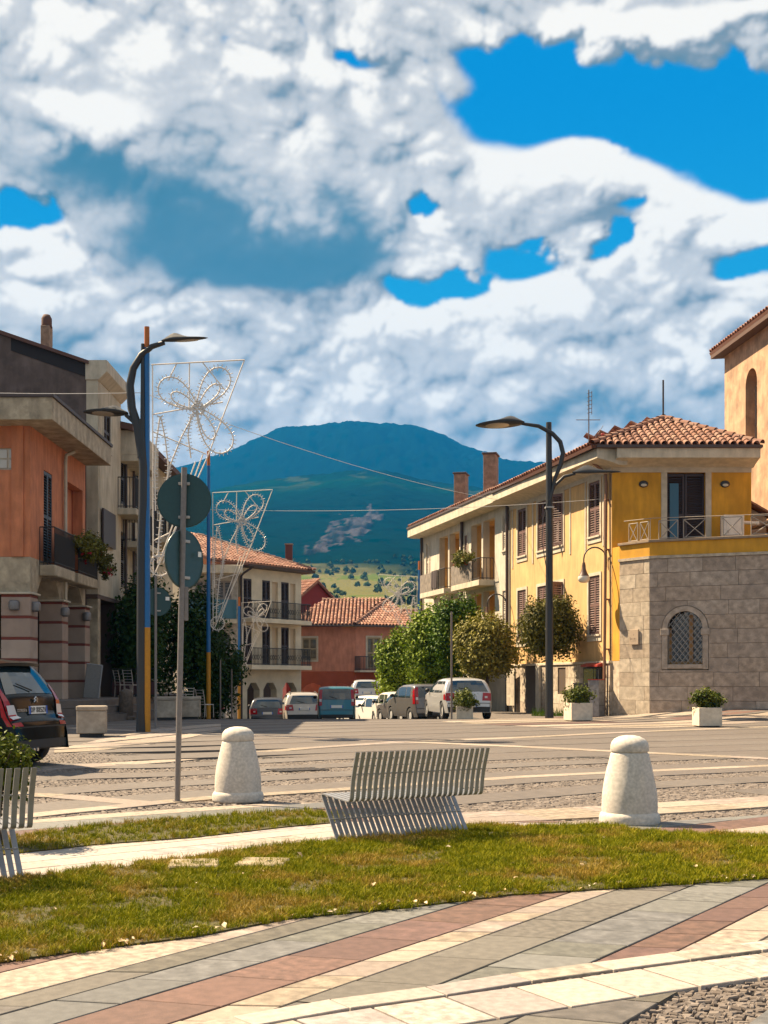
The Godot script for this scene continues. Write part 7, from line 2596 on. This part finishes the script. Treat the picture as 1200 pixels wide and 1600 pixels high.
# ---------------------------------------------------------------- cars: rear at z = 0, bonnet towards -z
class Shell:
	var top := []        # [z, y] from the rear bumper to the nose
	var w := 1.65
	var h := 1.5
	var l := 4.0
	var belt := 0.92
	var tumble := 0.17

	func y_top(z: float) -> float:
		for i in top.size() - 1:
			if z <= top[i + 1][0]:
				var t: float = clampf((z - top[i][0]) / maxf(top[i + 1][0] - top[i][0], 0.0001), 0, 1)
				return lerpf(top[i][1], top[i + 1][1], t)
		return top[top.size() - 1][1]

	func z_rear(y: float) -> float:
		for i in top.size() - 1:
			if top[i + 1][1] >= y:
				var t: float = clampf((y - top[i][1]) / maxf(top[i + 1][1] - top[i][1], 0.0001), 0, 1)
				return lerpf(top[i][0], top[i + 1][0], t)
		return top[0][0]

	func hw(y: float, z: float) -> float:
		var k := w * 0.5
		if y > belt:
			k *= 1.0 - tumble * pow((y - belt) / (h - belt), 1.25)
		elif y < 0.5:
			k *= 1.0 - 0.05 * pow((0.5 - y) / 0.3, 2.0)
		k *= 1.0 - 0.13 * pow(clampf(1.0 - z / 0.55, 0.0, 1.0), 2.2)
		k *= 1.0 - 0.20 * pow(clampf(1.0 - (l - z) / 0.8, 0.0, 1.0), 2.0)
		return k

	# a point of the rear face or roof, x from -1 to 1 across
	func skin(z: float, x: float, lift := 0.0) -> Vector3:
		var y := y_top(z)
		var d := 0.03
		var s := Vector2(y_top(z + d) - y_top(z - d), 2.0 * d).normalized()
		var sag := 0.055 * pow(absf(x), 4.0)
		var bow := 0.05 * x * x
		return Vector3(x * hw(y, z), y - sag * s.y + lift * s.y, -(z + bow * s.x) + lift * s.x)

	func side(z: float, y: float, sd: float, lift := 0.0) -> Vector3:
		return Vector3(sd * (hw(y, z) + lift), y, -z)

func car_patch(b: MB, s: Shell, y0: float, y1: float, a0: float, a1: float, c0: float, c1: float, lift: float) -> void:
	# on the rear face from height y0 to y1; across from a0..a1 below to c0..c1 above
	var n := 5
	for j in n:
		for i in n:
			var q := []
			for e in [[i, j], [i + 1, j], [i + 1, j + 1], [i, j + 1]]:
				var t: float = e[1] / float(n)
				var x: float = lerpf(lerpf(a0, a1, e[0] / float(n)), lerpf(c0, c1, e[0] / float(n)), t)
				q.push_back(s.skin(s.z_rear(lerpf(y0, y1, t)), x, lift))
			b.quad(q[0], q[1], q[2], q[3], Vector3(0, 0.3, 1))

func make_car(label: String, at: Vector3, turn: float, s: Shell, paint: Material, lights: int, plate: String, opts := {}) -> Node3D:
	var o := thing(opts.get("called", "parked_car"), label, "car", at, turn, opts.get("group", "cars parked along the street"))
	var wr: float = opts.get("wheel", 0.30)
	var za: float = opts.get("rear_axle", 0.62)
	var zb: float = s.l - 0.75
	# shell
	var zs := PackedFloat32Array()
	for k in 13:
		zs.push_back(0.6 * pow(k / 12.0, 1.6))
	for k in 22:
		zs.push_back(lerpf(0.6, s.l - 0.6, (k + 1) / 23.0))
	for k in 9:
		zs.push_back(s.l - 0.6 * pow(1.0 - k / 8.0, 1.6))
	var b := MB.new()
	var xs := [-1.0, -0.93, -0.8, -0.5, 0.0, 0.5, 0.8, 0.93, 1.0]
	var rows := 11
	var st := SurfaceTool.new()
	st.begin(Mesh.PRIMITIVE_TRIANGLES)
	st.set_smooth_group(0)
	for i in zs.size() - 1:
		var z0 := zs[i]
		var z1 := zs[i + 1]
		for k in xs.size() - 1:
			var q := [s.skin(z0, xs[k]), s.skin(z0, xs[k + 1]), s.skin(z1, xs[k + 1]), s.skin(z1, xs[k])]
			car_face(st, q, Vector3(0, 1, 1 if z0 < s.l * 0.5 else -1))
		for sd in [-1.0, 1.0]:
			var col := []
			for z in [z0, z1]:
				var c := PackedVector3Array()
				var edge := s.skin(z, sd)
				var lo := 0.24
				for wz in [za, zb]:
					var r: float = wr * 1.16
					if absf(z - wz) < r:
						lo = maxf(lo, wr + sqrt(r * r - (z - wz) * (z - wz)))
				lo = minf(lo, edge.y)
				for j in rows + 1:
					var y := lerpf(lo, edge.y, j / float(rows))
					var p := s.side(z, y, sd)
					p.z = lerpf(-z, edge.z, pow(j / float(rows), 3.0))
					if j == rows:
						p = edge
					c.push_back(p)
				col.push_back(c)
			for j in rows:
				car_face(st, [col[0][j], col[0][j + 1], col[1][j + 1], col[1][j]], Vector3(sd, 0.05, 0))
	st.generate_normals()
	var body := part("body", st.commit(), paint, o)
	# underside and wheel wells
	b = MB.new()
	b.bx(0, 0.42, -s.l * 0.5, s.w * 0.84, 0.34, s.l * 0.94)
	part("underbody", b, mat("car_black", Color(0.012, 0.012, 0.013), 0.6), o)
	# glass
	var gm := glass("car_glass", Color(0.012, 0.022, 0.026), 0.04)
	b = MB.new()
	var g: Array = opts.get("rear_glass", [0.98, 1.36, 0.80, 0.74])
	car_patch(b, s, g[0], g[1], -g[2], g[2], -g[3], g[3], 0.008)
	part("rear_window", b, gm, o)
	for sd in [-1.0, 1.0]:
		for wn in opts.get("side_glass", [[0.55, 1.0], [1.06, 1.85], [1.92, 2.75]]):
			b = MB.new()
			var n := 6
			for j in n:
				var q := []
				for e in [[j, 0], [j + 1, 0], [j + 1, 1], [j, 1]]:
					var z: float = lerpf(wn[0], wn[1], e[0] / float(n))
					var hi: float = minf(s.h - 0.13, s.y_top(z) - 0.10)
					var lo: float = s.belt + 0.03
					q.push_back(s.side(z, maxf(lo, hi) if e[1] == 1 else lo, sd, 0.007))
				b.quad(q[0], q[1], q[2], q[3], Vector3(sd, 0.3, 0))
			part("side_window", b, gm, o)
	b = MB.new()
	for j in 6:
		var q := []
		for e in [[-1, j], [1, j], [1, j + 1], [-1, j + 1]]:
			var z: float = lerpf(s.l * 0.57, s.l * 0.71, e[1] / 6.0)
			q.push_back(s.skin(z, e[0] * 0.82, 0.008))
		b.quad(q[0], q[1], q[2], q[3], Vector3(0, 1, -0.5))
	part("windscreen", b, gm, o)
	# wheels
	for q in [[-1.0, za], [1.0, za], [-1.0, zb], [1.0, zb]]:
		var x: float = q[0] * (s.w * 0.5 - 0.11)
		var xf := Transform3D(Basis(Vector3.BACK, PI * 0.5), Vector3(x, wr, -q[1]))
		b = MB.new()
		b.lathe(PackedVector2Array([Vector2(wr * 0.62, 0.09), Vector2(wr * 0.92, 0.10), Vector2(wr, 0.06), Vector2(wr, -0.06), Vector2(wr * 0.92, -0.10), Vector2(wr * 0.62, -0.09)]), 24, xf)
		var tyre := part("wheel", b, mat("tyre", Color(0.02, 0.02, 0.021), 0.85), o)
		b = MB.new()
		b.lathe(PackedVector2Array([Vector2(0.0, 0.07), Vector2(wr * 0.2, 0.08), Vector2(wr * 0.6, 0.05), Vector2(wr * 0.63, 0.09), Vector2(wr * 0.63, -0.09), Vector2(wr * 0.6, -0.05), Vector2(wr * 0.2, -0.08), Vector2(0.0, -0.07)]), 20, xf)
		part("rim", b, mat("rim_silver", Color(0.40, 0.39, 0.38), 0.35), tyre)
	# rear lights
	var red := mat("tail_red", Color(0.32, 0.008, 0.012), 0.15)
	var clear := mat("tail_clear", Color(0.55, 0.50, 0.48), 0.15)
	for sd in [-1.0, 1.0]:
		b = MB.new()
		var c := MB.new()
		if lights == 0:      # upright strips beside the window
			car_patch(b, s, s.belt - 0.22, s.h - 0.12, sd * 0.84, sd * 1.0, sd * 0.82, sd * 1.0, 0.012)
			car_patch(c, s, s.belt - 0.06, s.belt + 0.05, sd * 0.85, sd * 0.98, sd * 0.85, sd * 0.98, 0.018)
		elif lights == 1:    # broad clusters below the window
			car_patch(b, s, s.belt - 0.25, s.belt + 0.03, sd * 0.60, sd * 1.0, sd * 0.64, sd * 1.0, 0.012)
			car_patch(c, s, s.belt - 0.16, s.belt - 0.09, sd * 0.72, sd * 0.84, sd * 0.72, sd * 0.84, 0.018)
		else:                # tall wedge: red, white, red
			car_patch(b, s, 0.60, 1.22, sd * 0.70, sd * 1.0, sd * 0.95, sd * 1.0, 0.012)
			car_patch(c, s, 0.71, 0.90, sd * 0.72, sd * 0.97, sd * 0.77, sd * 0.98, 0.03)
		var li := part("tail_light", b, red, o)
		part("reflector", c, clear, li)
		# what wraps round the corner
		b = MB.new()
		var y0 := s.belt - 0.22 if lights < 2 else 0.60
		var y1 := (s.h - 0.2) if lights == 0 else (s.belt - 0.02 if lights == 1 else 1.12)
		for j in 4:
			var ya := lerpf(y0, y1, j / 4.0)
			var yb := lerpf(y0, y1, (j + 1) / 4.0)
			var za0 := s.z_rear(ya) + 0.05
			var zb0 := s.z_rear(yb) + 0.05
			b.quad(s.side(za0, ya, sd, 0.008), s.side(za0 + (0.17 if lights < 2 else 0.07), ya, sd, 0.008), s.side(zb0 + (0.17 if lights < 2 else 0.07) * (1.0 - 0.6 * (j + 1) / 4.0), yb, sd, 0.008), s.side(zb0, yb, sd, 0.008), Vector3(sd, 0, 0))
		part("side_lens", b, red, li)
	# plate, handle strip, bumper line, wiper
	var py: float = opts.get("plate_y", 0.72)
	b = MB.new()
	var pc := s.skin(s.z_rear(py), 0.0, 0.012)
	var px := Transform3D(Basis(Vector3.RIGHT, -0.08), pc + Vector3(0, 0, 0.012))
	b.box(px, Vector3(0.52, 0.115, 0.012), 0.003)
	var pl := part("number_plate", b, mat("plate_white", Color(0.66, 0.64, 0.60), 0.4), o)
	b = MB.new()
	for x in [-0.24, 0.24]:
		b.box(px * Transform3D(Basis.IDENTITY, Vector3(x, 0, 0.0065)), Vector3(0.042, 0.115, 0.003))
	part("plate_band", b, mat("plate_blue", Color(0.01, 0.09, 0.42), 0.4), pl)
	if plate:
		lettering(pl, "plate_text", plate, 0.075, mat("plate_ink", Color(0.02, 0.02, 0.02), 0.5), px * Transform3D(Basis.IDENTITY, Vector3(0, 0, 0.008)), 0.003)
	b = MB.new()
	car_patch(b, s, 0.27, opts.get("skirt", 0.40), -0.98, 0.98, -0.98, 0.98, 0.006)
	part("bumper_skirt", b, M["car_black"], o)
	b = MB.new()
	car_patch(b, s, 0.575, 0.595, -0.97, 0.97, -0.97, 0.97, 0.005)
	part("bumper_line", b, M["car_black"], o)
	b = MB.new()
	var wy: float = g[0] + 0.03
	b.bar(s.skin(s.z_rear(wy), 0.0, 0.03), s.skin(s.z_rear(wy + 0.10), -0.42, 0.03), 0.012, 0.008, 5)
	part("wiper", b, M["car_black"], o)
	# mirrors
	for sd in [-1.0, 1.0]:
		b = MB.new()
		var zc: float = s.l * 0.66
		b.lathe(PackedVector2Array([Vector2(0, -0.09), Vector2(0.07, -0.07), Vector2(0.09, 0.0), Vector2(0.07, 0.07), Vector2(0, 0.09)]), 12, Transform3D(Basis(Vector3.BACK, PI * 0.5).scaled(Vector3(1.0, 0.8, 0.7)), s.side(zc, s.belt + 0.1, sd, 0.10)))
		part("mirror", b, M["car_black"] if opts.get("black_mirror", true) else paint, o)
	if opts.get("aerial", true):
		b = MB.new()
		b.bar(s.skin(s.l * 0.22, 0.0), s.skin(s.l * 0.22, 0.0) + Vector3(0, 0.16, 0.14), 0.008, 0.005, 5)
		part("aerial", b, M["car_black"], o)
	if opts.get("rails", false):
		for sd in [-1.0, 1.0]:
			b = MB.new()
			var pth := PackedVector3Array()
			for k in 8:
				var z := lerpf(0.5, 2.0, k / 7.0)
				pth.push_back(s.skin(z, sd * 0.86) + Vector3(0, 0.05 if k > 0 and k < 7 else 0.0, 0))
			b.tube(pth, [0.018], 6)
			part("roof_rail", b, M["car_black"], o)
	return o

func car_face(st: SurfaceTool, q: Array, out: Vector3) -> void:
	for t in [[0, 1, 2], [0, 2, 3]]:
		var a: Vector3 = q[t[0]]
		var b: Vector3 = q[t[1]]
		var c: Vector3 = q[t[2]]
		var g := (c - a).cross(b - a)
		if g.length_squared() < 1e-14:
			continue
		if g.dot(out) < 0.0:
			st.add_vertex(a); st.add_vertex(c); st.add_vertex(b)
		else:
			st.add_vertex(a); st.add_vertex(b); st.add_vertex(c)

func shell(kind: String) -> Shell:
	var s := Shell.new()
	match kind:
		"round":
			s.l = 3.85; s.w = 1.69; s.h = 1.60; s.belt = 0.98; s.tumble = 0.27
			s.top = [[0.0, 0.28], [0.01, 0.36], [0.03, 0.5], [0.035, 0.62], [0.06, 0.70], [0.13, 0.74], [0.17, 0.95], [0.22, 1.04], [0.40, 1.32], [0.52, 1.47], [0.62, 1.53], [0.9, 1.58], [1.4, 1.60], [1.9, 1.57], [2.2, 1.47], [2.9, 1.0], [3.4, 0.88], [3.7, 0.72], [3.82, 0.5], [3.85, 0.3]]
		"golf":
			s.l = 4.2; s.w = 1.76; s.h = 1.48; s.belt = 0.92; s.tumble = 0.27
			s.top = [[0.0, 0.26], [0.01, 0.38], [0.02, 0.52], [0.03, 0.60], [0.08, 0.66], [0.11, 0.86], [0.15, 0.97], [0.34, 1.28], [0.42, 1.39], [0.52, 1.43], [1.0, 1.47], [1.6, 1.48], [2.1, 1.44], [2.4, 1.36], [3.05, 0.98], [3.7, 0.86], [4.05, 0.70], [4.17, 0.5], [4.2, 0.28]]
		"box":
			s.l = 3.55; s.w = 1.58; s.h = 1.55; s.belt = 0.98; s.tumble = 0.11
			s.top = [[0.0, 0.28], [0.01, 0.4], [0.02, 0.56], [0.04, 0.62], [0.07, 0.75], [0.09, 1.0], [0.17, 1.30], [0.22, 1.44], [0.32, 1.51], [0.9, 1.55], [1.5, 1.54], [1.9, 1.46], [2.6, 1.02], [3.2, 0.90], [3.42, 0.72], [3.52, 0.5], [3.55, 0.3]]
		"suv":
			s.l = 4.3; s.w = 1.84; s.h = 1.66; s.belt = 1.05; s.tumble = 0.24
			s.top = [[0.0, 0.34], [0.01, 0.46], [0.02, 0.62], [0.06, 0.70], [0.10, 0.95], [0.16, 1.10], [0.36, 1.42], [0.44, 1.54], [0.56, 1.60], [1.1, 1.65], [1.8, 1.66], [2.3, 1.58], [3.0, 1.15], [3.7, 1.02], [4.1, 0.84], [4.27, 0.6], [4.3, 0.36]]
		_:
			s.l = 3.7; s.w = 1.56; s.h = 1.36; s.belt = 0.88; s.tumble = 0.15
			s.top = [[0.0, 0.26], [0.01, 0.4], [0.03, 0.56], [0.07, 0.62], [0.10, 0.80], [0.16, 0.90], [0.42, 1.20], [0.55, 1.30], [0.8, 1.35], [1.4, 1.36], [1.9, 1.30], [2.5, 0.92], [3.2, 0.84], [3.55, 0.7], [3.68, 0.5], [3.7, 0.28]]
	return s

func car_paint(key: String, lin: Color, metallic := 0.0) -> StandardMaterial3D:
	var m := mat(key, lin, 0.35)
	m.metallic = metallic
	m.clearcoat_enabled = true
	m.clearcoat = 0.6
	m.clearcoat_roughness = 0.04
	return m

func make_cars() -> void:
	var black := car_paint("paint_black", Color(0.004, 0.007, 0.008))
	black.clearcoat_enabled = false
	black.roughness = 0.12
	black.metallic_specular = 0.3
	var silver := car_paint("paint_silver", Color(0.46, 0.45, 0.44), 0.35)
	var teal := car_paint("paint_teal", Color(0.02, 0.13, 0.17), 0.1)
	var white := car_paint("paint_white", Color(0.70, 0.66, 0.60))
	var beige := car_paint("paint_beige", Color(0.42, 0.38, 0.33), 0.2)
	var dark := car_paint("paint_dark", Color(0.018, 0.018, 0.024))
	var brown := car_paint("paint_brown", Color(0.13, 0.12, 0.115), 0.3)
	var at := func(x: float, d: float) -> Vector3: return V3(x, gh(x, d) + 0.012, d)
	var s := shell("round")
	var c := make_car("glossy black rounded hatchback cut off by the left edge, rear turned this way", at.call(-5.42, 20.5), deg_to_rad(76.0), s, black, 2, "DP 885ZV", {"plate_y": 0.82, "rear_glass": [1.06, 1.47, 0.84, 0.70], "wheel": 0.31, "rear_axle": 0.66, "group": ""})
	c.scale = Vector3.ONE * 1.1
	# double chevron emblem, name, spoiler, twin exhaust
	var chrome := mat("chrome", Color(0.62, 0.60, 0.58), 0.2)
	chrome.metallic = 0.8
	var b := MB.new()
	for k in 2:
		var p := s.skin(s.z_rear(0.955), 0.0, 0.014) + Vector3(0, k * 0.038, 0)
		b.bar(p + Vector3(-0.052, -0.025, 0), p + Vector3(0, 0.016, 0.002), 0.009, 0.009, 5)
		b.bar(p + Vector3(0.052, -0.025, 0), p + Vector3(0, 0.016, 0.002), 0.009, 0.009, 5)
	part("emblem", b, chrome, c)
	lettering(c, "name_badge", "CITROËN", 0.04, chrome, Transform3D(Basis(Vector3.UP, -0.1), s.skin(s.z_rear(0.82), -0.52, 0.014)), 0.004)
	b = MB.new()
	for k in 8:
		var x0 := lerpf(-0.8, 0.8, k / 8.0)
		var x1 := lerpf(-0.8, 0.8, (k + 1) / 8.0)
		var a0 := s.skin(0.66, x0, 0.01)
		var a1 := s.skin(0.66, x1, 0.01)
		var b0 := s.skin(0.50, x0, 0.05) + Vector3(0, 0.03, 0.07)
		var b1 := s.skin(0.50, x1, 0.05) + Vector3(0, 0.03, 0.07)
		b.quad(a0, a1, b1, b0, Vector3.UP)
		b.quad(b0, b1, b1 - Vector3(0, 0.045, 0.01), b0 - Vector3(0, 0.045, 0.01), Vector3.BACK)
		b.quad(b0 - Vector3(0, 0.045, 0.01), b1 - Vector3(0, 0.045, 0.01), a1 - Vector3(0, 0.03, 0), a0 - Vector3(0, 0.03, 0), Vector3.DOWN)
	part("spoiler", b, black, c)
	b = MB.new()
	for x in [-0.05, 0.05]:
		b.bar(Vector3(-0.3 + x, 0.27, -0.2), Vector3(-0.3 + x, 0.26, 0.02), 0.026, 0.026, 10)
	part("exhaust", b, chrome, c)

	make_car("silver hatchback with round red tail lights, nearest in the right row", at.call(2.98, 44.7), deg_to_rad(9.0), shell("golf"), silver, 1, "       1M", {"plate_y": 0.5, "rear_glass": [0.99, 1.37, 0.88, 0.78], "skirt": 0.46, "wheel": 0.315})
	make_car("small dark grey boxy car with tall red lights beside the silver hatchback", at.call(1.95, 50.3), deg_to_rad(20.0), shell("box"), brown, 0, "", {"rear_glass": [1.02, 1.44, 0.8, 0.76]})
	make_car("low dark brown hatchback between the white boxy car and grey boxy car", at.call(1.62, 53.5), deg_to_rad(22.0), shell("low"), brown, 1, "")
	make_car("white boxy hatchback with tall red tail lights in the right row", at.call(1.02, 57.0), deg_to_rad(16.0), shell("box"), white, 0, "", {"rear_glass": [1.02, 1.44, 0.8, 0.76]})
	make_car("white small car parked just beyond the white boxy hatchback", at.call(0.55, 61.5), deg_to_rad(24.0), shell("box"), white, 0, "", {"rear_glass": [1.02, 1.44, 0.8, 0.76]})
	make_car("white rounded car at the far end of the right row", at.call(0.15, 63.0), deg_to_rad(32.0), shell("round"), white, 2, "", {"rear_glass": [1.06, 1.47, 0.84, 0.70]})
	make_car("old low white hatchback stopped in mid street, right of the teal car", at.call(-0.92, 66.0), deg_to_rad(-3.0), shell("low"), white, 1, "", {"rear_glass": [0.92, 1.26, 0.86, 0.76]})
	make_car("silver car roof showing behind the old white hatchback", at.call(-0.98, 74.0), deg_to_rad(4.0), shell("golf"), silver, 1, "")
	make_car("teal blue boxy hatchback with tall red tail lights in mid street", at.call(-1.93, 52.2), deg_to_rad(3.0), shell("box"), teal, 0, "", {"rear_glass": [1.01, 1.44, 0.82, 0.78]})
	make_car("pale silver crossover with round red lights left of the teal car", at.call(-3.72, 60.0), deg_to_rad(8.0), shell("suv"), beige, 1, "", {"rear_glass": [1.12, 1.5, 0.82, 0.70], "plate_y": 0.88, "rails": true, "wheel": 0.34, "skirt": 0.62})
	make_car("black hatchback in shade before the arcaded cream house", at.call(-5.6, 61.5), deg_to_rad(4.0), shell("golf"), dark, 1, "")
	make_car("white wagon parked sideways under the dark trees on the left", at.call(-6.85, 57.0), deg_to_rad(82.0), shell("box"), white, 0, "", {"rear_glass": [1.02, 1.44, 0.8, 0.76]})

func _ready() -> void:
	rng.seed = 20240611
	make_textures()
	make_environment()
	make_ground()
	make_country()
	make_buildings()
	make_green()
	make_lamps()
	make_illuminations()
	make_signs()
	make_bollards()
	make_benches()
	make_left_clutter()
	make_cars()
